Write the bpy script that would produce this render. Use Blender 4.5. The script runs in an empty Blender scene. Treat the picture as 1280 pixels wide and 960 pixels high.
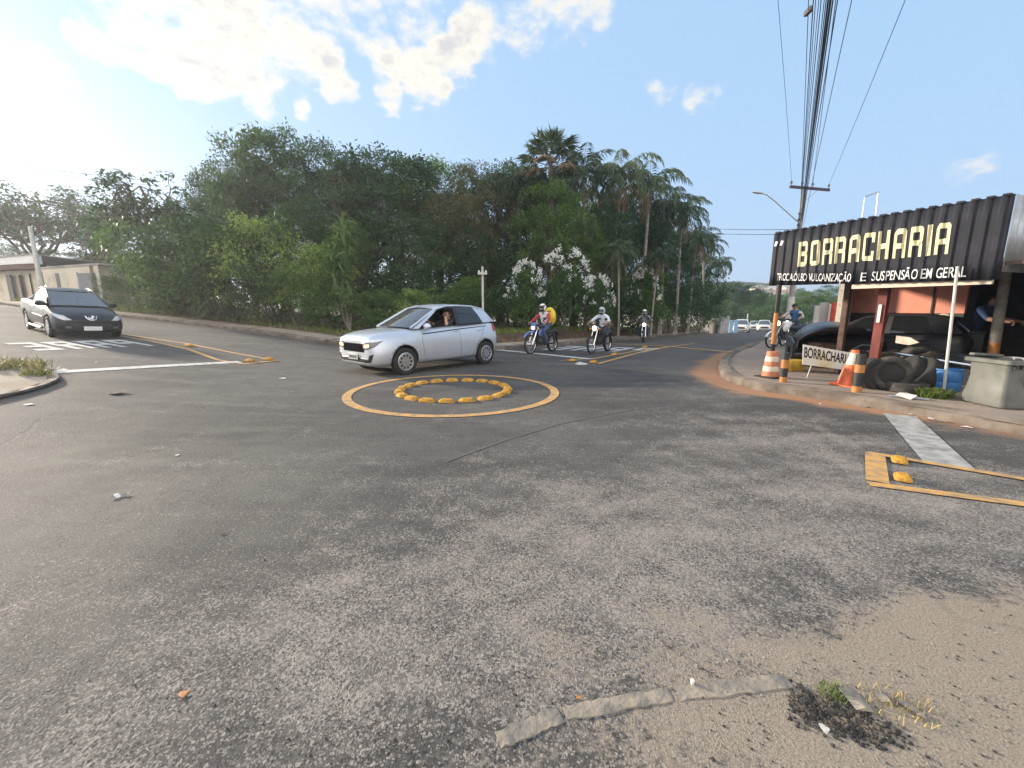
import bpy, bmesh, math, random
import numpy as np
from mathutils import Vector, Matrix, Euler
from mathutils.bvhtree import BVHTree
R = math.radians
rnd = random.Random(7)
S = bpy.context.scene
C = S.collection

# ---------------------------------------------------------------- camera
F, CH, HZ = 525.0, 1.5, 386.0
PITCH = math.atan((480-HZ)/F)
cp, sp_ = math.cos(PITCH), math.sin(PITCH)
cam_d = bpy.data.cameras.new('camera'); cam = bpy.data.objects.new('camera', cam_d); C.objects.link(cam)
cam_d.sensor_width = 36; cam_d.lens = 36*F/1280; cam_d.clip_start = .05; cam_d.clip_end = 3000
cam.location = (0, 0, CH); cam.rotation_euler = (R(90)-PITCH, 0, 0)
S.camera = cam
S.render.engine = 'CYCLES'

# ---------------------------------------------------------------- world, sun, exposure
SUN_EL, SUN_AZ = R(15), R(-63)            # azimuth from +Y towards +X
sdir = Vector((math.sin(SUN_AZ)*math.cos(SUN_EL), math.cos(SUN_AZ)*math.cos(SUN_EL), math.sin(SUN_EL)))
S.view_settings.view_transform = 'Standard'; S.view_settings.look = 'None'
S.view_settings.exposure = 1.24; S.view_settings.gamma = 1.0
W = bpy.data.worlds.new('World'); S.world = W; W.use_nodes = True
wn, wl = W.node_tree.nodes, W.node_tree.links
wn.clear()
def wnode(t, **k):
    n = wn.new(t)
    for a, b in k.items(): setattr(n, a, b)
    return n
def wmath(op, a, b=None, c=None):
    n = wnode('ShaderNodeMath', operation=op)
    for i, v in enumerate((a, b, c)):
        if v is None: continue
        if isinstance(v, (int, float)): n.inputs[i].default_value = v
        else: wl.new(v, n.inputs[i])
    return n.outputs[0]
def wmaprange(v, a, b, c=0., d=1., t='SMOOTHSTEP'):
    n = wnode('ShaderNodeMapRange', interpolation_type=t)
    wl.new(v, n.inputs[0])
    for i, q in enumerate((a, b, c, d)): n.inputs[i+1].default_value = q
    return n.outputs[0]
sky = wnode('ShaderNodeTexSky', sky_type='NISHITA'); sky.sun_disc = False
sky.sun_elevation = SUN_EL; sky.sun_rotation = SUN_AZ
sky.air_density = 1.0; sky.dust_density = 0.6; sky.ozone_density = 1.4
tc = wnode('ShaderNodeTexCoord')
gen = tc.outputs['Generated']
def wray(px, py):
    x = (px-640)/F; v = (480-py)/F
    return Vector((x, cp+v*sp_, -sp_+v*cp)).normalized()
# clouds: soft patches of direction broken up by noise
mp = wnode('ShaderNodeMapping'); wl.new(gen, mp.inputs[0]); mp.inputs['Scale'].default_value = (1, 1, 1.7)
n1 = wnode('ShaderNodeTexNoise'); wl.new(mp.outputs[0], n1.inputs[0]); n1.inputs['Scale'].default_value = 10; n1.inputs['Detail'].default_value = 9; n1.inputs['Roughness'].default_value = .58
n2 = wnode('ShaderNodeTexNoise'); wl.new(mp.outputs[0], n2.inputs[0]); n2.inputs['Scale'].default_value = 34; n2.inputs['Detail'].default_value = 6
wv = wnode('ShaderNodeTexNoise'); wl.new(gen, wv.inputs[0]); wv.inputs['Scale'].default_value = 9; wv.inputs['Detail'].default_value = 7
w1 = wnode('ShaderNodeVectorMath', operation='SUBTRACT'); wl.new(wv.outputs['Color'], w1.inputs[0]); w1.inputs[1].default_value = (.5, .5, .5)
w2 = wnode('ShaderNodeVectorMath', operation='SCALE'); wl.new(w1.outputs[0], w2.inputs[0]); w2.inputs['Scale'].default_value = .10
w3 = wnode('ShaderNodeVectorMath', operation='ADD'); wl.new(gen, w3.inputs[0]); wl.new(w2.outputs[0], w3.inputs[1])
w4 = wnode('ShaderNodeVectorMath', operation='NORMALIZE'); wl.new(w3.outputs[0], w4.inputs[0]); warp = w4.outputs[0]
tot = None
for px, py, rad, amp in [
        (165, -4, 5, .8), (235, 8, 5, .85), (300, 22, 5.5, .95), (360, 50, 5, .95), (400, 72, 3.4, .9), (255, 75, 4.6, 1.0), (235, 98, 3, .8), (290, 70, 4, .85), (125, 52, 3, .7), (180, 72, 2.4, .75), (110, 42, 2, .6),
        (310, 118, 3, .9), (345, 95, 2.2, .7), (427, 113, 2.2, .85), (378, 132, 1.7, .8), (478, 70, 2.8, .85), (482, 118, 2.8, .95), (530, 100, 4, 1.0), (565, 75, 4, .95), (600, 40, 4.4, .9), (550, 122, 2.4, .85),
        (650, 30, 3, .6), (700, 8, 4.5, .8), (745, -5, 3, .7), (822, 116, 1.9, .42), (840, 108, 1.6, .38), (876, 118, 2.0, .44), (893, 113, 1.6, .4), (1196, 214, 1.6, .46), (1212, 209, 1.8, .52), (1228, 205, 1.5, .48), (40, 112, 4, .45), (300, 160, 1.3, .6), (455, 30, 4, .7), (510, 12, 4, .75), (420, -20, 6, .9)]:
    d = wray(px, py)
    vm = wnode('ShaderNodeVectorMath', operation='DOT_PRODUCT'); wl.new(warp, vm.inputs[0]); vm.inputs[1].default_value = d
    m = wmaprange(vm.outputs['Value'], math.cos(R(rad)), math.cos(R(rad*.15)), 0, amp)
    tot = m if tot is None else wmath('MAXIMUM', tot, m)
dens = wmath('ADD', wmath('MULTIPLY', tot, .62), wmath('MULTIPLY', wmath('SUBTRACT', n1.outputs[0], .5), 1.5))
dens = wmath('ADD', dens, wmath('MULTIPLY', wmath('SUBTRACT', n2.outputs[0], .5), .6))
dens = wmath('MULTIPLY', dens, wmaprange(tot, .02, .2))
mask = wmaprange(dens, .14, .62)
core = wmaprange(wmath('ADD', wmath('MULTIPLY', dens, 1.15), wmath('MULTIPLY', wmath('SUBTRACT', n2.outputs[0], .5), .8)), .55, 1.15)
ccol = wnode('ShaderNodeMix', data_type='RGBA'); wl.new(core, ccol.inputs['Factor'])
ccol.inputs[6].default_value = (1.0, .93, .80, 1); ccol.inputs[7].default_value = (.68, .66, .66, 1)
skys = wnode('ShaderNodeVectorMath', operation='SCALE'); wl.new(sky.outputs[0], skys.inputs[0]); skys.inputs['Scale'].default_value = .085
# forward-scatter glare of the low hazy sun
sd = wnode('ShaderNodeVectorMath', operation='DOT_PRODUCT'); wl.new(gen, sd.inputs[0]); sd.inputs[1].default_value = sdir
g1 = wmath('MULTIPLY', wmath('POWER', wmath('MAXIMUM', sd.outputs['Value'], 0.), 30.), .04)
g2 = wmath('MULTIPLY', wmath('POWER', wmath('MAXIMUM', sd.outputs['Value'], 0.), 120.), 1.6)
hd_ = wnode('ShaderNodeVectorMath', operation='DOT_PRODUCT'); wl.new(gen, hd_.inputs[0]); hd_.inputs[1].default_value = wray(-40, 235)
g3 = wmath('MULTIPLY', wmath('POWER', wmath('MAXIMUM', hd_.outputs['Value'], 0.), 40.), .08)
glow = wmath('ADD', wmath('ADD', g1, g2), g3)
gcol = wnode('ShaderNodeVectorMath', operation='SCALE'); gcol.inputs[0].default_value = (1, .98, .94); wl.new(glow, gcol.inputs['Scale'])
# pale haze low on the horizon
sx = wnode('ShaderNodeSeparateXYZ'); wl.new(gen, sx.inputs[0])
hz = wmath('MULTIPLY', wmaprange(sx.outputs['Z'], -.02, .5, 1., 0.), .6)
mixh = wnode('ShaderNodeMix', data_type='RGBA'); wl.new(hz, mixh.inputs['Factor']); wl.new(skys.outputs[0], mixh.inputs[6]); mixh.inputs[7].default_value = (.40, .385, .385, 1)
# thin high veil: evens the blue
veil = wnode('ShaderNodeMix', data_type='RGBA'); veil.inputs['Factor'].default_value = .86; wl.new(mixh.outputs[2], veil.inputs[6]); veil.inputs[7].default_value = (.195, .30, .44, 1)
mixc = wnode('ShaderNodeMix', data_type='RGBA'); wl.new(wmath('MULTIPLY', mask, .92), mixc.inputs['Factor']); wl.new(veil.outputs[2], mixc.inputs[6])
csc = wnode('ShaderNodeVectorMath', operation='SCALE'); wl.new(ccol.outputs[2], csc.inputs[0]); csc.inputs['Scale'].default_value = .46
wl.new(csc.outputs[0], mixc.inputs[7])
addg = wnode('ShaderNodeVectorMath', operation='ADD'); wl.new(mixc.outputs[2], addg.inputs[0]); wl.new(gcol.outputs[0], addg.inputs[1])
# added bright cloud bank behind the camera, out of frame, as fill light
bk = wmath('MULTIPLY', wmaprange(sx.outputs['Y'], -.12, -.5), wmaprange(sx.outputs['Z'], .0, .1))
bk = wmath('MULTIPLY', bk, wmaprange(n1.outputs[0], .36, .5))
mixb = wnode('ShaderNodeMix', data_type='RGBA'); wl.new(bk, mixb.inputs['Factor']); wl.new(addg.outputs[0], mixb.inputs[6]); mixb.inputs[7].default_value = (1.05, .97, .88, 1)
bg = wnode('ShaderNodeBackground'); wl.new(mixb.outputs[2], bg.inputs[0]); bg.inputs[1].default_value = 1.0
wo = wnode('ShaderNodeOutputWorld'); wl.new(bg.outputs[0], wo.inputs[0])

sun_d = bpy.data.lights.new('sun', 'SUN'); sun_d.energy = 4.0; sun_d.angle = R(4); sun_d.color = (1, .86, .68)
sun = bpy.data.objects.new('sun', sun_d); C.objects.link(sun)
sun.rotation_euler = (-sdir).to_track_quat('-Z', 'Y').to_euler()

# ---------------------------------------------------------------- ground height and pixel rays
def softp(t, k=1.):
    return k*np.log1p(np.exp(np.clip(np.asarray(t, float)/k, -30, 30)))
def Tn(x, y):
    x = np.asarray(x, float); y = np.asarray(y, float)
    z = .075*softp(-x-4.2, .8)
    z = 4.2-softp(4.2-z, .4)
    dn = .038*softp(y-17, 2)/(1+np.exp(np.clip(-(x-2)/2, -30, 30)))
    dn = 3.4-softp(3.4-dn, .3)
    return z-dn
def T(x, y): return float(Tn(x, y))
def ray(px, py):
    x = (px-640)/F; v = (480-py)/F
    return Vector((x, cp+v*sp_, -sp_+v*cp))
def P(px, py, Y):
    r = ray(px, py); return Vector((0, 0, CH))+r*(Y/r.y)
def G(px, py, off=0.):
    r = ray(px, py); t = np.geomspace(1, 400, 3000)
    h = CH+r.z*t-Tn(r.x*t, r.y*t)-off
    i = int(np.argmax(h < 0))
    k = t[i-1]+(t[i]-t[i-1])*h[i-1]/(h[i-1]-h[i])
    return Vector((r.x*k, r.y*k, CH+r.z*k))

# ---------------------------------------------------------------- materials
MATS = {}
def mat(name, col, rough=.6, metal=0., var=.18, scale=6., bump=0., bscale=40., col2=None, mix=(.45, .62), spec=.5, coat=0., coords='Object', emit=0., detail=6, trans=0., alpha=1., objrand=0.):
    if name in MATS: return MATS[name]
    m = bpy.data.materials.new(name); m.use_nodes = True; MATS[name] = m
    nt = m.node_tree; N, L = nt.nodes, nt.links
    b = N['Principled BSDF']
    t = N.new('ShaderNodeTexCoord')
    no = N.new('ShaderNodeTexNoise'); no.inputs['Scale'].default_value = scale; no.inputs['Detail'].default_value = detail
    L.new(t.outputs[coords], no.inputs['Vector'])
    cr = N.new('ShaderNodeValToRGB'); L.new(no.outputs[0], cr.inputs[0])
    e = cr.color_ramp.elements
    if col2 is None:
        e[0].position = .3; e[1].position = .7
        e[0].color = (*[c*(1-var) for c in col], 1); e[1].color = (*[min(1, c*(1+var)) for c in col], 1)
    else:
        e[0].position, e[1].position = mix
        e[0].color = (*col, 1); e[1].color = (*col2, 1)
    out = cr.outputs[0]
    if objrand:
        oi = N.new('ShaderNodeObjectInfo'); hs = N.new('ShaderNodeHueSaturation')
        mr = N.new('ShaderNodeMapRange'); L.new(oi.outputs['Random'], mr.inputs[0]); mr.inputs[3].default_value = 1-objrand; mr.inputs[4].default_value = 1+objrand
        L.new(mr.outputs[0], hs.inputs['Value']); L.new(out, hs.inputs['Color']); out = hs.outputs[0]
    L.new(out, b.inputs['Base Color'])
    b.inputs['Roughness'].default_value = rough; b.inputs['Metallic'].default_value = metal
    b.inputs['Specular IOR Level'].default_value = spec
    b.inputs['Coat Weight'].default_value = coat; b.inputs['Coat Roughness'].default_value = .06
    if trans: b.inputs['Transmission Weight'].default_value = trans
    if alpha < 1: b.inputs['Alpha'].default_value = alpha
    if emit:
        L.new(out, b.inputs['Emission Color']); b.inputs['Emission Strength'].default_value = emit
    if bump:
        n2 = N.new('ShaderNodeTexNoise'); n2.inputs['Scale'].default_value = bscale; n2.inputs['Detail'].default_value = 5
        L.new(t.outputs[coords], n2.inputs['Vector'])
        bp = N.new('ShaderNodeBump'); bp.inputs['Strength'].default_value = bump; bp.inputs['Distance'].default_value = .02
        L.new(n2.outputs[0], bp.inputs['Height']); L.new(bp.outputs[0], b.inputs['Normal'])
    return m
def leafmat(name, c1, c2, tr=.35, objrand=.34):
    m = bpy.data.materials.new(name); m.use_nodes = True; MATS[name] = m
    nt = m.node_tree; N, L = nt.nodes, nt.links; N.clear()
    g = N.new('ShaderNodeNewGeometry'); cr = N.new('ShaderNodeValToRGB'); L.new(g.outputs['Random Per Island'], cr.inputs[0])
    cr.color_ramp.elements[0].color = (*c1, 1); cr.color_ramp.elements[1].color = (*c2, 1)
    oi = N.new('ShaderNodeObjectInfo'); hs = N.new('ShaderNodeHueSaturation')
    mr = N.new('ShaderNodeMapRange'); L.new(oi.outputs['Random'], mr.inputs[0]); mr.inputs[3].default_value = 1-objrand; mr.inputs[4].default_value = 1+objrand
    L.new(mr.outputs[0], hs.inputs['Value']); L.new(cr.outputs[0], hs.inputs['Color'])
    mh = N.new('ShaderNodeMapRange'); L.new(oi.outputs['Random'], mh.inputs[0]); mh.inputs[3].default_value = .515; mh.inputs[4].default_value = .485
    L.new(mh.outputs[0], hs.inputs['Hue'])
    b = N.new('ShaderNodeBsdfPrincipled'); b.inputs['Roughness'].default_value = .5; b.inputs['Specular IOR Level'].default_value = .35
    L.new(hs.outputs[0], b.inputs['Base Color'])
    t = N.new('ShaderNodeBsdfTranslucent'); L.new(hs.outputs[0], t.inputs[0])
    mx = N.new('ShaderNodeMixShader'); mx.inputs[0].default_value = tr
    L.new(b.outputs[0], mx.inputs[1]); L.new(t.outputs[0], mx.inputs[2])
    o = N.new('ShaderNodeOutputMaterial'); L.new(mx.outputs[0], o.inputs[0])
    return m
M = dict(
    black=mat('black_paint', (.012, .012, .014), .35, var=.3), rubber=mat('rubber', (.022, .021, .02), .85, var=.35, bump=.15, bscale=60),
    dusty=mat('dusty_rubber', (.028, .026, .024), .85, col2=(.10, .085, .07), mix=(.45, .75), scale=7, bump=.3),
    plastic=mat('black_plastic', (.02, .02, .021), .55), chrome=mat('chrome', (.72, .72, .72), .18, 1., var=.05),
    alloy=mat('alloy', (.5, .5, .5), .35, .9, var=.1), steel=mat('galvanised_steel', (.42, .43, .44), .45, .6, var=.2),
    silver=mat('silver_car_paint', (.58, .62, .68), .34, .5, var=.03, coat=.6), navy=mat('dark_car_paint', (.010, .012, .017), .38, .0, var=.1, coat=.12, spec=.3),
    white=mat('white_paint', (.72, .72, .70), .5, var=.08), whitecar=mat('white_car_paint', (.78, .78, .77), .3, var=.03, coat=.6),
    glass=mat('tinted_glass', (.012, .014, .016), .04, var=.1, spec=.9), lens=mat('clear_lens', (.16, .165, .17), .1, .3, var=.1, spec=.8),
    lamp_on=mat('lit_lamp', (1., .86, .62), .3, var=.02, emit=2.2), amber_on=mat('lit_headlamp', (1., .62, .28), .2, var=.1, emit=.8),
    red=mat('red_paint', (.45, .03, .03), .45), redlens=mat('red_lens', (.4, .02, .03), .2), amber=mat('amber_lens', (.75, .28, .04), .25),
    yellow=mat('yellow_marking', (.52, .29, .09), .85, col2=(.26, .19, .12), mix=(.42, .68), scale=9, bump=.2, detail=10),
    stud=mat('yellow_stud', (.50, .26, .035), .75, col2=(.16, .10, .05), mix=(.5, .72), scale=16, bump=.3, spec=.25),
    wmark=mat('white_marking', (.55, .54, .51), .75, col2=(.25, .24, .23), mix=(.46, .74), scale=8, bump=.2, detail=10),
    wfaded=mat('faded_marking', (.36, .35, .33), .8, col2=(.17, .165, .16), mix=(.4, .68), scale=7, bump=.2, detail=10),
    concrete=mat('concrete', (.26, .25, .235), .85, var=.25, scale=4, bump=.35, bscale=30),
    paleconc=mat('pale_concrete', (.5, .49, .46), .85, var=.15, scale=4, bump=.2),
    kerb=mat('dirty_kerb', (.20, .165, .135), .9, col2=(.085, .065, .05), mix=(.35, .7), scale=3, bump=.6, bscale=18),
    wood=mat('weathered_wood', (.12, .075, .045), .8, var=.4, scale=9, bump=.4), bark=mat('bark', (.10, .08, .06), .9, var=.45, scale=6, bump=.6, bscale=16),
    palebark=mat('pale_bark', (.24, .22, .19), .85, var=.35, scale=5, bump=.4, bscale=14),
    skin=mat('skin', (.36, .20, .14), .55, var=.06), darkskin=mat('dark_skin', (.17, .09, .06), .55, var=.06),
    denim=mat('denim', (.05, .085, .16), .85, var=.3, scale=25), darkcloth=mat('dark_cloth', (.025, .027, .035), .9, var=.3),
    whiteshirt=mat('white_shirt', (.62, .66, .74), .85, var=.1, scale=14), redcloth=mat('red_cloth', (.42, .035, .05), .85, var=.2), hair=mat('dark_hair', (.02, .014, .01), .6),
    bluecloth=mat('blue_cloth', (.04, .13, .28), .85, var=.25), camo=mat('grey_print_cloth', (.06, .06, .065), .85, col2=(.32, .31, .32), mix=(.48, .55), scale=18),
    yellowbag=mat('yellow_bag', (.72, .52, .03), .6, var=.1), orange=mat('orange_plastic', (.60, .12, .04), .6, var=.25, scale=9), orangepaint=mat('orange_paint', (.42, .17, .045), .6, col2=(.25, .12, .05), mix=(.45, .75), scale=9),
    coral=mat('coral_wall', (.66, .27, .20), .8, var=.12, scale=3, bump=.15), greenband=mat('dark_wall_band', (.045, .05, .045), .75, var=.3),
    cream=mat('cream_wall', (.62, .56, .45), .85, col2=(.42, .37, .29), mix=(.5, .75), scale=1.2, bump=.2), greywall=mat('grey_wall', (.36, .35, .33), .85, col2=(.22, .21, .2), mix=(.45, .7), scale=1.3, bump=.2),
    roof=mat('fibre_cement_roof', (.33, .31, .29), .8, var=.25, scale=2), tileroof=mat('clay_tiles', (.32, .15, .09), .85, var=.3, scale=3),
    signblack=mat('black_sheet_metal', (.016, .017, .024), .6, 0., col2=(.034, .036, .046), spec=.3, mix=(.5, .8), scale=3),
    signyellow=mat('cream_yellow_paint', (.64, .585, .36), .7, var=.2, scale=8), signwhite=mat('sign_white_paint', (.72, .72, .72), .6, var=.1),
    beam=mat('cream_beam', (.62, .53, .42), .7, var=.15), rust=mat('rusty_steel', (.09, .05, .035), .7, var=.5, scale=8), maroon=mat('maroon_paint', (.16, .03, .025), .5, var=.3),
    bluedrum=mat('blue_plastic', (.04, .16, .40), .45, var=.15), bin=mat('grey_green_plastic', (.12, .125, .115), .55, col2=(.07, .075, .065), mix=(.45, .75), scale=4),
    purple=mat('dark_timber_arm', (.05, .035, .06), .7, var=.3), wire=mat('cable', (.014, .014, .022), .6), insul=mat('porcelain', (.08, .07, .07), .3),
    bluewall=mat('pale_blue_panel', (.25, .42, .6), .7), stone=mat('broken_concrete', (.17, .155, .135), .9, col2=(.29, .245, .19), mix=(.42, .62), scale=9, bump=.7, bscale=22),
    bitumen=mat('loose_bitumen', (.03, .029, .028), .9, col2=(.13, .105, .08), mix=(.48, .7), scale=12, bump=.9, bscale=30), straw=mat('dry_grass', (.36, .29, .12), .8, var=.3),
)
M['leaf'] = leafmat('leaf_green', (.05, .11, .026), (.125, .215, .05), .42)
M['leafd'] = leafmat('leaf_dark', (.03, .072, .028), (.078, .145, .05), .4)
M['leafb'] = leafmat('leaf_bright', (.13, .22, .035), (.26, .36, .09), .45)
M['leafo'] = leafmat('leaf_olive', (.09, .095, .04), (.17, .16, .07), .4)
M['palm'] = leafmat('palm_leaf', (.045, .08, .035), (.105, .15, .07), .35)
M['dead'] = leafmat('dead_frond', (.14, .09, .05), (.26, .18, .10), .2)
M['flower'] = leafmat('white_petals', (.72, .72, .68), (.85, .85, .82), .2, .05)
M['grass'] = leafmat('grass_blades', (.10, .15, .03), (.26, .30, .08), .4, .05)
M['weed'] = leafmat('weed_blades', (.09, .12, .03), (.34, .30, .13), .3, .05)

# ---------------------------------------------------------------- mesh helpers
def tag(o, label=None, cat=None, group=None, kind=None):
    for k, v in (('label', label), ('category', cat), ('group', group), ('kind', kind)):
        if v: o[k] = v
    return o
def empty(name, loc=(0, 0, 0), rz=0., label=None, cat=None, group=None):
    o = bpy.data.objects.new(name, None); C.objects.link(o); o.location = loc; o.rotation_euler = (0, 0, rz)
    o.empty_display_size = .2
    return tag(o, label, cat, group)
def link(name, me, parent=None, mats=None):
    o = bpy.data.objects.new(name, me); C.objects.link(o)
    if mats is not None:
        for m in (mats if isinstance(mats, (list, tuple)) else [mats]): me.materials.append(m)
    if parent is not None: o.parent = parent
    return o
class MB:
    def __init__(s): s.v = []; s.f = []; s.m = []; s.k = 0
    def add(s, vs, fs):
        n = len(s.v); s.v += [tuple(v) for v in vs]; s.f += [tuple(i+n for i in f) for f in fs]; s.m += [s.k]*len(fs); return s
    def box(s, c, d, rot=None, taper=1.):
        x, y, z = (q/2 for q in d)
        vs = [Vector((a*x*(taper if e > 0 else 1), b*y*(taper if e > 0 else 1), e*z)) for e in (-1, 1) for b in (-1, 1) for a in (-1, 1)]
        if rot is not None:
            m = rot if isinstance(rot, Matrix) else Euler(rot).to_matrix(); vs = [m@v for v in vs]
        c = Vector(c)
        return s.add([v+c for v in vs], [(0, 2, 3, 1), (4, 5, 7, 6), (0, 1, 5, 4), (2, 6, 7, 3), (0, 4, 6, 2), (1, 3, 7, 5)])
    def tube(s, pts, r, seg=8, cap=True):
        pts = [Vector(p) for p in pts]; n = len(pts)
        rs = r if isinstance(r, (list, tuple)) else [r]*n
        vs = []; up = None
        for i, p in enumerate(pts):
            t = (pts[min(i+1, n-1)]-pts[max(i-1, 0)]).normalized()
            if up is None: up = t.orthogonal().normalized()
            up = (up-t*up.dot(t)); up = up.normalized() if up.length > 1e-6 else t.orthogonal().normalized()
            b = t.cross(up)
            for k in range(seg):
                a = 2*math.pi*k/seg; vs.append(p+(up*math.cos(a)+b*math.sin(a))*rs[i])
        fs = [(i*seg+k, i*seg+(k+1) % seg, (i+1)*seg+(k+1) % seg, (i+1)*seg+k) for i in range(n-1) for k in range(seg)]
        if cap: fs += [tuple(range(seg))[::-1], tuple((n-1)*seg+k for k in range(seg))]
        return s.add(vs, fs)
    def lathe(s, prof, c=(0, 0, 0), axis='z', seg=24, close=False):
        vs = []; c = Vector(c); n = len(prof)
        for r, h in prof:
            for k in range(seg):
                a = 2*math.pi*k/seg; x, y = r*math.cos(a), r*math.sin(a)
                v = {'z': (x, y, h), 'y': (x, h, -y), 'x': (h, x, y)}[axis]; vs.append(c+Vector(v))
        fs = [(i*seg+k, i*seg+(k+1) % seg, ((i+1) % n)*seg+(k+1) % seg, ((i+1) % n)*seg+k) for i in range(n if close else n-1) for k in range(seg)]
        if not close:
            if prof[0][0] > 1e-4: fs.append(tuple(range(seg))[::-1])
            if prof[-1][0] > 1e-4: fs.append(tuple((n-1)*seg+k for k in range(seg)))
        return s.add(vs, fs)
    def ball(s, c, r, seg=14, rot=None):
        r = (r, r, r) if isinstance(r, (int, float)) else r; c = Vector(c); vs = []; h = seg//2
        mt = Euler(rot).to_matrix() if rot else Matrix.Identity(3)
        for i in range(h+1):
            t = math.pi*i/h
            for k in range(seg):
                a = 2*math.pi*k/seg
                vs.append(c+mt@Vector((r[0]*math.sin(t)*math.cos(a), r[1]*math.sin(t)*math.sin(a), r[2]*math.cos(t))))
        return s.add(vs, [(i*seg+k, (i+1)*seg+k, (i+1)*seg+(k+1) % seg, i*seg+(k+1) % seg) for i in range(h) for k in range(seg)])
    def torus(s, c, Rr, r, axis='y', seg=28, ss=8):
        prof = [(Rr+r*math.cos(2*math.pi*k/ss), r*math.sin(2*math.pi*k/ss)) for k in range(ss)]
        return s.lathe(prof, c, axis, seg, close=True)
    def prism(s, poly, d):                       # poly of Vectors, extruded along d
        n = len(poly); d = Vector(d); p = [Vector(q) for q in poly]
        return s.add(p+[q+d for q in p], [tuple(range(n))[::-1], tuple(range(n, 2*n))]+[(i, (i+1) % n, n+(i+1) % n, n+i) for i in range(n)])
    def grid(s, pts):                            # rows of points
        a, b = len(pts), len(pts[0])
        return s.add([p for r_ in pts for p in r_], [(i*b+j, i*b+j+1, (i+1)*b+j+1, (i+1)*b+j) for i in range(a-1) for j in range(b-1)])
    def mesh(s, name, smooth=True, ang=40):
        me = bpy.data.meshes.new(name); me.from_pydata(s.v, [], s.f)
        me.polygons.foreach_set('material_index', s.m)
        bm = bmesh.new(); bm.from_mesh(me)
        bmesh.ops.remove_doubles(bm, verts=bm.verts, dist=1e-5)
        bmesh.ops.recalc_face_normals(bm, faces=bm.faces)
        if smooth:
            ca = R(ang)
            for f in bm.faces: f.smooth = True
            for e in bm.edges:
                if len(e.link_faces) == 2 and e.calc_face_angle(0) > ca: e.smooth = False
        bm.to_mesh(me); bm.free(); me.update()
        return me
    def build(s, name, mats, parent=None, smooth=True, ang=40):
        return link(name, s.mesh(name, smooth, ang), parent, mats)
def copy_tree(o, parent=None):
    c = o.copy(); C.objects.link(c); c.parent = parent
    for ch in KIDS(o): copy_tree(ch, c)
    return c
def KIDS(o): return [q for q in C.objects if q.parent == o]
def bake(o):                                     # apply the modifiers of o
    dg = bpy.context.evaluated_depsgraph_get(); dg.update()
    me = bpy.data.meshes.new_from_object(o.evaluated_get(dg))
    old = o.data; o.modifiers.clear(); o.data = me; bpy.data.meshes.remove(old)
    return o
def bevel(o, w=.01, seg=2):
    m = o.modifiers.new('b', 'BEVEL'); m.width = w; m.segments = seg; m.limit_method = 'ANGLE'; m.angle_limit = R(35)
    return o
# ================================================================ SETTING
def V2(p): return Vector((p[0], p[1]))
kerbN = [(-85, 52), (-40, 29), (-30, 24.2), (-24, 21.2)]+[tuple(G(*p)[:2]) for p in ((140, 395), (215, 403), (290, 412), (350, 420), (400, 428), (430, 433), (520, 436), (620, 438), (660, 435), (700, 432), (745, 428), (790, 424))]
kerbN += [(11.2, 31.2), (17.3, 41.2), (26, 54), (45, 80), (90, 135)]
kerbE = [(14, -5), (8.4, 1.6)]+[tuple(G(*p)[:2]) for p in ((1280, 545), (1190, 527), (1100, 512), (1050, 503), (1000, 495), (965, 491), (940, 486), (918, 480), (903, 473), (897, 462), (905, 450), (918, 442), (935, 437), (950, 428))]
kerbE += [(15, 23.6), (18.2, 28.2), (24, 36), (33, 48), (54, 77), (100, 130)]
kerbW = [(-7.3, -8), (-7.2, 2.5)]+[tuple(G(*p)[:2]) for p in ((0, 497), (40, 486), (62, 478), (55, 468), (30, 460), (0, 452))]+[(-16, 9.6), (-26, 13.3), (-45, 22), (-85, 40)]
def resample(pl, d):
    out = [Vector(pl[0])]
    for a, b in zip(pl, pl[1:]):
        a, b = Vector(a), Vector(b); n = max(1, int((b-a).length/d))
        out += [a.lerp(b, (i+1)/n) for i in range(n)]
    return out
def smooth_pl(pl, it=2):
    for _ in range(it):
        q = [pl[0]]
        for a, b in zip(pl, pl[1:]):
            a, b = Vector(a), Vector(b); q += [a.lerp(b, .25), a.lerp(b, .75)]
        pl = q+[pl[-1]]
    return pl
kerbN = smooth_pl(kerbN); kerbE = smooth_pl(kerbE); kerbW = smooth_pl(kerbW)
def dist_pl(X, Y, pl):
    D = np.full(X.shape, 1e9)
    for a, b in zip(pl, pl[1:]):
        ax, ay = a; dx, dy = b[0]-ax, b[1]-ay; L2 = dx*dx+dy*dy+1e-9
        t = np.clip(((X-ax)*dx+(Y-ay)*dy)/L2, 0, 1)
        D = np.minimum(D, np.hypot(X-ax-t*dx, Y-ay-t*dy))
    return D
# ---- road sheet
def axis_coords(lo, hi, f0, f1, step):
    a = list(np.arange(f0, f1+1e-6, step)); g = step; p = f1
    while p < hi: g *= 1.22; p += g; a.append(p)
    g = step; p = f0
    while p > lo: g *= 1.22; p -= g; a.insert(0, p)
    return np.array(a)
gx = axis_coords(-700, 700, -16, 14, .2); gy = axis_coords(-60, 900, -1, 24, .2)
GX, GY = np.meshgrid(gx, gy); GZ = Tn(GX, GY)
nx, ny = len(gx), len(gy)
idx = np.arange(nx*ny).reshape(ny, nx)
fc = np.stack([idx[:-1, :-1], idx[:-1, 1:], idx[1:, 1:], idx[1:, :-1]], -1).reshape(-1, 4)
me = bpy.data.meshes.new('road'); me.from_pydata(np.stack([GX, GY, GZ], -1).reshape(-1, 3).tolist(), [], fc.tolist())
near = (np.abs(GX) < 60) & (np.abs(GY) < 60)
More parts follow.
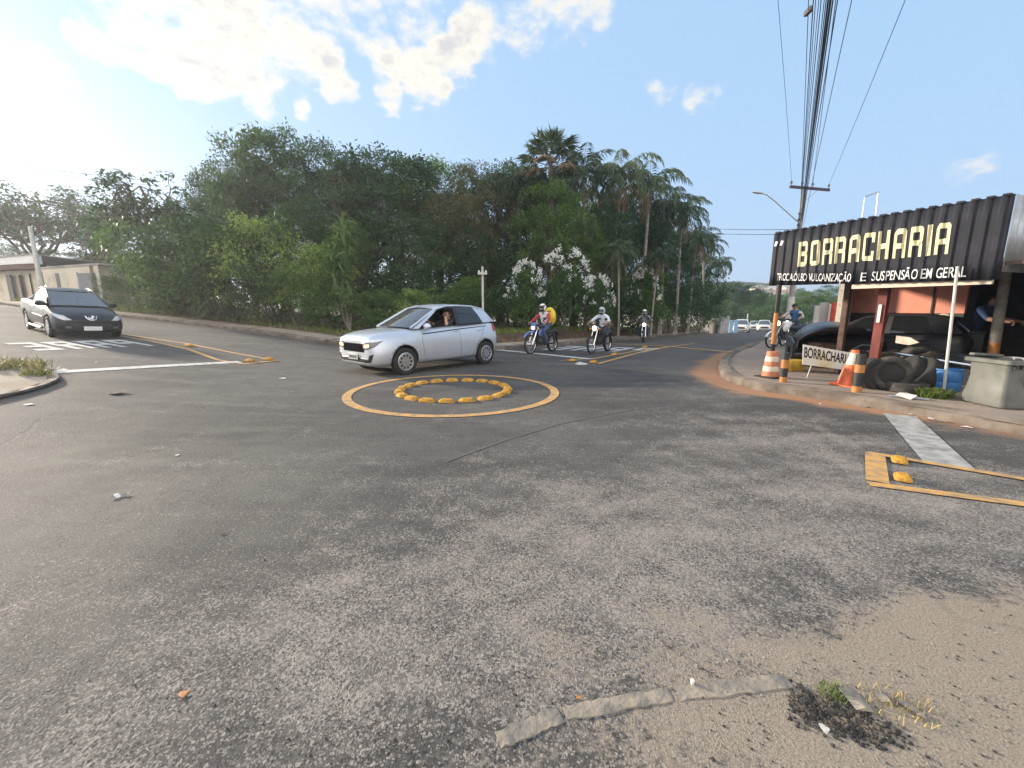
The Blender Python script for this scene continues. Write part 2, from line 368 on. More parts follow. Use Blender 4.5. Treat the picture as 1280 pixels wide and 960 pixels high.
dE = np.where(near, dist_pl(GX, GY, [tuple(p) for p in kerbE]), 50); dW = np.where(near, dist_pl(GX, GY, [tuple(p) for p in kerbW]), 50); dN = np.where(near, dist_pl(GX, GY, [tuple(p) for p in kerbN]), 50)
red = np.exp(-(dE/.42)**2)*np.clip((GY-4.5)/2, .35, 1)+.5*np.exp(-(dE/.9)**2)*np.exp(-((GY-10)/5)**2)
grime = .7*np.exp(-(dW/.8)**2)+.7*np.exp(-(dN/.5)**2)
# sand fan of the near corner
sand = 1.4*np.exp(-(((GX-1.6)/1.3)**2+((GY-.85)/.62)**2))+1.3*np.exp(-(((GX-2.4)/1.15)**2+((GY-1.72-.12*(GX-2.3))/.30)**2))+.35*np.exp(-(((GX-.2)/.9)**2+((GY-1.9)/.9)**2))
worn = np.exp(-(((GX-.7)/1.7)**2+((GY-2.3)/1.5)**2))+.75*np.exp(-(((GX-3.2)/1.6)**2+((GY-4.5)/2.2)**2))+.55*np.exp(-(((GX+1.2)/1.4)**2+((GY-1.6)/.8)**2))+.45*np.exp(-(((GX-4.5)/2)**2+((GY-2.5)/1.2)**2))
dust = .8*np.exp(-(((GX+4.0)+1.1*(GY-4))/1.2)**2)*np.exp(-((GY-3.6)/1.5)**2)+.55*np.exp(-((GX+6)/3)**2-((GY-4)/2.)**2)
for nm, arr in (('red_dirt', red), ('grime', grime), ('sand', sand), ('worn', worn), ('dust', dust)):
    at = me.attributes.new(nm, 'FLOAT', 'POINT'); at.data.foreach_set('value', np.clip(arr, 0, 1.5).astype(np.float32).ravel())
me.polygons.foreach_set('use_smooth', [True]*len(me.polygons))
def road_material():
    m = bpy.data.materials.new('asphalt'); m.use_nodes = True
    nt = m.node_tree; N, L = nt.nodes, nt.links; b = N['Principled BSDF']
    t = N.new('ShaderNodeTexCoord'); co = t.outputs['Object']
    def noise(sc, det=6, rough=.55, vec=co):
        n = N.new('ShaderNodeTexNoise'); n.inputs['Scale'].default_value = sc; n.inputs['Detail'].default_value = det; n.inputs['Roughness'].default_value = rough; L.new(vec, n.inputs['Vector']); return n.outputs[0]
    def ma(op, a, b_=None, c=None):
        n = N.new('ShaderNodeMath'); n.operation = op
        for i, v in enumerate((a, b_, c)):
            if v is None: continue
            if isinstance(v, (int, float)): n.inputs[i].default_value = v
            else: L.new(v, n.inputs[i])
        return n.outputs[0]
    def mr(v, a, b_, c=0., d=1.):
        n = N.new('ShaderNodeMapRange'); n.interpolation_type = 'SMOOTHSTEP'; L.new(v, n.inputs[0])
        for i, q in enumerate((a, b_, c, d)): n.inputs[i+1].default_value = q
        return n.outputs[0]
    def mixc(f, a, b_):
        n = N.new('ShaderNodeMix'); n.data_type = 'RGBA'
        if isinstance(f, float): n.inputs[0].default_value = f
        else: L.new(f, n.inputs[0])
        for k, v in ((6, a), (7, b_)):
            if isinstance(v, tuple): n.inputs[k].default_value = (*v, 1)
            else: L.new(v, n.inputs[k])
        return n.outputs[2]
    def attr(nm):
        a = N.new('ShaderNodeAttribute'); a.attribute_name = nm; return a.outputs['Fac']
    big, mid, fine, grit = noise(.28, 5), noise(1.7, 8, .62), noise(26, 4, .7), noise(110, 3, .7)
    # tyre-polished streaks
    mpp = N.new('ShaderNodeMapping'); L.new(co, mpp.inputs[0]); mpp.inputs['Rotation'].default_value = (0, 0, R(38)); mpp.inputs['Scale'].default_value = (.3, 2.4, 1)
    streak = noise(1., 6, .6, mpp.outputs[0])
    col = mixc(mr(big, .38, .62), (.060, .056, .053), (.106, .098, .089))
    col = mixc(ma('MULTIPLY', mr(streak, .42, .7), .6), col, (.122, .116, .108))
    col = mixc(ma('MULTIPLY', mr(mid, .52, .75), .4), col, (.046, .046, .046))
    # small pale aggregate showing through
    vor = N.new('ShaderNodeTexVoronoi'); vor.inputs['Scale'].default_value = 105; L.new(co, vor.inputs['Vector'])
    sep = N.new('ShaderNodeSeparateColor'); L.new(vor.outputs['Color'], sep.inputs[0])
    wornv = ma('ADD', ma('MULTIPLY', attr('worn'), .68), ma('MULTIPLY', ma('SUBTRACT', mid, .5), 1.5))
    sp = ma('MULTIPLY', mr(ma('ADD', sep.outputs[0], ma('MULTIPLY', wornv, .5)), .86, .98), mr(vor.outputs['Distance'], .62, .3))
    patch = mr(ma('ADD', wornv, ma('MULTIPLY', ma('SUBTRACT', fine, .5), 1.3)), .32, .62)
    col = mixc(ma('MULTIPLY', sp, .75), col, (.30, .275, .25))
    v4 = N.new('ShaderNodeTexVoronoi'); v4.inputs['Scale'].default_value = 95; L.new(co, v4.inputs['Vector']); s4 = N.new('ShaderNodeSeparateColor'); L.new(v4.outputs['Color'], s4.inputs[0])
    den = mr(ma('ADD', wornv, ma('ADD', ma('MULTIPLY', ma('SUBTRACT', noise(6, 7, .7), .5), 1.5), ma('MULTIPLY', ma('SUBTRACT', streak, .5), 1.2))), .0, 1.05)
    stip = mr(ma('ADD', s4.outputs[2], den), 1.0, 1.12)
    col = mixc(ma('MULTIPLY', patch, .4), col, (.22, .197, .175))
    col = mixc(ma('MULTIPLY', stip, .62), col, mixc(s4.outputs[1], (.20, .178, .16), (.42, .37, .325)))
    v3 = N.new('ShaderNodeTexVoronoi'); v3.inputs['Scale'].default_value = 130; L.new(co, v3.inputs['Vector']); s3 = N.new('ShaderNodeSeparateColor'); L.new(v3.outputs['Color'], s3.inputs[0])
    dk = ma('MULTIPLY', mr(ma('ADD', s3.outputs[1], ma('MULTIPLY', ma('SUBTRACT', noise(3.2, 6, .65), .5), 1.6)), .78, .95), .8)
    col = mixc(dk, col, (.03, .03, .031))
    du = ma('MULTIPLY', attr('dust'), mr(noise(.9, 7, .65), .35, .7))
    col = mixc(ma('MULTIPLY', du, .6), col, (.19, .17, .145))
    sv = mr(ma('ADD', attr('sand'), ma('ADD', ma('MULTIPLY', ma('SUBTRACT', mid, .5), 1.9), ma('MULTIPLY', ma('SUBTRACT', fine, .5), 1.6))), .35, .9)
    col = mixc(ma('MULTIPLY', sv, .9), col, mixc(mr(grit, .4, .62), (.32, .265, .205), (.22, .18, .14)))
    rv = mr(ma('ADD', attr('red_dirt'), ma('MULTIPLY', ma('SUBTRACT', mid, .5), 1.2)), .25, .8)
    col = mixc(ma('MULTIPLY', rv, .85), col, (.36, .19, .10))
    gv = mr(ma('ADD', attr('grime'), ma('MULTIPLY', ma('SUBTRACT', mid, .5), 1.4)), .3, .9)
    col = mixc(ma('MULTIPLY', gv, .8), col, (.13, .105, .08))
    # dark oily patches and cracks
    v2 = N.new('ShaderNodeTexVoronoi'); v2.feature = 'DISTANCE_TO_EDGE'; v2.inputs['Scale'].default_value = .55
    nz = N.new('ShaderNodeTexNoise'); nz.inputs['Scale'].default_value = 2.2; nz.inputs['Detail'].default_value = 8; L.new(co, nz.inputs['Vector'])
    mixv = N.new('ShaderNodeMix'); mixv.data_type = 'VECTOR'; mixv.inputs[0].default_value = .22; L.new(co, mixv.inputs[4]); L.new(nz.outputs[1], mixv.inputs[5]); L.new(mixv.outputs[1], v2.inputs['Vector'])
    crk = ma('MULTIPLY', mr(v2.outputs[0], .012, .003), mr(noise(.4, 3), .5, .62))
    col = mixc(ma('MULTIPLY', crk, .14), col, (.02, .02, .02))
    L.new(col, b.inputs['Base Color'])
    b.inputs['Roughness'].default_value = .82; b.inputs['Specular IOR Level'].default_value = .3
    h = ma('ADD', ma('ADD', ma('MULTIPLY', fine, .7), ma('MULTIPLY', grit, .6)), ma('SUBTRACT', ma('MULTIPLY', sp, .5), ma('MULTIPLY', crk, .25)))
    bp = N.new('ShaderNodeBump'); bp.inputs['Strength'].default_value = .65; bp.inputs['Distance'].default_value = .012; L.new(h, bp.inputs['Height']); L.new(bp.outputs[0], b.inputs['Normal'])
    return m
o = link('road', me, None, road_material()); tag(o, kind='structure')
# ---- raised blocks of pavement and ground
def block(name, poly, h, m, step=1.2, reach=40, hfun=None):
    bm = bmesh.new(); f = bm.faces.new([bm.verts.new((p[0], p[1], 0)) for p in poly])
    bmesh.ops.triangulate(bm, faces=[f])
    for ax in (0, 1):
        lo = max(-reach, min(p[ax] for p in poly)); hi = min(reach+15, max(p[ax] for p in poly))
        q = lo
        while q < hi:
            no = [0, 0, 0]; no[ax] = 1; co = [0, 0, 0]; co[ax] = q
            bmesh.ops.bisect_plane(bm, geom=bm.verts[:]+bm.edges[:]+bm.faces[:], plane_co=co, plane_no=no); q += step
    for v in bm.verts: v.co.z = T(v.co.x, v.co.y)+(h if hfun is None else hfun(v.co.x, v.co.y))
    bmesh.ops.recalc_face_normals(bm, faces=bm.faces)
    if sum(f.normal.z for f in bm.faces) < 0: bmesh.ops.reverse_faces(bm, faces=bm.faces)
    for f in bm.faces: f.smooth = True
    me = bpy.data.meshes.new(name); bm.to_mesh(me); bm.free()
    return tag(link(name, me, None, m), kind='structure')
dirt = mat('trodden_dirt', (.27, .21, .155), .95, col2=(.38, .33, .27), mix=(.35, .68), scale=1.6, bump=.6, bscale=22, detail=10)
pave = mat('dusty_pavement', (.29, .215, .16), .92, col2=(.21, .18, .155), mix=(.38, .66), scale=1.4, bump=.5, bscale=20, detail=10)
forestfloor = mat('leaf_litter_ground', (.055, .045, .03), .95, col2=(.10, .085, .045), scale=2.5, bump=.8)
block('ground', [*kerbN, (90, 400), (-300, 400), (-300, 52)], .12, dirt, 1.5)
block('sidewalk', [*kerbE, (400, 130), (400, -60), (30, -60)], .125, pave, 1.0, 30)
block('ground', [*kerbW, (-300, 40), (-300, -60), (-10, -60)], .045, dirt, 1.2)
def inner(pl, d, side):                          # offset polyline
    out = []
    for i, p in enumerate(pl):
        a = Vector(pl[max(0, i-1)]); b = Vector(pl[min(len(pl)-1, i+1)]); t = (b-a).normalized()
        out.append(Vector(p)+Vector((-t.y, t.x))*side*d)
    return out
def kerb(name, pl, side, w=.16, h=.14, m=None):
    pl = resample([p for p in pl if abs(p[0]) < 60 and p[1] < 85], .22)
    rows = []; ins = inner(pl, w, side); out = inner(pl, .015, -side)
    for i, (a, b, c) in enumerate(zip(out, ins, pl)):
        j = rnd.uniform(-.022, .015); k = rnd.uniform(-.02, .02); brk = -.045 if rnd.random() < .07 else 0
        g = T(a.x, a.y)
        rows.append([Vector((a.x-k, a.y, g-.05)), Vector((a.x+k, a.y, g+h*.75+j+brk)), Vector((c[0]+.03*(b.x-c[0])/w+k, c[1]+.03*(b.y-c[1])/w, g+h+j+brk)), Vector((b.x, b.y, g+h+.008+j*.3)), Vector((b.x, b.y, g+.02))])
    q = MB(); q.grid(rows)
    return tag(q.build(name, m or M['kerb'], None, True, 50), kind='structure')
kerb('kerb', kerbN, 1); kerb('kerb', kerbE, -1, .2, .15); kerb('kerb', kerbW, -1, .14, .05)
# ---- bank and grass verge in front of the planting
vb = [p for p in resample([p for p in kerbN if -32 < p[0] < 27], .5)]
def vlev(x): return .16+.32/(1+math.exp(-(x+2.5)/1.2))
rows, rows2 = [], []
lines = {d: inner(vb, d, 1) for d in (1.5, 1.62, 1.8, 2.6, 4, 7, 12)}
for i in range(len(vb)):
    def pt(d, z):
        q = lines[d][i]; return Vector((q.x, q.y, T(q.x, q.y)+z))
    lv = vlev(vb[i][0])+rnd.uniform(-.02, .02); e = rnd.uniform(-.06, .06)
    rows.append([pt(1.5, .11)+Vector((e, e, 0)), pt(1.62, .12+(lv-.12)*.75)+Vector((e, e, 0)), pt(1.8, lv)])
    rows2.append([pt(1.8, lv), pt(2.6, lv+.06), pt(4, lv+.1), pt(7, lv+.1), pt(12, lv+.12)])
bankm = mat('earth_bank', (.085, .05, .032), .95, col2=(.15, .10, .065), scale=4, bump=.9, bscale=14)
q = MB(); q.grid(rows); tag(q.build('verge_bank', bankm), kind='structure')
turf = mat('verge_turf', (.06, .085, .02), .95, col2=(.16, .115, .06), mix=(.45, .68), scale=1.3, bump=.8)
q = MB(); q.grid(rows2); tag(q.build('verge', turf), kind='structure')
def blades(name, spots, hh, m, w=.012, lean=.5):
    vs, fs = [], []
    for p in spots:
        a = rnd.uniform(0, 6.28); h = hh*rnd.uniform(.45, 1.2); ww = w*rnd.uniform(.7, 1.4)
        dx, dy = math.cos(a), math.sin(a); l = h*lean*rnd.uniform(.2, 1.2); b = rnd.uniform(0, 6.28); lx, ly = math.cos(b)*l, math.sin(b)*l
        n = len(vs)
        vs += [(p[0]-dx*ww, p[1]-dy*ww, p[2]), (p[0]+dx*ww, p[1]+dy*ww, p[2]), (p[0]+dx*ww*.7+lx*.4, p[1]+dy*ww*.7+ly*.4, p[2]+h*.6), (p[0]-dx*ww*.7+lx*.4, p[1]-dy*ww*.7+ly*.4, p[2]+h*.6), (p[0]+lx, p[1]+ly, p[2]+h)]
        fs += [(n, n+1, n+2, n+3), (n+3, n+2, n+4)]
    me = bpy.data.meshes.new(name); me.from_pydata(vs, [], fs)
    return link(name, me, None, m)
sp = []
for i in range(len(vb)):
    x = vb[i][0]
    for _ in range(int(230*(1 if x > -3 else .8))):
        u = rnd.random()**1.3; d = 1.72+u*2.6
        if x < -3 and rnd.random() < .55*math.sin(x*1.7+u*4)**2: continue
        a = lines[1.8][i]; b = lines[4][i]; q2 = a.lerp(b, (d-1.8)/2.2); j = rnd.uniform(-.25, .25)
        xx, yy = q2.x+j, q2.y+rnd.uniform(-.2, .2)
        sp.append((xx, yy, T(xx, yy)+vlev(x)+.03*u))
tag(blades('grass', sp, .2, M['grass'], .014), 'short green grass growing along the verge in front of the planting', 'grass', kind='stuff')
# ---- painted markings
def strip(name, pts, w, m, off=.008, px=True, parts=None):
    pl = [tuple(G(*p)[:2]) if px else p for p in pts]
    pl = resample(pl, .2); a = inner(pl, w/2, 1); b = inner(pl, w/2, -1)
    q = parts or MB(); q.grid([[Vector((c.x, c.y, T(c.x, c.y)+off)) for c in (p, (p+r_)/2, r_)] for p, r_ in zip(a, b)])
    if parts is None: tag(q.build(name, m, None, False), kind='structure')
def flatpoly(q, pts, off=.008):
    q.add([Vector((p[0], p[1], T(p[0], p[1])+off)) for p in pts], [tuple(range(len(pts)))])
RC = Vector((-1.07, 7.62))                       # mini roundabout
q = MB(); n = 128
q.grid([[Vector((RC.x+r_*math.cos(2*math.pi*k/n), RC.y+r_*math.sin(2*math.pi*k/n), T(RC.x+r_*math.cos(2*math.pi*k/n), RC.y+r_*math.sin(2*math.pi*k/n))+.008)) for r_ in (1.78, 1.86, 1.93)] for k in range(n+1)])
tag(q.build('road_marking', M['yellow'], None, False), kind='structure')
Y_, Wm, Wf = M['yellow'], M['wmark'], M['wfaded']
strip('road_marking', [(60, 466), (180, 459), (300, 452.5)], .32, Wm)
strip('road_marking', [(138, 418), (186, 426), (236, 437), (272, 450), (303, 455)], .12, Y_)
strip('road_marking', [(150, 417.5), (235, 430), (300, 443), (345, 451), (303, 455.5)], .12, Y_, .0105)
strip('road_marking', [(622, 437.5), (680, 443), (738, 449)], .26, Wm)
strip('road_marking', [(700, 451), (728, 449.5)], .1, Y_, .0105)
strip('road_marking', [(738, 449.5), (790, 440), (838, 433)], .11, Y_, .012)
strip('road_marking', [(748, 455), (800, 441), (840, 433.5), (868, 429.5)], .13, Y_, .014)
strip('road_marking', [(768, 430), (830, 433), (880, 437.5), (918, 441)], .26, Y_, .016)
strip('road_marking', [(1124, 519), (1187, 584)], .36, Wf)
strip('road_marking', [(1300, 634), (1085, 605.5)], .11, Y_, .0105)
strip('road_marking', [(1096.5, 603.5), (1093.5, 568)], .16, Y_, .012)
strip('road_marking', [(1085, 567), (1300, 603.5)], .10, Y_, .0135)
strip('road_marking', [(556, 578), (630, 551), (700, 530), (790, 512)], .022, mat('thin_scrape', (.105, .10, .096), .8), .006)
# the word painted on the left lane and the one on the far lane, read by drivers coming towards the junction
GL = {'P': [(0, 0, .28, 1), (.28, .82, 1, 1), (.28, .42, 1, .6), (.72, .6, 1, .82)], 'A': [(0, 0, .28, 1), (.72, 0, 1, 1), (.28, .8, .72, 1), (.28, .36, .72, .54)],
      'R': [(0, 0, .28, 1), (.28, .82, 1, 1), (.28, .42, 1, .6), (.72, .6, 1, .82), (.6, 0, .9, .42)], 'E': [(0, 0, .28, 1), (.28, .82, 1, 1), (.28, .42, .85, .58), (.28, 0, 1, .18)]}
def road_word(org, right, up, lw, lh, gap, m):
    q = MB(); org, right, up = Vector(org), Vector(right).normalized(), Vector(up).normalized()
    for i, ch in enumerate('PARE'):
        for x0, y0, x1, y1 in GL[ch]:
            rows = []
            for a in range(4):
                rows.append([])
                for b in range(7):
                    p = org+right*(i*(lw+gap)+(x0+(x1-x0)*a/3)*lw)+up*((y0+(y1-y0)*b/6)*lh)
                    rows[-1].append(Vector((p.x, p.y, T(p.x, p.y)+.008)))
            q.grid(rows)
    tag(q.build('road_marking', m, None, False), kind='structure')
pw = G(186, 431); pe = G(40, 437)                # P at our right, E at our left
pw, pe = Vector(pw[:2]), Vector(pe[:2]); rg = (pe-pw); L_ = rg.length
up = Vector((rg.y, -rg.x)).normalized(); up = up if up.x < 0 else -up
road_word(pw-up*.3, rg, up, L_*.2, 1.75, L_*.066, Wm)
a, b = Vector(G(800, 442)[:2]), Vector(G(668, 438)[:2]); rg = b-a; up = Vector((.58, .81))
road_word(a+up*.4, rg, up, rg.length*.2, 2.2, rg.length*.066, Wm)
q = MB(); flatpoly(q, [tuple(G(*p)[:2]) for p in ((718, 455), (724, 452.5), (735, 455), (734, 456), (724, 456.5))]); flatpoly(q, [tuple(G(*p)[:2]) for p in ((48, 468), (80, 461), (86, 462), (60, 469))]); tag(q.build('road_marking', Wm, None, False), kind='structure')
# ---- low hills far away
q = MB()
def hill(cx, cy, rx, ry, h, seg=40):
    rows = []
    for i in range(9):
        r_ = i/8; z = h*(math.cos(math.pi*r_)*.5+.5)
        rows.append([Vector((cx+rx*r_*math.cos(2*math.pi*k/seg), cy+ry*r_*math.sin(2*math.pi*k/seg), -5+z*(1+.12*math.sin(k*1.7)))) for k in range(seg+1)])
    q.grid(rows)
hill(150, 290, 130, 80, 22); hill(-80, 330, 260, 90, 18); hill(330, 230, 120, 120, 14)
tag(q.build('hill', mat('far_hill', (.05, .065, .035), .95, col2=(.09, .085, .06), scale=.08)), kind='structure')
# ---- gravel loose on the near corner
q = MB()
for _ in range(2600):
    t = rnd.random()
    if t < .6: x, y = rnd.gauss(.9, 1.1), abs(rnd.gauss(0, .45))+1.0
    else: x, y = rnd.gauss(1.5, 2.2), rnd.gauss(2.2, 1.1)
    if y < .7 or math.sin(x*5.1+1.7*math.sin(y*4.3))*math.sin(y*6.7+2*math.sin(x*3.1)) < rnd.uniform(-.5, .6): continue
    s = rnd.uniform(.002, .0065)*(1.5 if rnd.random() < .05 else 1)
    a = [Vector((rnd.uniform(-1, 1), rnd.uniform(-1, 1), rnd.uniform(-.3, .9)))*.25*s for _ in range(6)]
    c = Vector((x, y, s*.3+T(x, y)))
    q.k = 0 if rnd.random() < .55 else 1
    q.add([c+Vector((s, 0, 0))+a[0], c+Vector((0, s, 0))+a[1], c+Vector((-s, 0, 0))+a[2], c+Vector((0, -s, 0))+a[3], c+Vector((0, 0, s*.75))+a[4], c+Vector((0, 0, -s*.4))], [(0, 1, 4), (1, 2, 4), (2, 3, 4), (3, 0, 4), (1, 0, 5), (2, 1, 5), (3, 2, 5), (0, 3, 5)])
tag(q.build('gravel', [mat('dark_gravel', (.035, .034, .034), .9, var=.4, scale=3), mat('pale_gravel', (.26, .23, .19), .9, var=.3, scale=3)], None, False), 'loose dark and pale gravel strewn over the worn asphalt of the near corner', 'gravel', kind='stuff')
# ================================================================ VEHICLES
M['shield'] = mat('windscreen_glass', (.10, .105, .11), .03, .35, var=.05, spec=1.)
def tyre_prof(r, w, rin):
    h = w/2
    return [(rin, -h*.86), (rin+.012, -h*.98), ((r+rin)/2, -h*1.04), (r-.025, -h*.96), (r-.006, -h*.8), (r, -h*.4), (r, h*.4), (r-.006, h*.8), (r-.025, h*.96), ((r+rin)/2, h*1.04), (rin+.012, h*.98), (rin, h*.86), (rin-.01, 0)]
def wheel(parent, loc, side, r=.29, w=.18, slots=10, rim=None, steer=0., rr=.66):
    q = MB(); rin = r*rr; o = side*w/2
    q.k = 0
    prof = [(rin+.004, o*.92), (rin-.012, o*.98), (rin-.03, o*.76), (rin*.80, o*.72), (rin*.5, o*.80), (rin*.24, o*.84), (.02, o*.9), (.0001, o*.9)]
    q.lathe(prof, (0, 0, 0), 'y', 28)
    q.k = 1
    for k in range(slots):
        a = 2*math.pi*k/slots; c = Vector((math.cos(a)*rin*.68, o*.80, math.sin(a)*rin*.68))
        q.box(c, (rin*.27, .022, rin*.22), Matrix.Rotation(-a, 3, 'Y'))
    q.lathe([(rin*.98, -o*.5), (rin*.98, o*.3), (.001, o*.3)], (0, 0, 0), 'y', 20)
    wh = q.build('wheel', [rim or M['alloy'], M['plastic']], parent); wh.location = loc; wh.rotation_euler = (0, 0, steer)
    t = MB(); t.lathe(tyre_prof(r, w, rin), (0, 0, 0), 'y', 36, close=True); t.build('tyre', M['rubber'], wh)
    return wh
def loft_body(name, st, mats, parent, levels=2):
    vs, fs = [], []
    for x, w, zb, zs, wt, zt, zc in st:
        h = [(0, zb), (w*.88, zb), (w*.965, zb+.09), (w*.995, zb+(zs-zb)*.55), (w, zs), (w+(wt-w)*.35, zs+(zt-zs)*.6), (wt, zt), (wt*.55, zt+.72*(zc-zt)), (0, zc)]
        ring = h+[(-a, b) for a, b in h[-2:0:-1]]
        vs += [(x, a, b) for a, b in ring]
    n = 16
    for i in range(len(st)-1):
        for k in range(n): fs.append((i*n+k, i*n+(k+1) % n, (i+1)*n+(k+1) % n, (i+1)*n+k))
    for base, rev in ((0, False), ((len(st)-1)*n, True)):
        f4 = [(base+k, base+k+1, base+15-k, base+(16-k) % 16) for k in range(1, 7)]
        f4 = [(base, base+1, base+15)]+[(base+k, base+k+1, base+15-k, base+16-k) for k in range(1, 7)]+[(base+7, base+8, base+9)]
        fs += f4
    q = MB(); q.add(vs, fs); o = q.build(name, mats, parent, True, 180)
    m = o.modifiers.new('s', 'SUBSURF'); m.levels = levels; m.render_levels = levels
    return bake(o)
def cut(o, cutter_mb):
    c = link('cutter', cutter_mb.mesh('cutter', False)); m = o.modifiers.new('b', 'BOOLEAN'); m.object = c; m.operation = 'DIFFERENCE'; m.solver = 'EXACT'
    mw = o.parent.matrix_world.copy() if o.parent else None
    par = o.parent; o.parent = None
    bake(o); o.parent = par
    bpy.data.objects.remove(c)
    return o
class Proj:
    def __init__(s, o):
        me = o.data; s.t = BVHTree.FromPolygons([v.co for v in me.vertices], [tuple(p.vertices) for p in me.polygons])
    def hit(s, p, d, lift=.004):
        h = s.t.ray_cast(Vector(p), Vector(d))
        if h[0] is None: return None
        n = h[1] if h[1].dot(Vector(d)) < 0 else -h[1]
        return h[0]+n*lift
    def patch(s, q, outline, to3, d, lift=.006, rings=6, seg=6):      # star-shaped outline in a plane, dropped onto the body along d
        out = []
        for a, b in zip(outline, outline[1:]+outline[:1]):
            out += [(a[0]+(b[0]-a[0])*k/seg, a[1]+(b[1]-a[1])*k/seg) for k in range(seg)]
        cx = sum(p[0] for p in out)/len(out); cy = sum(p[1] for p in out)/len(out)
        rows = []
        for i in range(rings+1):
            t = max(.02, i/rings)
            rows.append([])
            for p in out+out[:1]:
                h = s.hit(to3(cx+(p[0]-cx)*t, cy+(p[1]-cy)*t), d, lift*(1 if i < rings else .2)); rows[-1].append(h)
        if any(h is None for r_ in rows for h in r_):
            good = [h for r_ in rows for h in r_ if h is not None]
            if not good: return
            for r_ in rows:
                for i, h in enumerate(r_):
                    if h is None: r_[i] = min(good, key=lambda g: 0)
        q.grid(rows)
    def line(s, q, pts, to3, d, r=.004, n=10):
        out = []
        for a, b in zip(pts, pts[1:]):
            for k in range(n):
                h = s.hit(to3(a[0]+(b[0]-a[0])*k/n, a[1]+(b[1]-a[1])*k/n), d, 0)
                if h: out.append(h)
        if len(out) > 1: q.tube(out, r, 5)
def lerp_poly(pl, x):
    for a, b in zip(pl, pl[1:]):
        if a[0] >= x >= b[0]:
            t = (a[0]-x)/(a[0]-b[0]+1e-9); return Vector(a).lerp(Vector(b), t)
    return Vector(pl[0] if x > pl[0][0] else pl[-1])
def make_car(name, label, cat, paint, st, wb, wr, pl, belt, wins, iA=1, tr=.72, open_left=False, group=None, arch=None, steer=0., slots=10, rim=None, detail=True, wwid=.18):
    root = empty(name, (0, 0, 0), 0, label, cat, group)
    body = loft_body('body', st, [paint, M['black']], root)
    q = MB(); ar = arch or wr+.055
    for sx in (1, -1):
        for sy in (1, -1):
            q.lathe([(ar, sy*1.2), (ar, sy*(tr-.17))], (sx*wb/2, 0, wr+.012), 'y', 40)
    cut(body, q)
    for p in body.data.polygons:
        c = p.center
        for sx in (1, -1):
            if (c.x-sx*wb/2)**2+(c.z-wr-.012)**2 < (ar+.004)**2 and abs(c.y) > tr-.2 and abs(p.normal.y) < .995 or ((c.x-sx*wb/2)**2+(c.z-wr)**2 < ar**2*.98 and abs(c.y) < tr-.1 and abs(c.y) > tr-.2): p.material_index = 1
    for p in body.data.polygons: p.use_smooth = True
    for sx in (1, -1):
        for sy in (1, -1):
            wheel(root, (sx*wb/2, sy*(tr+.015), wr), sy, wr, wwid, slots, rim, steer if sx > 0 else 0)
    # cabin
    n = len(pl)-1
    L_ = [Vector(p) for p in pl]
    def span(i0, i1, bx0, bx1, bz, nu=6, nv=12, lift=0., sh=1.):
        rows = []
        for a in range(nu+1):
            t = i0+(i1-i0)*a/nu; i = min(int(t), n-1); p = L_[i].lerp(L_[i+1], t-i); u = a/nu
            bx = bx0+(bx1-bx0)*u
            rows.append([Vector((p.x+bx*(1-(v := -1+2*k/nv)**2), p.y*v*sh, p.z+bz*(1-v*v)+lift)) for k in range(nv+1)])
        return rows
    g = MB(); g.grid(span(0, iA, .14, .08, .02, 6, 14, .004, .97)); g.build('windscreen', M['shield'], root)
    g = MB(); g.grid(span(n-1, n, -.03, -.06, .0, 5, 12, .003, 1.)); g.build('rear_window', M['glass'], root)
    g = MB(); g.grid(span(iA, n-1, .08, -.03, .045, 14, 14)); g.build('roof', paint, root)
    fr = MB()
    for sy in (1, -1):
        fr.tube([Vector((p[0], p[1]*sy, p[2])) for p in pl], .026, 6)
    def spatch(mb, b0, b1, t0, t1, sy, v0=0., v1=.94, lift=0.):
        rows = []
        for a in range(9):
            u = a/8; bx = b0+(b1-b0)*u; tx = t0+(t1-t0)*u
            B = Vector((bx, *belt(bx))); Tp = lerp_poly(pl, tx); rows.append([])
            for k in range(6):
                v = v0+(v1-v0)*k/5; p = B.lerp(Tp, v); rows[-1].append(Vector((p.x, (p.y+.022*math.sin(math.pi*v)+lift)*sy, p.z)))
        mb.grid(rows)
    for sy in (1, -1):
        for kind, b0, b1, t0, t1 in wins:
            if kind == 'p': spatch(fr, b0, b1, t0, t1, sy, 0, 1.)
    fr.build('pillar_frame', paint, root)
    for sy in (1, -1):
        pm = MB(); any_b = False
        for kind, b0, b1, t0, t1 in wins:
            if kind == 'b': spatch(pm, b0, b1, t0, t1, sy, 0, 1., .002); any_b = True
        if any_b: pm.build('door_pillar', M['plastic'], root)
        for i, (kind, b0, b1, t0, t1) in enumerate([w for w in wins if w[0] == 'g']):
            if open_left and sy == 1 and i == 0: continue
            gm = MB(); spatch(gm, b0, b1, t0, t1, sy, .02, .93, .0); gm.build('side_window', M['glass'], root)
    # cabin inside
    it = MB(); x0, x1 = pl[0][0]-.25, pl[-1][0]+.1
    it.grid([[Vector((x, y, belt(x)[1]+.012)) for y in np.linspace(-.66, .66, 5)] for x in np.linspace(x1, x0, 9)])
    it.box(((x0-.05), 0, belt(x0)[1]+.06), (.2, 1.2, .1))
    it.build('cabin_interior', M['plastic'], root)
    for y in (.36, -.36):
        s_ = MB(); s_.box((-.42, y, 1.06), (.14, .46, .26), (0, -.2, 0)); s_.box((-.46, y, 1.25), (.09, .26, .16), (0, -.2, 0)); bevel(s_.build('seat', M['darkcloth'], root), .03)
    sw = MB(); sw.torus((0, 0, 0), .18, .014, 'x'); sw.tube([(0, -.17, 0), (0, .17, 0)], .014); o = sw.build('steering_wheel', M['plastic'], root); o.location = (.28, .36, 1.06); o.rotation_euler = (0, .5, 0)
    return root, body
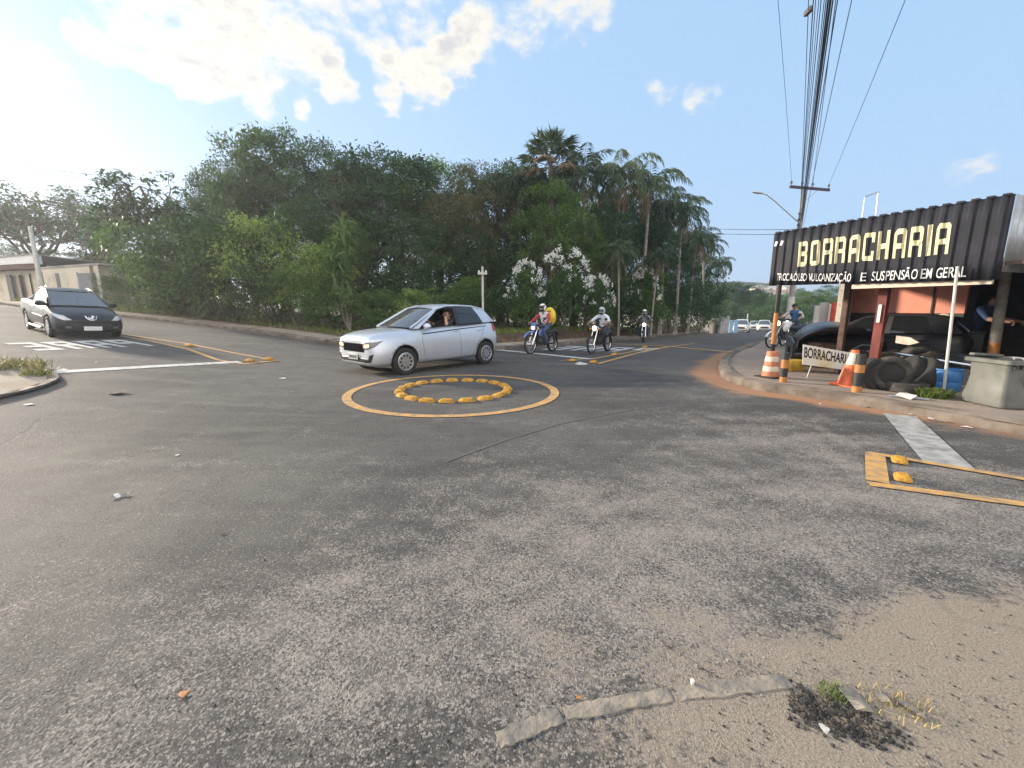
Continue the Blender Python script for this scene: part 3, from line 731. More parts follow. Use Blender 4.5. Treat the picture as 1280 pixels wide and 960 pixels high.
front = lambda a, b: Vector((4, a, b))
left = lambda a, b: Vector((a, 3, b))
right = lambda a, b: Vector((a, -3, b))
DX, DL, DR = Vector((-1, 0, 0)), Vector((0, -1, 0)), Vector((0, 1, 0))
def mirror_on(root, x, y, z, sy, m, sc=1.):
    q = MB(); q.ball((x, sy*(y+.09), z), (.075*sc, .115*sc, .075*sc)); q.tube([(x, sy*(y-.02), z-.05), (x, sy*(y+.05), z-.03)], .022, 6)
    return q.build('side_mirror', m, root)

KA_ST = [(2.01, .56, .30, .50, .54, .745, .76), (1.985, .70, .25, .49, .65, .80, .825), (1.90, .785, .21, .51, .68, .85, .885), (1.72, .825, .20, .55, .70, .895, .935), (1.45, .84, .20, .585, .715, .93, .975), (1.20, .84, .20, .61, .725, .94, .985), (.95, .84, .20, .63, .735, .975, 1.02), (.66, .84, .19, .645, .745, .972, .975),
         (.2, .845, .19, .66, .75, 1.0, 1.0), (-.5, .845, .19, .675, .755, 1.03, 1.03), (-1.0, .845, .20, .69, .755, 1.055, 1.055), (-1.36, .835, .23, .71, .735, 1.075, 1.075), (-1.60, .805, .28, .72, .70, 1.085, 1.085), (-1.73, .755, .33, .70, .65, 1.02, 1.02), (-1.79, .66, .37, .62, .56, .90, .90)]
KA_PL = [(1.0, .69, 1.0), (.22, .575, 1.40), (-.1, .565, 1.475), (-.5, .56, 1.49), (-.95, .55, 1.475), (-1.36, .535, 1.41), (-1.66, .655, 1.085)]
ka_belt = lambda x: (.748 if x > -1.15 else .748-.10*(-1.15-x)/.52, .985+.041*(.8-x))
KA_W = [('p', 1.0, .82, .22, .13), ('g', .82, -.30, .13, -.30), ('b', -.30, -.41, -.30, -.40), ('g', -.41, -1.22, -.40, -.98), ('p', -1.22, -1.65, -.98, -1.36)]
def ka(name, label, paint, group=None, hero=False):
    root, body = make_car(name, label, 'car', paint, KA_ST, 2.49, .295, KA_PL, ka_belt, KA_W, open_left=hero, group=group, steer=R(-3) if hero else 0, tr=.735, rim=M['alloy'])
    pj = Proj(body)
    for sy, to3, d in ((1, left, DL), (-1, right, DR)):
        for dname, x0, x1, hx in (('front_door', .78, -.36, -.22), ('rear_door', -.36, -1.2, -1.02)):
            q = MB()
            if dname == 'front_door': pj.line(q, [(.74, .96), (.78, .72), (.72, .34), (.62, .26), (-.36, .26), (-.36, .99)], to3, d)
            else: pj.line(q, [(-.36, .26), (-.78, .26), (-.92, .55), (-1.1, .76), (-1.22, .99)], to3, d)
            dr = q.build(dname, M['black'], root)
            h = MB(); a = pj.hit(to3(hx-.09, .90), d, .022); b = pj.hit(to3(hx+.09, .89), d, .022)
            h.tube([a-Vector((0, sy*.02, 0)), a.lerp(b, .15), a.lerp(b, .85), b-Vector((0, sy*.02, 0))], .013, 6); h.build('handle', paint, dr)
        q = MB(); pj.patch(q, [(.74, .85), (-.3, .92), (-1.3, .975), (-1.3, .993), (-.3, .945), (.74, .875)], to3, d, .003, 4, 8) if hero else None
        if hero: q.build('door_stripe', M['plastic'], root)
        q = MB(); pj.line(q, [(.9, .20), (-.95, .20)], to3, d, .012); q.build('sill_trim', M['plastic'], root)
        q = MB(); pj.patch(q, [(-1.54, .84), (-1.67, .85), (-1.71, 1.01), (-1.60, 1.05), (-1.52, .97)], to3, d, .008); q.build('tail_lamp', M['redlens'], root)
        mirror_on(root, .66, .76, 1.03, sy, paint)
        # headlamps seen from the front corner
        q = MB(); dd = Vector((-1, -sy*.75, -.1)).normalized()
        f3 = lambda a, b, sy=sy: Vector((3.2, sy*(1.45), 0.06))+Vector((-.6*a, sy*.8*a, 0))+Vector((0, 0, b))
        pj.patch(q, [(-.24, .73), (-.18, .645), (.03, .645), (.19, .70), (.33, .83), (.16, .80), (-.12, .785)], f3, dd, .008, 7)
        hl = q.build('headlight', M['lens'], root)
        q = MB(); pj.patch(q, [(-.12, .70), (-.05, .672), (.07, .69), (.07, .755), (-.07, .752)], f3, dd, .013); q.build('bulb', M['amber_on'], hl)
        q = MB(); pj.patch(q, [(-.09, .36), (.10, .40), (.17, .55), (.05, .53), (.03, .45), (-.12, .41)], f3, dd, .006); q.build('fog_lamp_surround', M['black'], root)
    q = MB(); pj.patch(q, [(-.50, .63), (-.42, .52), (.42, .52), (.50, .63), (.43, .70), (-.43, .70)], front, DX, .009); q.build('grille', mat('grille_mesh', (.012, .012, .013), .9, spec=0.), root)
    q = MB(); pj.patch(q, [(-.64, .31), (.64, .31), (.62, .38), (.3, .40), (-.3, .40), (-.62, .38)], front, DX, .007); q.build('lower_intake', M['black'], root)
    q = MB(); q.box((2.03, 0, .42), (.012, .40, .125)); bevel(q.build('number_plate', mat('plate_grey', (.45, .45, .45), .5), root), .004)
    if hero:
        q = MB()
        for k in range(7): q.box((2.0375, .14-k*.047, .415), (.002, .026, .06))
        q.build('plate_character', M['black'], KIDS(root)[-1])
    for s_ in (.25, -.3):
        q = MB(); q.tube([(1.0, s_, 1.03), (.84, s_+.25, 1.105), (.72, s_+.4, 1.165)], .008, 5)
        q.build('wiper', M['plastic'], root)
    q = MB(); q.tube([(-.1, 0, 1.51), (-.22, 0, 1.68)], .005, 5); q.build('aerial', M['plastic'], root)
    return root
car = ka('hatchback_car', 'silver five door hatchback turning beside the painted yellow circle, headlights lit', M['silver'], hero=True)
KS = 1.04
pf, pr = G(511, 467.5), G(601, 455.5); hd = (pf-pr); hd.z = 0; hd.normalize(); lf = Vector((-hd.y, hd.x, 0))
mid = (pf+pr)/2-lf*.735*KS
car.location = (mid.x, mid.y, T(mid.x, mid.y)-.003); car.rotation_euler = (0, 0, math.atan2(hd.y, hd.x)); car.scale = (KS, KS, KS*1.02)
CAR_M = Matrix.LocRotScale(car.location, car.rotation_euler, car.scale)

# black pickup on the left road
PK_ST = [(2.24, .48, .30, .46, .42, .56, .575), (2.20, .66, .22, .46, .58, .63, .65), (2.08, .77, .19, .48, .66, .71, .745), (1.85, .815, .18, .54, .68, .79, .84), (1.5, .83, .18, .60, .70, .88, .93), (1.2, .835, .18, .63, .72, .94, .99), (.9, .835, .18, .65, .735, .955, .96), (.2, .84, .18, .67, .75, .97, .97), (-.5, .84, .18, .69, .75, 1.0, 1.0), (-.9, .84, .2, .70, .755, 1.03, 1.03), (-1.5, .84, .24, .72, .76, 1.05, 1.05), (-2.05, .83, .30, .72, .76, 1.05, 1.05), (-2.22, .80, .36, .70, .74, 1.02, 1.02), (-2.25, .74, .40, .66, .68, .95, .95)]
PK_PL = [(1.22, .68, .965), (.34, .575, 1.36), (.05, .565, 1.43), (-.25, .56, 1.45), (-.55, .56, 1.42), (-.78, .62, 1.03)]
root, body = make_car('pickup_truck', 'dark compact pickup with silver roof bars and chrome bonnet badge on the left road', 'pickup truck', M['navy'], PK_ST, 2.72, .315, PK_PL, lambda x: (.745, .975-.02*x), [('p', 1.22, 1.02, .34, .24), ('g', 1.02, -.4, .24, -.34), ('p', -.4, -.66, -.34, -.45)], tr=.735, slots=7)
q = MB(); q.box((-1.52, 0, 1.0), (1.25, 1.34, .6)); cut(body, q)
for p in body.data.polygons: p.use_smooth = True
pj = Proj(body)
for sy, to3, d in ((1, left, DL), (-1, right, DR)):
    q = MB(); pj.line(q, [(.95, .95), (.98, .62), (.85, .28), (-.5, .27), (-.52, .98)], to3, d); dr = q.build('door', M['black'], root)
    h = MB(); a = pj.hit(to3(-.42, .86), d, .02); h.tube([a, a+Vector((.2, 0, 0))], .015, 6); h.build('handle', M['chrome'], dr)
    q = MB(); pj.line(q, [(.85, .60), (-.5, .62)], to3, d, .013); q.build('side_moulding', M['chrome'], root)
    q = MB(); q.tube([(.85, sy*.87, .24), (-.75, sy*.87, .24)], .04, 8); q.tube([(.6, sy*.7, .24), (.6, sy*.87, .24)], .025, 6); q.tube([(-.5, sy*.7, .24), (-.5, sy*.87, .24)], .025, 6); q.build('side_step', M['chrome'], root)
    q = MB(); q.tube([(.2, sy*.5, 1.43), (.16, sy*.5, 1.485), (-.2, sy*.5, 1.51), (-.42, sy*.5, 1.475), (-.45, sy*.5, 1.42)], .013, 6); q.build('roof_rail', M['steel'], root)
    q = MB(); q.tube([(-.5, sy*.62, 1.28), (-.75, sy*.70, 1.14), (-1.1, sy*.76, 1.06)], [.02, .025, .02], 8); q.build('sport_bar', M['chrome'], root)
    mirror_on(root, .86, .76, 1.0, sy, M['black'], 1.1)
    dd = Vector((-1, -sy*.7, -.12)).normalized()
    f3 = lambda a, b, sy=sy: Vector((3.2, sy*1.35, .1))+Vector((-.57*a, sy*.82*a, 0))+Vector((0, 0, b))
    q = MB(); pj.patch(q, [(-.18, .62), (-.02, .60), (.2, .68), (.5, .86), (.3, .80), (.02, .74)], f3, dd, .008, 7); q.build('headlight', mat('pale_lens', (.5, .52, .52), .12, .2), root)
    q = MB(); pj.patch(q, [(-.16, .36), (-.04, .36), (-.04, .42), (-.16, .42)], f3, dd, .007); q.build('fog_lamp', M['lens'], root)
q = MB(); pj.patch(q, [(-.52, .46), (-.40, .36), (.40, .36), (.52, .46), (.46, .50), (-.46, .50)], front, DX, .007); q.build('grille', M['black'], root)
q = MB(); pj.patch(q, [(-.6, .545), (.6, .545), (.58, .575), (-.58, .575)], front, DX, .006); q.build('bumper_seam', M['black'], root)
q = MB(); q.box((2.25, 0, .335), (.012, .42, .13)); bevel(q.build('number_plate', M['white'], root), .004)
q = MB()                                         # chrome badge: a shield-shaped ring round a small rearing animal
def badge(y, z): return pj.hit(front(y, z), DX, .012) or Vector((2.2, y, z))
for a, b in (((-.13, .70), (-.10, .62)), ((-.10, .62), (-.04, .585)), ((-.04, .585), (.04, .585)), ((.04, .585), (.10, .62)), ((.10, .62), (.13, .70))): q.tube([badge(*a), badge(*b)], .016, 6)
for pts in (((-.05, .61), (-.01, .66), (.02, .70), (.05, .715)), ((.02, .70), (.07, .68)), ((.0, .665), (.05, .64)), ((-.03, .64), (.02, .605)), ((-.05, .61), (-.07, .67))): q.tube([badge(*p) for p in pts], [.016]*len(pts), 6)
q.build('badge', M['chrome'], root)
q = MB(); q.tube([(1.22, .2, 1.0), (1.05, .0, 1.06), (1.0, -.35, 1.08)], .009, 5); q.build('wiper', M['plastic'], root)
pA, pB = G(62, 420), G(140, 420.5); mid = (pA+pB)/2; hd = Vector((.84, -.54, 0)).normalized()
c = mid-hd*1.3+Vector((.12, 0, 0)); pk = root; pk.scale = (.94,)*3
slx = (T(c.x+hd.x, c.y+hd.y)-T(c.x-hd.x, c.y-hd.y))/2; pyaw = math.atan2(hd.y, hd.x); lfv = Vector((-hd.y, hd.x, 0)); sly = (T(c.x+lfv.x, c.y+lfv.y)-T(c.x-lfv.x, c.y-lfv.y))/2
pk.location = (c.x, c.y, T(c.x, c.y)); pk.rotation_mode = 'QUATERNION'
xa = Vector((hd.x, hd.y, slx)).normalized(); za = xa.cross(Vector((lfv.x, lfv.y, sly))).normalized(); ya = za.cross(xa)
pk.rotation_quaternion = Matrix((xa, ya, za)).transposed().to_quaternion()

# white cars far down the road
w0 = None
for i, (px, Y, lab) in enumerate(((928, 50, 'white car coming up the far road, largest and leftmost of the three'), (944, 66, 'white car far down the road, in the middle of the three'), (955.5, 56, 'white car parked far down the road, partly behind the sign post'))):
    w = ka('white_car', lab, M['whitecar'], 'white cars far down the road') if w0 is None else copy_tree(w0)
    w0 = w0 or w; w['label'] = lab
    p = P(px, 400, Y); w.location = (p.x, p.y, T(p.x, p.y)); w.rotation_euler = (0, 0, math.atan2(-1, -.62+.05*i))
# ================================================================ MOTORCYCLES AND PEOPLE
def spoke_wheel(parent, loc, r, w, steer=0.):
    q = MB(); rin = r-.055
    q.torus((0, 0, 0), rin, .016, 'y', 32, 6); q.lathe([(.05, -.05), (.05, .05)], (0, 0, 0), 'y', 12)
    for k in range(18):
        a = 2*math.pi*k/18; s_ = .04 if k % 2 else -.04
        q.tube([(.045*math.cos(a), s_, .045*math.sin(a)), (rin*math.cos(a+.25), 0, rin*math.sin(a+.25))], .003, 4)
    q.lathe([(.11, -.055), (.11, -.06), (.03, -.06), (.03, -.055)], (0, 0, 0), 'y', 20, close=True)
    wh = q.build('wheel', M['chrome'], parent); wh.location = loc; wh.rotation_euler = (0, 0, steer)
    t = MB(); prof = [(rin+.012, -w*.35), (r-.03, -w*.5), (r-.01, -w*.38), (r, 0), (r-.01, w*.38), (r-.03, w*.5), (rin+.012, w*.35)]
    t.lathe(prof, (0, 0, 0), 'y', 36, close=True); t.build('tyre', M['rubber'], wh)
def motorcycle(label, group, tank, shroud, trail=False, round_lamp=True):
    root = empty('motorcycle', label=label, cat='motorcycle', group=group)
    rf, rr = (.345, .32) if trail else (.315, .315); xf, xr = .67, -.66
    spoke_wheel(root, (xf, 0, rf), rf, .085); spoke_wheel(root, (xr, 0, rr), rr, .115)
    top = Vector((.38, 0, .98 if trail else .94))
    for sy in (1, -1):
        q = MB(); q.tube([(xf, sy*.085, rf), (.50, sy*.085, .66), (.36, sy*.085, .97)], [.026, .024, .02], 8); q.build('fork', M['chrome'], root)
    q = MB(); q.tube([(.40, 0, .92), (.2, 0, .80), (-.3, 0, .74), (-.62, 0, .80)], .028, 8); q.tube([(.42, 0, .86), (.30, 0, .45), (.05, 0, .30), (-.2, 0, .34), (-.25, 0, .72)], .022, 8)
    for sy in (1, -1): q.tube([(-.2, sy*.08, .36), (xr, sy*.09, rr)], .022, 8); q.tube([(-.48, sy*.12, .74), (xr+.02, sy*.12, rr+.02)], .03, 8)
    q.box((.36, 0, .90), (.09, .22, .05)); q.build('frame', M['black'], root)
    q = MB(); q.box((.05, 0, .47), (.30, .22, .22)); q.tube([(.10, 0, .52), (.18, 0, .74)], [.10, .095], 10); q.lathe([(.09, -.15), (.1, -.13), (.1, .13), (.09, .15)], (-.02, 0, .43), 'y', 16); bevel(q.build('engine', mat('engine_alloy', (.10, .10, .10), .5, .7, var=.3), root), .015)
    q = MB(); q.ball((.14, 0, .86), (.27, .145, .135), 16, (0, .12, 0)); q.build('fuel_tank', tank, root)
    for sy in (1, -1):
        q = MB(); q.ball((.24, sy*.14, .76), (.17, .03, .12), 12, (0, .5, 0)); q.build('side_cover', shroud, root)
    q = MB(); rows = []
    for x, w, z in ((.0, .10, .84), (-.1, .13, .81), (-.3, .14, .80), (-.5, .14, .83), (-.7, .12, .87), (-.8, .06, .88)): rows.append([Vector((x, y*w, z-.10*(abs(y) ** 4))) for y in (-1, -.85, -.5, 0, .5, .85, 1)])
    q.grid(rows); o = q.build('seat', M['plastic'], root); m = o.modifiers.new('s', 'SOLIDIFY'); m.thickness = .07; m.offset = -1
    q = MB(); rows = []
    a0, a1 = (R(20), R(120)) if not trail else (R(35), R(140)); rg = rf+(.03 if not trail else .13)
    for k in range(9):
        a = a0+(a1-a0)*k/8; rows.append([Vector((xf+rg*math.cos(a), y, rf+rg*math.sin(a)-abs(y)*.2)) for y in (-.06, 0, .06)])
    q.grid(rows); o = q.build('front_mudguard', shroud if trail else M['black'], root); m = o.modifiers.new('s', 'SOLIDIFY'); m.thickness = .012
    q = MB(); rows = []
    for k in range(7):
        a = R(70)+R(85)*k/6; rows.append([Vector((xr+(rr+.06)*math.cos(a), y, rr+.09+(rr+.06)*math.sin(a)-abs(y)*.3)) for y in (-.08, 0, .08)])
    q.grid(rows); o = q.build('rear_mudguard', M['black'], root); m = o.modifiers.new('s', 'SOLIDIFY'); m.thickness = .012
    q = MB(); q.tube([(.2, -.08, .5), (.26, -.10, .34), (.05, -.13, .27), (-.3, -.15, .33), (-.75, -.17, .42)], [.022, .022, .025, .04, .045], 10); q.build('exhaust', M['chrome'], root)
    q = MB(); q.tube([(.30, .38, 1.08), (.36, .30, 1.08), (.40, .12, 1.02), (.40, -.12, 1.02), (.36, -.30, 1.08), (.30, -.38, 1.08)], .013, 8)
    for sy in (1, -1): q.tube([(.33, sy*.27, 1.08), (.28, sy*.42, 1.075)], .02, 8)
    q.build('handlebar', M['plastic'], root)
    for sy in (1, -1):
        q = MB(); q.tube([(.36, sy*.26, 1.08), (.34, sy*.36, 1.22)], .007, 5); q.ball((.34, sy*.38, 1.26), (.022, .07, .045), 10); q.build('mirror', M['plastic'], root)
        q = MB(); q.tube([(.44, sy*.08, .90), (.45, sy*.17, .90)], .009, 5); q.ball((.46, sy*.19, .90), (.035, .04, .03), 10); q.build('indicator', M['amber'], root)
        q = MB(); q.tube([(.0, sy*.08, .32), (.0, sy*.24, .32)], .014, 6); q.build('footrest', M['black'], root)
    if round_lamp:
        q = MB(); q.lathe([(.03, -.14), (.09, -.08), (.105, 0), (.1, .01)], (.47, 0, .92), 'x', 18); hl = q.build('headlight', M['black'], root)
        q = MB(); q.lathe([(.092, .012), (.06, .03), (.0001, .036)], (.47, 0, .92), 'x', 18); q.build('lens', M['lamp_on'], hl)
    else:
        q = MB(); q.prism([(.48, y, z) for y, z in ((-.10, .84), (.10, .84), (.13, .98), (.08, 1.12), (-.08, 1.12), (-.13, .98))], (.05, 0, 0)); hl = q.build('headlight', shroud, root); bevel(hl, .02)
        q = MB(); q.ball((.535, 0, .93), (.02, .075, .06), 14); q.build('lens', M['lamp_on'], hl)
        q = MB(); q.ball((.66, 0, .78), (.26, .07, .025), 12, (0, .18, 0)); q.build('beak', shroud, root)
    q = MB(); q.box((.44, 0, 1.05), (.05, .16, .07), (0, -.4, 0)); bevel(q.build('instrument', M['black'], root), .015)
    q = MB(); q.box((-.80, 0, .76), (.04, .13, .07)); bevel(q.build('tail_lamp', M['redlens'], root), .015)
    return root
def person_mesh(J, rad, segs, mats, finger_grip=None):
    """one continuous skinned body; J joints, segs bones [(a, b, material index)]"""
    names = list(J); ix = {n: i for i, n in enumerate(names)}
    me = bpy.data.meshes.new('person'); me.from_pydata([J[n] for n in names], [(ix[a], ix[b]) for a, b, _ in segs], [])
    o = link('person', me, None, mats)
    o.modifiers.new('skin', 'SKIN'); o.modifiers['skin'].use_smooth_shade = True
    for n, v in zip(names, me.skin_vertices[0].data):
        r_ = rad[n]; v.radius = r_ if isinstance(r_, tuple) else (r_, r_); v.use_root = (n == 'pelvis')
    m = o.modifiers.new('s', 'SUBSURF'); m.levels = 2; m.render_levels = 2
    bake(o); me = o.data
    if len(me.materials) < len(mats):
        me.materials.clear()
        for q in mats: me.materials.append(q)
    A = [(Vector(J[a]), Vector(J[b]), mi) for a, b, mi in segs]
    def near(c):
        best = None
        for a, b, mi in A:
            t = max(0, min(1, (c-a).dot(b-a)/((b-a).length_squared+1e-9))); d = (a.lerp(b, t)-c).length
            if best is None or d < best[0]: best = (d, mi)
        return best[1]
    for p in me.polygons: p.material_index = near(p.center); p.use_smooth = True
    bm = bmesh.new(); bm.from_mesh(me)
    q = MB()
    for s_ in ('l', 'r'):                        # palm, four fingers of unequal length and a thumb closing round what they hold
        w, h = Vector(J['wrist_'+s_]), Vector(J['hand_'+s_]); f = (h-w).normalized(); sd = 1 if s_ == 'l' else -1
        dn = Vector((0, 0, -1)); dn = (dn-f*dn.dot(f)).normalized(); lat = f.cross(dn).normalized()
        q.ball(h, (.045, .045, .03), 10)
        for k, ln in enumerate((.072, .08, .075, .058)):
            b = h+f*.03+lat*((k-1.5)*.021); q.tube([b, b+f*ln*.4+dn*.012, b+f*ln*.5+dn*.045, b+f*ln*.15+dn*.062], [.0105, .0095, .0085, .007], 6)
        b = h-lat*.03*sd; q.tube([b, b-lat*.025*sd+f*.025+dn*.01, b-lat*.02*sd+f*.05+dn*.03], [.013, .011, .009], 6)
    hm = q.mesh('hand'); n0 = len(bm.faces); bm.from_mesh(hm); bm.faces.ensure_lookup_table()
    for fce in bm.faces[n0:]: fce.material_index = len(mats)-1 if finger_grip is None else finger_grip
    bpy.data.meshes.remove(hm)
    bm.to_mesh(me); bm.free()
    return o
RADS = dict(pelvis=(.165, .135), waist=(.15, .125), chest=(.185, .135), neck=.062, head=(.088, .1), crown=(.07, .08))
for s_ in 'lr': RADS.update({'shoulder_'+s_: .075, 'elbow_'+s_: .052, 'wrist_'+s_: .034, 'hand_'+s_: .034, 'hip_'+s_: .105, 'knee_'+s_: .072, 'ankle_'+s_: .045, 'toe_'+s_: .038, 'heel_'+s_: .04})
def bones(top=0, sleeve=0, leg=1, shoe=2, skin=3, fore=None):
    fore = sleeve if fore is None else fore
    b = [('pelvis', 'waist', top), ('waist', 'chest', top), ('chest', 'neck', top), ('neck', 'head', skin), ('head', 'crown', skin)]
    for s_ in 'lr': b += [('chest', 'shoulder_'+s_, top), ('shoulder_'+s_, 'elbow_'+s_, sleeve), ('elbow_'+s_, 'wrist_'+s_, fore), ('wrist_'+s_, 'hand_'+s_, skin), ('pelvis', 'hip_'+s_, leg), ('hip_'+s_, 'knee_'+s_, leg), ('knee_'+s_, 'ankle_'+s_, leg), ('ankle_'+s_, 'toe_'+s_, shoe)]
    return b
def face(parent, c, fwd, skinm):                 # nose, eyes, mouth, ears on a bare head
    c = Vector(c); f = Vector(fwd).normalized(); l = Vector((-f.y, f.x, 0)); u = Vector((0, 0, 1))
    q = MB(); q.tube([c+f*.085+u*.02, c+f*.115-u*.022, c+f*.09-u*.03], [.01, .016, .012], 6); q.build('nose', skinm, parent)
    for s_ in (1, -1):
        q = MB(); q.ball(c+f*.088+l*.034*s_+u*.018, .012, 8); q.build('eye', M['black'], parent)
        q = MB(); q.ball(c+l*.09*s_, (.02, .02, .033), 8); q.build('ear', skinm, parent)
    q = MB(); q.ball(c+f*.088-u*.058, (.018, .022, .008), 8); q.build('mouth', M['maroon'], parent)
def helmet(parent, c, shell, visor=None):
    q = MB(); q.ball(c, (.145, .125, .145), 20)
    h = q.build('helmet', shell, parent)
    c = Vector(c); q = MB(); q.grid([[c+Vector((.150*math.cos(b)*math.cos(a), .130*math.sin(b)*math.cos(a), .150*math.sin(a))) for b in np.linspace(-1.05, 1.05, 11)] for a in np.linspace(-.25, .42, 6)])
    q.build('visor', visor or M['glass'], h)
    q = MB(); q.ball(c+Vector((.055, 0, -.095)), (.09, .10, .055), 14); q.build('chin_guard', visor if visor else M['black'], h)
    return h
def rider_joints(sz=.86, lean=.0, foot=(-.02, .34), spread=0.):
    J = dict(pelvis=(-.24, 0, sz+.08), waist=(-.22, 0, sz+.24), chest=(-.15+lean*.6, 0, sz+.45), neck=(-.11+lean, 0, sz+.60), head=(-.07+lean, 0, sz+.715), crown=(-.06+lean, 0, sz+.80))
    for s_, k in (('l', 1), ('r', -1)):
        J.update({'shoulder_'+s_: (-.13+lean*.8, k*.195, sz+.51), 'elbow_'+s_: (.06, k*(.33+spread), sz+.30), 'wrist_'+s_: (.23, k*.345, 1.115), 'hand_'+s_: (.29, k*.345, 1.10),
                  'hip_'+s_: (-.20, k*.11, sz+.05), 'knee_'+s_: (.20, k*.215, sz-.08), 'ankle_'+s_: (foot[0], k*.20, foot[1]+.06), 'toe_'+s_: (foot[0]+.17, k*.21, foot[1]+.02)})
    return J
def stand(o, px, py, hd, sc, dz=0.):
    g = G(px, py) if len(str(px)) else None
    o.location = (g.x, g.y, g.z+dz); o.rotation_euler = (0, 0, math.atan2(hd[1], hd[0])); o.scale = (sc, sc, sc)
bluesh = mat('blue_fairing', (.10, .17, .45), .35, var=.1, coat=.5); greysh = mat('pale_fairing', (.55, .55, .56), .4)
def centre_from_front(px, py, hd, sc):
    g = G(px, py); h = Vector((hd[0], hd[1], 0)).normalized(); c = g-h*.67*sc; return Vector((c.x, c.y, T(c.x, c.y))), h
MOTO_G = 'motorcycles riding towards the junction'
specs = [((663, 442.5), (-.66, -.75), .94, 'blue and black trail motorcycle under the rider with the yellow backpack', M['black'], bluesh, True, False),
         ((739, 442), (-.62, -.78), .93, 'black street motorcycle with round lit headlamp under the rider in white shirt', M['black'], M['black'], False, True),
         ((804, 428), (-.28, -.96), .96, 'black motorcycle farthest up the road with a bright round headlamp', M['black'], M['black'], False, True)]
MOT = []
for (pxy, hd, sc, lab, tk, sh, tr, rl) in specs:
    m_ = motorcycle(lab, MOTO_G, tk, sh, tr, rl); c, h = centre_from_front(*pxy, hd, sc)
    m_.location = c; m_.rotation_euler = (0, 0, math.atan2(h.y, h.x)); m_.scale = (sc,)*3; MOT.append(m_)
def put(o, m_): o.location = m_.location; o.rotation_euler = m_.rotation_euler; o.scale = m_.scale
J = rider_joints(.90, .03, (-.05, .30), .02)
p1 = person_mesh(J, RADS, bones(0, 1, 2, 3, 4), [mat('patterned_top', (.68, .66, .66), .85, col2=(.10, .09, .10), mix=(.5, .56), scale=9), M['redcloth'], M['denim'], M['plastic'], M['skin']])
tag(p1, 'rider with patterned white helmet, red sleeves and jeans on the trail motorcycle', 'person'); put(p1, MOT[0])
helmet(p1, (-.03, 0, 1.65), mat('pattern_helmet', (.75, .75, .73), .35, col2=(.03, .03, .03), mix=(.52, .56), scale=9), M['black'])
bp = MB(); bp.ball((0, 0, 0), (.17, .23, .33), 18); bpo = bevel(bp.build('backpack', M['yellowbag'], None)); bpo.modifiers.clear()
q = MB()
for s_ in (1, -1): q.tube([(.12, s_*.12, .2), (.3, s_*.14, .22), (.34, s_*.15, .05), (.28, s_*.15, -.2), (.12, s_*.14, -.22)], .02, 6)
q.build('strap', M['black'], bpo)
q = MB(); q.ball((-.10, 0, -.1), (.10, .17, .15), 14); q.build('pocket', M['yellowbag'], bpo)
tag(bpo, 'bulging yellow backpack worn by the rider in red sleeves', 'backpack'); bpo.scale = (1.0,)*3
c, s_ = math.cos(MOT[0].rotation_euler.z), math.sin(MOT[0].rotation_euler.z); lo = Vector((-.50, -.03, 1.24)); bpo.location = MOT[0].location+Vector((lo.x*c-lo.y*s_, lo.x*s_+lo.y*c, lo.z)); bpo.rotation_euler = (0, .08, MOT[0].rotation_euler.z)
J = rider_joints(.84, .0, (-.02, .30), .05)
p2 = person_mesh(J, RADS, bones(0, 0, 1, 2, 3, 3), [M['whiteshirt'], M['darkcloth'], M['plastic'], M['skin']])
tag(p2, 'rider in white short sleeved shirt and grey helmet on the second motorcycle', 'person'); put(p2, MOT[1])
helmet(p2, (-.06, 0, 1.56), mat('grey_helmet', (.42, .43, .45), .3, coat=.6), M['glass'])
q = MB(); q.box((.02, -.05, 1.26), (.02, .13, .08), (0, -.3, 0)); bevel(q.build('chest_pouch', M['black'], p2), .01)
J = rider_joints(.84, .02, (-.02, .30), .07)
p3 = person_mesh(J, RADS, bones(0, 0, 1, 2, 3), [M['camo'], M['denim'], M['plastic'], M['darkskin']])
tag(p3, 'rider in grey patterned jacket and white helmet on the farthest motorcycle', 'person'); put(p3, MOT[2])
helmet(p3, (-.04, 0, 1.56), mat('white_helmet', (.75, .75, .75), .3))
# driver at the open window of the silver car
J = dict(pelvis=(-.34, .36, .80), waist=(-.36, .36, .92), chest=(-.35, .37, 1.08), neck=(-.33, .38, 1.17), head=(-.30, .40, 1.275), crown=(-.30, .40, 1.36))
J.update(shoulder_l=(-.32, .55, 1.10), elbow_l=(-.06, .66, 1.02), wrist_l=(-.14, .54, 1.17), hand_l=(-.17, .50, 1.21), shoulder_r=(-.33, .19, 1.10), elbow_r=(-.05, .16, 1.02), wrist_r=(.18, .22, 1.13), hand_r=(.24, .24, 1.15),
         hip_l=(-.2, .46, .80), knee_l=(.15, .46, .85), ankle_l=(.3, .46, .6), toe_l=(.42, .46, .58), hip_r=(-.2, .27, .80), knee_r=(.15, .27, .85), ankle_r=(.3, .27, .6), toe_r=(.42, .27, .58))
p4 = person_mesh(J, RADS, bones(0, 0, 1, 1, 2, 2), [M['darkcloth'], M['denim'], mat('light_skin', (.50, .30, .22), .5, var=.05)])
tag(p4, 'dark haired driver at the open window of the silver car, hand near the face', 'person')
face(p4, (-.30, .40, 1.275), (.6, .8, 0), MATS['light_skin'])
q = MB(); q.ball((-.33, .38, 1.31), (.10, .098, .09), 14); q.ball((-.38, .37, 1.22), (.06, .09, .11), 12); q.build('hair', M['hair'], p4)
p4.location = car.location; p4.rotation_euler = car.rotation_euler; p4.scale = car.scale
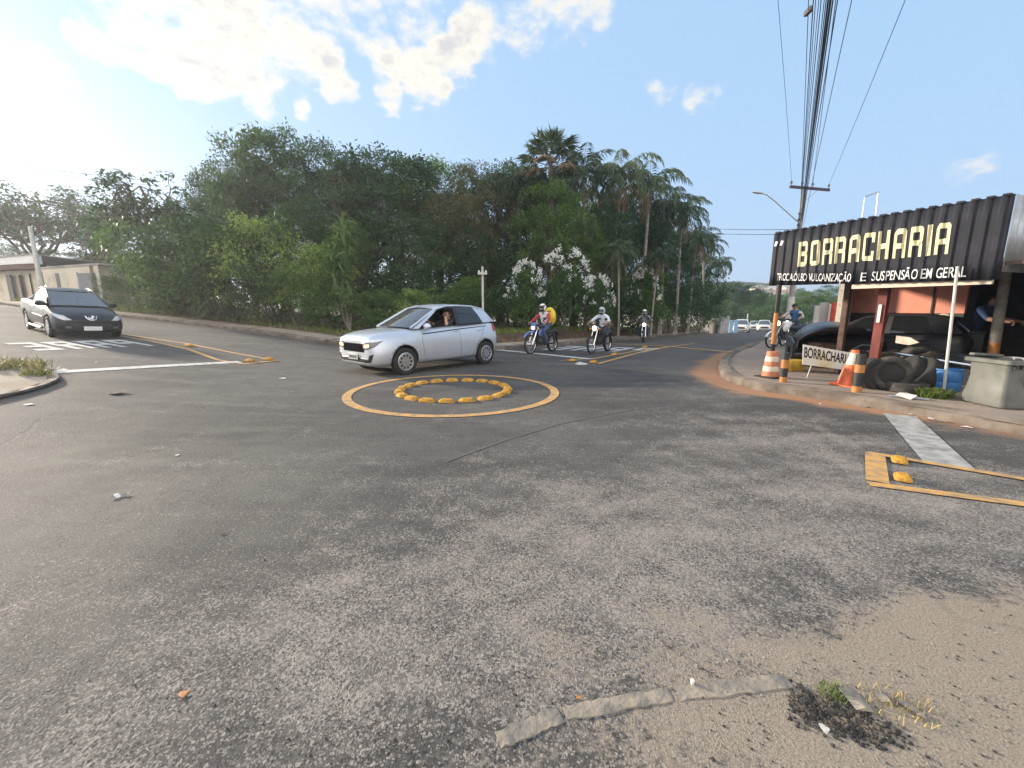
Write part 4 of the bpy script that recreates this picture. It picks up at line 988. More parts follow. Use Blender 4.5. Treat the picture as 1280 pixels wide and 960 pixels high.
# ================================================================ PLANTS
rng = np.random.default_rng(11)
def quads_mesh(name, V):                         # V: (n, 4, 3)
    n = len(V); me = bpy.data.meshes.new(name)
    me.vertices.add(n*4); me.vertices.foreach_set('co', V.reshape(-1).astype(np.float32))
    me.loops.add(n*4); me.loops.foreach_set('vertex_index', np.arange(n*4, dtype=np.int32))
    me.polygons.add(n); me.polygons.foreach_set('loop_start', np.arange(n, dtype=np.int32)*4); me.polygons.foreach_set('loop_total', np.full(n, 4, np.int32))
    me.update(calc_edges=True); return me
def nrm(a): return a/(np.linalg.norm(a, axis=1, keepdims=True)+1e-9)
def leaf_quads(pos, axis, size, asp=.42, bend=.25, nup=None):
    n = len(pos); r_ = rng.normal(size=(n, 3))
    if nup is not None: r_ = r_*.55+np.array([0, 0, 1])*nup
    side = nrm(np.cross(axis, r_)); up = np.cross(side, axis); size = size[:, None]
    return np.stack([pos, pos+axis*size*.5+side*size*asp*.5+up*size*bend*.2, pos+axis*size-up*size*bend*.4, pos+axis*size*.5-side*size*asp*.5+up*size*bend*.2], 1)
def lobe_leaves(lobes, n, size, clump=10, crad=.32, droop=.2, shell=(.72, 1.04), nup=1.):
    L_ = np.array(lobes); wts = (L_[:, 3]*L_[:, 4]+L_[:, 4]*L_[:, 5]+L_[:, 3]*L_[:, 5]); wts /= wts.sum()
    m = n//clump; k = rng.choice(len(L_), m, p=wts)
    d = nrm(rng.normal(size=(m, 3))); d[:, 2] = np.where(d[:, 2] < -.35, -d[:, 2]*.6, d[:, 2]); d = nrm(d)
    SB = 9; sdir_ = nrm(rng.normal(size=(len(L_), SB, 3)).reshape(-1, 3)+np.array([0, 0, .25])).reshape(len(L_), SB, 3)
    sub = sdir_[k, rng.integers(0, SB, m)]; rr = rng.uniform(*shell, size=(m, 1)); cc = L_[k, :3]+sub*L_[k, 3:]*.74+d*L_[k, 3:]*.44*rr
    d = nrm(d+sub*.6)
    ins = np.zeros(m)
    for l in L_:
        ins += (np.linalg.norm((cc-l[:3])/l[3:], axis=1) < .62)
    keep = ins < 1; cc, d = cc[keep], d[keep]; m = len(cc)
    pos = np.repeat(cc, clump, 0)+rng.normal(size=(m*clump, 3))*crad*np.array([1, 1, .6]); dd = np.repeat(d, clump, 0)
    ax = nrm(dd*.7+rng.normal(size=pos.shape)*.75+np.array([0, 0, -droop]))
    return leaf_quads(pos, ax, size*rng.uniform(.6, 1.3, len(pos)), nup=nup)
def limb(q, a, b, r0, r1, seg=7, wob=.12, n=6):
    a, b = Vector(a), Vector(b); L_ = (b-a).length
    pts = [a.lerp(b, i/n)+(Vector((rnd.uniform(-1, 1), rnd.uniform(-1, 1), rnd.uniform(-.4, .4)))*L_*wob*.5 if 0 < i < n else Vector()) for i in range(n+1)]
    q.tube(pts, [r0+(r1-r0)*i/n for i in range(n+1)], seg); return pts
def plant(name, trunk_mb, bark, Q, lm, extra=None):
    root = empty(name)
    if trunk_mb is not None: trunk_mb.build('trunk' if 'shrub' not in name else 'stem', bark, root)
    if Q is not None: link('crown' if 'shrub' not in name else 'foliage', quads_mesh('crown', Q), root, lm)
    for nm, Q2, m2 in extra or []: link(nm, quads_mesh(nm, Q2), root, m2)['kind'] = 'stuff'
    return root
def broad(H, Rc, n, lm, size=.24, seed=0, low=.35, name='broadleaf_tree'):
    rnd.seed(seed); q = MB(); lobes = []
    tp = limb(q, (0, 0, -.2), (rnd.uniform(-.3, .3), rnd.uniform(-.3, .3), H*.5), H*.028+.05, H*.016, 9, .06)
    for k in range(15):
        a = k*2.4+rnd.uniform(-.3, .3); u = k/14; rad = Rc*(.75-.45*abs(u-.4))*rnd.uniform(.6, 1.1); z = H*(low+.12+(1-low-.25)*u)
        r_ = Rc*rnd.uniform(.30, .48); c = (math.cos(a)*rad, math.sin(a)*rad, z); lobes.append((*c, r_, r_, r_*rnd.uniform(.6, .85)))
        limb(q, tp[rnd.choice((2, 3, 4, 5))], c, .07, .025, 5)
    lobes.append((0, 0, H*.62, Rc*.5, Rc*.5, H*.2)); lobes.append((Rc*.1, 0, H*.86, Rc*.34, Rc*.34, H*.13))
    return plant(name, q, M['bark'], lobe_leaves(lobes, n, size, 14, .22), lm)
def shrub(H, Rc, n, lm, size=.2, seed=0, droop=.3, name='leafy_shrub', asp=.42):
    rnd.seed(seed); q = MB(); lobes = []
    for k in range(9):
        a = k*2.4; rad = Rc*rnd.uniform(.1, .62); z = H*rnd.uniform(.2, .8); r_ = Rc*rnd.uniform(.36, .55)
        c = (math.cos(a)*rad, math.sin(a)*rad, z); lobes.append((*c, r_, r_, min(H*.3, r_*1.1))); limb(q, (math.cos(a)*.1, math.sin(a)*.1, -.1), c, .035, .012, 5)
    lobes.append((0, 0, H*.3, Rc*.8, Rc*.8, H*.3))
    return plant(name, q, M['bark'], lobe_leaves(lobes, n, size, 8, .17, droop, (.7, 1.08)), lm)
def frond_quads(base, az, el, L_, nl, ll, droop, asp=.10, hang=.5):
    """a feather frond: leaflets in pairs along a drooping midrib; returns quads and midrib points"""
    pts = []; p = np.array(base, float); e = el
    N = 16
    for i in range(N+1):
        pts.append(p.copy()); d = np.array([math.cos(az)*math.cos(e), math.sin(az)*math.cos(e), math.sin(e)]); p = p+d*L_/N; e -= droop/N*(1+i/N)
    pts = np.array(pts); out = []
    side0 = np.array([-math.sin(az), math.cos(az), 0])
    t = np.linspace(.12, .99, nl); f = t*N; i0 = np.minimum(f.astype(int), N-1); pos = pts[i0]+(pts[i0+1]-pts[i0])*(f-i0)[:, None]; tan = nrm(pts[i0+1]-pts[i0])
    for sg in (1, -1):
        ax = nrm(tan*.65+side0*sg*.9+np.array([0, 0, -hang])+rng.normal(size=pos.shape)*.08); sz = ll*np.sin(np.pi*np.clip(t*.86+.12, 0, 1))**.7*rng.uniform(.85, 1.1, nl)
        out.append(leaf_quads(pos, ax, sz, asp, .5, 1.))
    w = .012; rb = np.stack([pts[:-1]+side0*w, pts[1:]+side0*w*.7, pts[1:]-side0*w*.7, pts[:-1]-side0*w], 1)
    return np.concatenate(out+[rb])
def feather_palm(H, L_=2.3, nf=16, seed=0, lm=None, droop=1.7, hang=.6, tw=.11, skirt=5, name='feather_palm', stems=1):
    rnd.seed(seed); q = MB(); Q = []; D = []
    for s_ in range(stems):
        bx, by = (rnd.uniform(-.5, .5), rnd.uniform(-.5, .5)) if stems > 1 else (0, 0); h = H*(1-.13*s_); ln = (bx*2.2+rnd.uniform(-.4, .4), by*2.2+rnd.uniform(-.4, .4))
        tp = [Vector((bx+ln[0]*(i/7)**1.6, by+ln[1]*(i/7)**1.6, -.2+(h+.2)*i/7)) for i in range(8)]
        q.tube(tp, [tw*1.3]+[tw*(1-.25*i/7) for i in range(1, 8)], 9); top = tp[-1]
        q.tube([top, top+Vector((0, 0, .5))], [tw*.85, tw*.5], 8)
        for k in range(nf):
            az = k*2.4+rnd.uniform(-.2, .2); el = 1.35-1.25*k/nf+rnd.uniform(-.1, .1)
            Q.append(frond_quads(top+Vector((0, 0, .35)), az, el, L_*rnd.uniform(.85, 1.1), 34, L_*.24, droop*rnd.uniform(.8, 1.15), .11, hang))
        for k in range(skirt):
            D.append(frond_quads(top+Vector((0, 0, .1)), rnd.uniform(0, 6.28), -.5+rnd.uniform(-.4, .2), L_*.7, 22, L_*.16, .9, .1, .9))
    return plant(name, q, M['palebark'], np.concatenate(Q), lm or M['palm'], [('dry_frond', np.concatenate(D), M['dead'])] if D else None)
def fan_palm(H, seed=0, name='fan_palm'):
    rnd.seed(seed); q = MB(); q.tube([(0, 0, -.2), (.05, 0, H*.5), (0, .1, H)], [.2, .15, .14], 9); Q = []; D = []
    for k in range(26):
        az = k*2.4; el = 1.3-1.7*k/26; d = Vector((math.cos(az)*math.cos(el), math.sin(az)*math.cos(el), math.sin(el))); c = Vector((0, .1, H))+d*rnd.uniform(.9, 1.25)
        q.tube([(0, .1, H), c], .015, 4)
        sd = Vector((-math.sin(az), math.cos(az), 0)); a = np.linspace(-1.5, 1.5, 20)
        ax = np.array([(d*math.cos(t)+sd*math.sin(t)+Vector((0, 0, -.22*abs(t)))).normalized()[:] for t in a]); (Q if k < 20 else D).append(leaf_quads(np.tile(np.array(c), (20, 1)), ax, np.full(20, .85)*np.cos(a*.35), .16, .6, 1.))
    return plant(name, q, M['bark'], np.concatenate(Q), M['palm'], [('dry_frond', np.concatenate(D), M['dead'])])
def open_tree(H, Rc, nt, seed, lm, name='open_crowned_tree', size=.3, per=26, flat=.25, crad=.3, bark=None, low=.35):
    """visible forking limbs, leaves only in tufts at the tips so the sky shows through"""
    rnd.seed(seed); q = MB(); tips = []
    b = bark or M['bark']; fork = Vector((rnd.uniform(-.2, .2), 0, H*low)); limb(q, (0, 0, -.2), fork, H*.03+.03, H*.02, 8, .05)
    for k in range(7):
        a = k*.9+rnd.uniform(-.3, .3); e = Vector((math.cos(a)*Rc*rnd.uniform(.35, .6), math.sin(a)*Rc*rnd.uniform(.35, .6), H*rnd.uniform(.68, .8))); pts = limb(q, fork, e, H*.013, H*.007, 6, .14)
        for j in range(nt//7):
            c = pts[rnd.choice((3, 4, 5, 6))]; a2 = a+rnd.uniform(-1., 1.); r_ = Rc*rnd.uniform(.45, 1.); t = Vector((math.cos(a2)*r_, math.sin(a2)*r_, H*(1-flat*(r_/Rc)**2-rnd.uniform(0, flat*.9))))
            limb(q, c, t, H*.005, H*.0018, 4, .2, 5); tips.append(t)
    tips = np.array(tips); 
    if per == 0: return plant(name, q, b, None, lm)
    pos = np.repeat(tips, per, 0)+rng.normal(size=(len(tips)*per, 3))*np.array([crad, crad, crad*.4]); ax = nrm(rng.normal(size=pos.shape)*np.array([1, 1, .35])+np.array([0, 0, -.3]))
    return plant(name, q, b, leaf_quads(pos, ax, size*rng.uniform(.6, 1.3, len(pos)), .45, .3, 1.2), lm)
def dracaena(H, seed=0):
    rnd.seed(seed); q = MB(); Q = []
    for k in range(4):
        t = Vector((rnd.uniform(-.5, .5), rnd.uniform(-.4, .4), H*(.55+.13*k))); limb(q, (0, 0, -.1), t, .05, .03, 6)
        n = 120; d = nrm(rng.normal(size=(n, 3))+np.array([0, 0, .25])); Q.append(leaf_quads(np.tile(np.array(t), (n, 1))+rng.normal(size=(n, 3))*np.array([.05, .05, .25]), d, rng.uniform(.6, .95, n), .09, .7, 1.))
    return plant('dracaena', q, M['palebark'], np.concatenate(Q), M['leaf'])
def flower_shrub(H, Rc, seed=0, lm=None):
    r_ = shrub(H, Rc, 5200, lm or M['leaf'], .19, seed, .2, 'flowering_shrub'); rnd.seed(seed)
    n = 70; d = nrm(rng.normal(size=(n, 3))+np.array([0, 0, .45])); d = d[d[:, 2] > -.25]; cc = np.array([0, 0, H*.62])+d*np.array([Rc*1.02, Rc*1.02, H*.43])
    k = 22; pos = np.repeat(cc, k, 0)+rng.normal(size=(len(cc)*k, 3))*.075; ax = nrm(np.repeat(d, k, 0)+rng.normal(size=pos.shape)*.6)
    link('flower_cluster', quads_mesh('flower_cluster', leaf_quads(pos, ax, rng.uniform(.07, .12, len(pos)), .8, .2)), r_, M['flower'])['kind'] = 'stuff'; return r_
PROTO = {}
def proto(key, fn):
    if key not in PROTO: PROTO[key] = [fn(), False]
    return PROTO[key]
def grow(key, fn, px, Y, top, label, cat, group=None, H0=10., rz=None, wide=1., dz=.35, base=None, sink=0.):
    e = proto(key, fn); r_ = e[0] if not e[1] else copy_tree(e[0]); e[1] = True
    p = P(px, 300, Y); g = T(p.x, Y)+dz-sink; h = P(px, top, Y).z-g; s_ = h/H0
    r_.location = (p.x, Y, g); r_.scale = (s_*wide, s_*wide, s_); r_.rotation_euler = (0, 0, rnd.uniform(0, 6.28) if rz is None else rz); tag(r_, label, cat, group); return r_
rz = random.Random(5)
BR = {k: (lambda k=k, lm=lm, sd=sd, sz=sz: broad(10, 3.6, 22000, M[lm], sz*.76, sd)) for k, lm, sd, sz in (('ba', 'leafd', 1, .27), ('bb', 'leaf', 2, .24), ('bc', 'leafd', 3, .22), ('bo', 'leafo', 4, .2))}
SH = {k: (lambda k=k, lm=lm, sd=sd, sz=sz: shrub(4, 2.0, 10500, M[lm], sz*.8, sd, dr)) for k, lm, sd, sz, dr in (('sa', 'leaf', 11, .24, .6), ('sb', 'leafd', 12, .2, .5), ('sc', 'leafb', 13, .19, .4), ('sd', 'leaf', 14, .17, .9))}
TG = 'tall trees of the grove'; SG = 'shrubs along the foot of the grove'
words = {'ba': 'dark dense broadleaf tree', 'bb': 'mid green broadleaf tree', 'bc': 'dark small leaved tree', 'bo': 'olive brown thin leaved tree'}
trees = [('ba', 352, 27, 160, .9, 'tallest, at the left top of the grove'), ('bb', 312, 27, 190, .75, 'left of the tallest tree'), ('ba', 278, 28, 207, .62, 'on the left shoulder of the grove'), ('bc', 398, 29, 172, 1., 'right of the tallest tree'),
         ('ba', 492, 26, 190, 1.15, 'with a rounded top, in the middle of the grove'), ('bc', 455, 30, 200, 1., 'behind the dip left of the rounded top'), ('bb', 545, 28, 200, 1.1, 'under the bare branches'), ('bo', 588, 24.5, 208, .85, 'with hanging twigs right of middle'), ('ba', 625, 28, 205, 1., 'just left of the fan palm'),
         ('bc', 258, 26, 276, .7, 'low, below the open crowned tree'), ('bb', 385, 24, 245, .9, 'in front of the tallest tree'), ('bc', 530, 23.5, 262, .95, 'low in the dark middle of the grove'), ('ba', 665, 27, 225, 1., 'behind the flowering shrubs'), ('bc', 720, 29, 225, 1., 'among the feather palms'),
         ('ba', 775, 32, 240, 1., 'behind the palms near the farthest rider'), ('bc', 825, 37, 275, 1., 'towards the end of the palm row'), ('ba', 862, 44, 312, 1.1, 'at the end of the palm row'), ('bb', 440, 23, 275, .8, 'behind the spiky dracaena'), ('bc', 600, 23, 285, .9, 'behind the slender white post'), ('bb', 735, 23.5, 272, .62, 'bright, above the big flowering shrub'), ('bc', 160, 29, 325, .8, 'at the far left end of the grove'), ('bb', 692, 23.4, 226, .8, 'in front of the fan palm trunk'), ('bc', 752, 25.5, 250, .8, 'between the first two feather palms'), ('ba', 805, 29, 262, .8, 'under the tallest right hand palm'), ('bc', 842, 35, 290, .9, 'under the stiff palm on the right edge')]
for k, px, Y, top, wd, wh in trees: grow(k, BR[k], px, Y, top, words[k]+' '+wh, 'tree', TG, 10., rz.uniform(0, 6), wd)
grow('op', lambda: open_tree(10, 3.4, 98, 21, M['leafd'], 'open_crowned_tree', .34, 30, .35), 192, 25.5, 196, 'open crowned tree with big loose leaves and sky showing through', 'tree', TG, 10., 1., .95)
grow('oq', lambda: open_tree(10, 2.4, 56, 22, M['leafd'], 'open_crowned_tree', .3, 20, .3), 440, 25.5, 172, 'tall thin tree with layered tufts right of the tallest tree', 'tree', TG, 10., 2., .8)
grow('bare', lambda: open_tree(10, 3.0, 84, 23, M['leafo'], 'bare_tree', .3, 0, .45, bark=M['palebark']), 548, 30, 176, 'pale bare branched tree sticking out above the grove', 'tree', None, 10., 0., .9)
swords = {'sa': 'mid green large leaved shrub', 'sb': 'dark drooping shrub', 'sc': 'bright yellow green shrub', 'sd': 'green creeper hung shrub'}
shr = [('sd', 158, 24.5, 325, 1., 'beside the grey wall at the left end'), ('sb', 182, 23.5, 312, 1., 'second from the left end'), ('sa', 212, 22.8, 285, 1.05, 'below the open crowned tree'), ('sd', 245, 22.2, 262, 1.1, 'tall, a third of the way along'), ('sa', 283, 21.5, 268, 1.05, 'hung with big leaves near the middle of the hedge'), ('sc', 338, 21.5, 276, .95, 'rounded, catching the light'), ('sb', 318, 20.6, 322, 1.05, 'in front of the rounded bright one'), ('sc', 384, 20.8, 306, .95, 'lower one left of the dracaena'), ('sd', 362, 20, 330, .95, 'low at the kerb end'), ('sa', 405, 20, 338, 1., 'at the foot of the dracaena'), ('sb', 262, 21, 330, 1.1, 'low in front of the tall creeper'), ('sd', 222, 22, 335, 1.1, 'low at the verge edge'),
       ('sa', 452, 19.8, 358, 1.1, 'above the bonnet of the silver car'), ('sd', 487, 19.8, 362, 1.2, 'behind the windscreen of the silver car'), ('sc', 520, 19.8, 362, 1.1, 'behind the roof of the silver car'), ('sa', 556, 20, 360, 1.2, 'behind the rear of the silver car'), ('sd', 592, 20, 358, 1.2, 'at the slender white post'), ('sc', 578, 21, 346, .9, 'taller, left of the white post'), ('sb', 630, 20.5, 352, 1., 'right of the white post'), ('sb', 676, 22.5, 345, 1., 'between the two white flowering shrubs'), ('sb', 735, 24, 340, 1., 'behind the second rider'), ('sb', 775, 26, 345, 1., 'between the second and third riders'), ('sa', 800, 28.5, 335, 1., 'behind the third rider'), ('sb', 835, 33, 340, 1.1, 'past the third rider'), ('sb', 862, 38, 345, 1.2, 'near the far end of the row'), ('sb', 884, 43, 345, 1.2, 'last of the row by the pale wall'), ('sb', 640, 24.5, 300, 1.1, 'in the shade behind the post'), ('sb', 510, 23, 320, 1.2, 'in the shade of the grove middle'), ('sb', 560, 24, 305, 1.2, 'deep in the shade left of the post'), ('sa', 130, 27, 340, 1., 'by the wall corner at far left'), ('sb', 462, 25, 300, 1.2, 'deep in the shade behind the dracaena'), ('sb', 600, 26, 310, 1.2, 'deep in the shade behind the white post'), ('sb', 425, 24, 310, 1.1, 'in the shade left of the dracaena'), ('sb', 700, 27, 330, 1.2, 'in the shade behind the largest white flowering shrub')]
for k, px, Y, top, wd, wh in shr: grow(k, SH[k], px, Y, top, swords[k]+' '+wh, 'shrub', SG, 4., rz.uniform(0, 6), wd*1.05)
grow('dr', lambda: dracaena(4.2), 430, 19.6, 285, 'spiky dracaena with long strap leaves in front of the grove', 'plant', None, 4.2)
FG = 'white flowering shrubs by the road'
for px, Y, top, wd, wh in ((656, 20.2, 332, .75, 'with loose sprays, left of the large one'), (707, 20.2, 316, .85, 'largest, thickly covered in white'), (752, 21.6, 348, .7, 'small, above the second rider'), (808, 26.5, 340, .7, 'farthest, half hidden by palm fronds')):
    grow('fl%d' % (px == 707), lambda px=px: flower_shrub(4, 1.5, px), px, Y, top, 'white flowering shrub '+wh, 'shrub', FG, 4., rz.uniform(0, 6), wd)
PG = 'palms along the far road'
grow('fan', lambda: fan_palm(8.6, 3), 688, 24, 176, 'fan palm with rounded leaves on top of the grove', 'palm', None, 9.8, .4)
pal = [('p1', 735, 24.5, 188, 'with drooping crown right of the fan palm'), ('p2', 764, 26, 192, 'second right of the fan palm'), ('p1', 806, 27, 205, 'with dry fronds, tallest of the right half'), ('p2', 832, 30, 236, 'leaning, at the right shoulder'), ('p1', 852, 31.5, 246, 'with stiff upright fronds on the right edge'), ('p2', 868, 34, 280, 'lower, on the right edge'), ('p1', 886, 39, 290, 'near the end of the row'), ('p2', 899, 45, 316, 'last of the row, with hanging dead leaves'), ('p1', 778, 22.5, 298, 'short, with a pale bare trunk by the second rider'), ('p2', 700, 26, 212, 'left, under the fan palm'), ('p2', 655, 25.5, 205, 'leftmost, beside the dark trees'), ('p2', 820, 25.5, 305, 'short, arching over the third rider')]
for k, px, Y, top, wh in pal:
    fn = (lambda: feather_palm(8, 2.8, 22, 31)) if k == 'p1' else (lambda: feather_palm(8, 2.9, 20, 32, droop=2.2, hang=.9, skirt=7))
    grow(k, fn, px, Y, top+6, 'feather palm '+wh, 'palm', PG, 9.3, rz.uniform(0, 6))
# dense dark wood closing the view behind the grove
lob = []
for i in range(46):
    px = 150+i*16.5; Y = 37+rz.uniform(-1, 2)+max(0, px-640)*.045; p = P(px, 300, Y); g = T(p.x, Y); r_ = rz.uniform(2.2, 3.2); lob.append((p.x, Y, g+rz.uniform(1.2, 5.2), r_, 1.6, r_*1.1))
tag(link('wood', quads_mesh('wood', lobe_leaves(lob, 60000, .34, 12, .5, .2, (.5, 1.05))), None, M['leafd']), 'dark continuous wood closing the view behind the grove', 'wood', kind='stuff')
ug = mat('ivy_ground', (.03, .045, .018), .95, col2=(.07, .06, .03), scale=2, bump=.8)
# far trees
FT = 'far trees down the road'
for k, px, Y, top, wd, wh in (('ba', 925, 85, 352, 1.9, 'wide dark tree over the three white cars'), ('bb', 903, 75, 368, 1.2, 'lower tree left of the white cars'), ('bb', 962, 80, 366, 1.3, 'tree behind the left sign post'), ('bc', 990, 62, 368, 1.4, 'tree behind the utility pole foot'), ('bb', 1030, 55, 362, 1.4, 'tree under the left end of the sign'), ('bc', 1060, 60, 355, 1.4, 'tree behind the shop end wall'), ('ba', 945, 120, 362, 1.6, 'distant tree on the skyline beyond the cars'), ('bb', 900, 110, 372, 1.6, 'distant low tree at the road bend')):
    grow(k, BR[k], px, Y, top, wh, 'tree', FT, 10., rz.uniform(0, 6), wd, 0.)
for px, Y, top, wh in ((908, 62, 380, 'dark bush over the pale wall at the end of the palm row'), (933, 74, 378, 'dark bush right behind the first white car'), (952, 70, 380, 'dark bush behind the middle white car'), (972, 58, 378, 'dark bush between the sign post and the utility pole'), (1000, 50, 378, 'dark bush behind the man in the blue vest'), (1026, 46, 376, 'dark bush behind the patched sheet fence')):
    grow('sb', SH['sb'], px, Y, top, wh, 'shrub', 'bushes closing the far road', 4., rz.uniform(0, 6), 1.1, 0.)
LT = 'trees behind the left buildings'
grow('um', lambda: open_tree(10, 6.6, 260, 41, M['leafd'], 'spreading_tree', .34, 34, .30, .42, low=.3), 42, 44, 222, 'wide spreading tree with contorted limbs behind the low buildings', 'tree', None, 10., .6, 1.)
for k, px, Y, top, wd, wh in (('bc', 0, 48, 300, 1.4, 'dark tree behind the leftmost building'), ('bb', 62, 42, 312, 1.5, 'low tree behind the concrete pole'), ('bc', 105, 40, 316, 1.1, 'tree right of the spreading tree'), ('bb', 140, 36, 312, .9, 'tree behind the cream gable'), ('bo', 118, 36, 292, .6, 'thin olive tree beside the open crowned tree')):
    grow(k, BR[k], px, Y, top, wh, 'tree', LT, 10., rz.uniform(0, 6), wd, 0.)
# weeds on the left corner and at the foot of the pole
def weed(name, px, py, n, rad, hh, label, m='weed', dz=.05, w=.008):
    g = G(px, py); sp = []
    for _ in range(n):
        a, r_ = rnd.uniform(0, 6.28), rad*rnd.random()**.6; sp.append((g.x+math.cos(a)*r_, g.y+math.sin(a)*r_*.8, T(g.x+math.cos(a)*r_, g.y)+dz))
    tag(blades(name, sp, hh, M[m], w, .9), label, 'weeds', kind='stuff')
weed('weed_clump', 14, 462, 420, .6, .17, 'straggling half dry weeds on the left pavement corner')
weed('weed_clump', 46, 472, 160, .26, .12, 'low dry weeds at the tip of the left corner kerb')
# ================================================================ TYRE SHOP CORNER
L0 = G(962, 470); YR = 6.55
R0 = P(1266, 300, YR); sd_ = Vector((R0.x-L0.x, R0.y-L0.y, 0)); SL = sd_.length; sd_.normalize()
nin = Vector((-sd_.y, sd_.x, 0)); nin = nin if nin.x > 0 else -nin                 # pointing into the shop
def onsign(px, py):
    r_ = ray(px, py); k = ((L0.x)*nin.x+(L0.y)*nin.y)/(r_.x*nin.x+r_.y*nin.y); p = Vector((0, 0, CH))+r_*k
    return (p-L0).dot(sd_), p.z
def SP(s, n, z): return Vector((L0.x, L0.y, 0))+sd_*s+nin*n+Vector((0, 0, z))
sTL, sBL, sTR, sBR = onsign(968, 292), onsign(966, 357), onsign(1270, 242), onsign(1262, 349)
smin, smax = sTL[0], sTR[0]
def ztop(s): return sTL[1]+(sTR[1]-sTL[1])*(s-smin)/(smax-smin)
def zbot(s): return sBL[1]+(sBR[1]-sBL[1])*(s-smin)/(smax-smin)
PER = .165
def corr(s):                                     # trapezoidal ribs, towards the street
    u = (s/PER) % 1
    return -.024*max(0, min(1, min((u-.08)/.12, (.62-u)/.12)))
SYAW = math.atan2(sd_.y, sd_.x)
sign = empty('shop_sign', label='long black corrugated metal sign reading BORRACHARIA in cream yellow capitals', cat='sign')
q = MB(); ss = []
s = smin
while s < smax:
    for du in (0, .08, .20, .50, .62): ss.append(s+du*PER)
    s += PER
ss = sorted(v for v in set(ss) if smin <= v <= smax)+[smax]
q.grid([[SP(s, corr(s-smin), zbot(s)+(ztop(s)-zbot(s))*k/4) for k in range(5)] for s in ss])
o = q.build('panel', M['signblack'], sign, True, 20); m = o.modifiers.new('s', 'SOLIDIFY'); m.thickness = .004; m.offset = 1
# rust-stained ends of the roof sheets along the top edge
q = MB(); k = 0
for i, s in enumerate(np.arange(smin+.08, smax-.05, PER)):
    q.box(SP(s, .05, ztop(s)+.008), (.085, .16, .03), Euler((0, 0, SYAW)).to_matrix())
rf = q.build('roof_sheet_edge', M['signblack'], sign)
q = MB(); e0 = SP(smax+.004, .02, 0); ax = Vector((.86, .30, 0)).normalized()
pts = [e0+ax*(.165*i/4)*1.0+Vector((.0, 0, 0)) for i in range(25)]
perp = Vector((-ax.y, ax.x, 0)); off = (0, 0, 1, 1)
q.grid([[p+perp*(.02*off[i % 4])+Vector((0, 0, z)) for z in (sBR[1]+.12, sTR[1]+.0)] for i, p in enumerate(pts)])
o = q.build('side_sheet', M['steel'], sign, True, 20); m = o.modifiers.new('s', 'SOLIDIFY'); m.thickness = .003
def sign_cut(verts, faces, name, mt, lift):      # paint that follows the ribs
    bm = bmesh.new(); vv = [bm.verts.new(v) for v in verts]
    for f in faces: bm.faces.new([vv[i] for i in f])
    a = min(v[0] for v in verts); b = max(v[0] for v in verts); cuts = []
    s = smin
    while s < smax+PER: cuts += [s+PER*u for u in (0, .08, .14, .20, .50, .56, .62)]; s += PER
    for c in cuts:
        if a < c < b: bmesh.ops.bisect_plane(bm, geom=bm.verts[:]+bm.edges[:]+bm.faces[:], plane_co=(c, 0, 0), plane_no=(1, 0, 0))
    for v in bm.verts: v.co = SP(v.co.x, corr(v.co.x-smin)-lift-.004, v.co.y)
    me = bpy.data.meshes.new(name); bm.to_mesh(me); bm.free(); return link(name, me, sign, mt)
t = .25
GLY = {'B': [[(0, 0), (t, 0), (t, 1), (0, 1)], [(t, 0), (.85, 0), (1, .1), (1, .42), (.72, .42), (.72, .17), (t, .17)], [(t, .42), (1, .42), (.92, .52), (t, .58)], [(t, .58), (.92, .52), (1, .62), (.72, .62), (.72, .6), (t, .6)], [(.72, .62), (1, .62), (1, .9), (.85, 1), (t, 1), (t, .83), (.72, .83)]],
       'O': [[(0, .1), (t, .17), (t, .83), (0, .9)], [(0, .9), (t, .83), (.73, .83), (1, .9), (.85, 1), (.15, 1)], [(1, .9), (.73, .83), (.73, .17), (1, .1)], [(1, .1), (.73, .17), (t, .17), (0, .1), (.15, 0), (.85, 0)]],
       'R': [[(0, 0), (t, 0), (t, 1), (0, 1)], [(t, .82), (.73, .82), (.73, 1), (t, 1)], [(.73, .42), (1, .5), (1, .9), (.85, 1), (.73, 1)], [(t, .38), (.73, .38), (.73, .54), (t, .54)], [(.73, .38), (.73, 0), (1, 0), (1, .4), (.92, .47)]],
       'A': [[(0, 0), (t, 0), (t, .82), (.2, 1), (0, .85)], [(t, .82), (.73, .82), (.73, 1), (.2, 1)], [(.73, 0), (1, 0), (1, .9), (.88, 1), (.73, 1)], [(t, .32), (.73, .32), (.73, .5), (t, .5)]],
       'C': [[(0, .1), (t, .17), (t, .83), (0, .9)], [(0, .9), (t, .83), (1, .83), (1, 1), (.15, 1)], [(1, .83), (.74, .83), (.74, .66), (1, .66)], [(0, .1), (.15, 0), (1, 0), (1, .17), (t, .17)], [(1, .17), (1, .34), (.74, .34), (.74, .17)]],
       'H': [[(0, 0), (t, 0), (t, 1), (0, 1)], [(t, .38), (.72, .38), (.72, .56), (t, .56)], [(.72, 0), (1, 0), (1, 1), (.72, 1)]], 'I': [[(0, 0), (1, 0), (1, 1), (0, 1)]]}
c00, c01, c10, c11 = onsign(998, 333.5), onsign(999.5, 303), onsign(1186, 317.5), onsign(1190, 277.5)
word = 'BORRACHARIA'; wid = {'I': .34}; gap = .30
totw = sum(wid.get(c, 1.) for c in word)+gap*(len(word)-1); u0 = 0
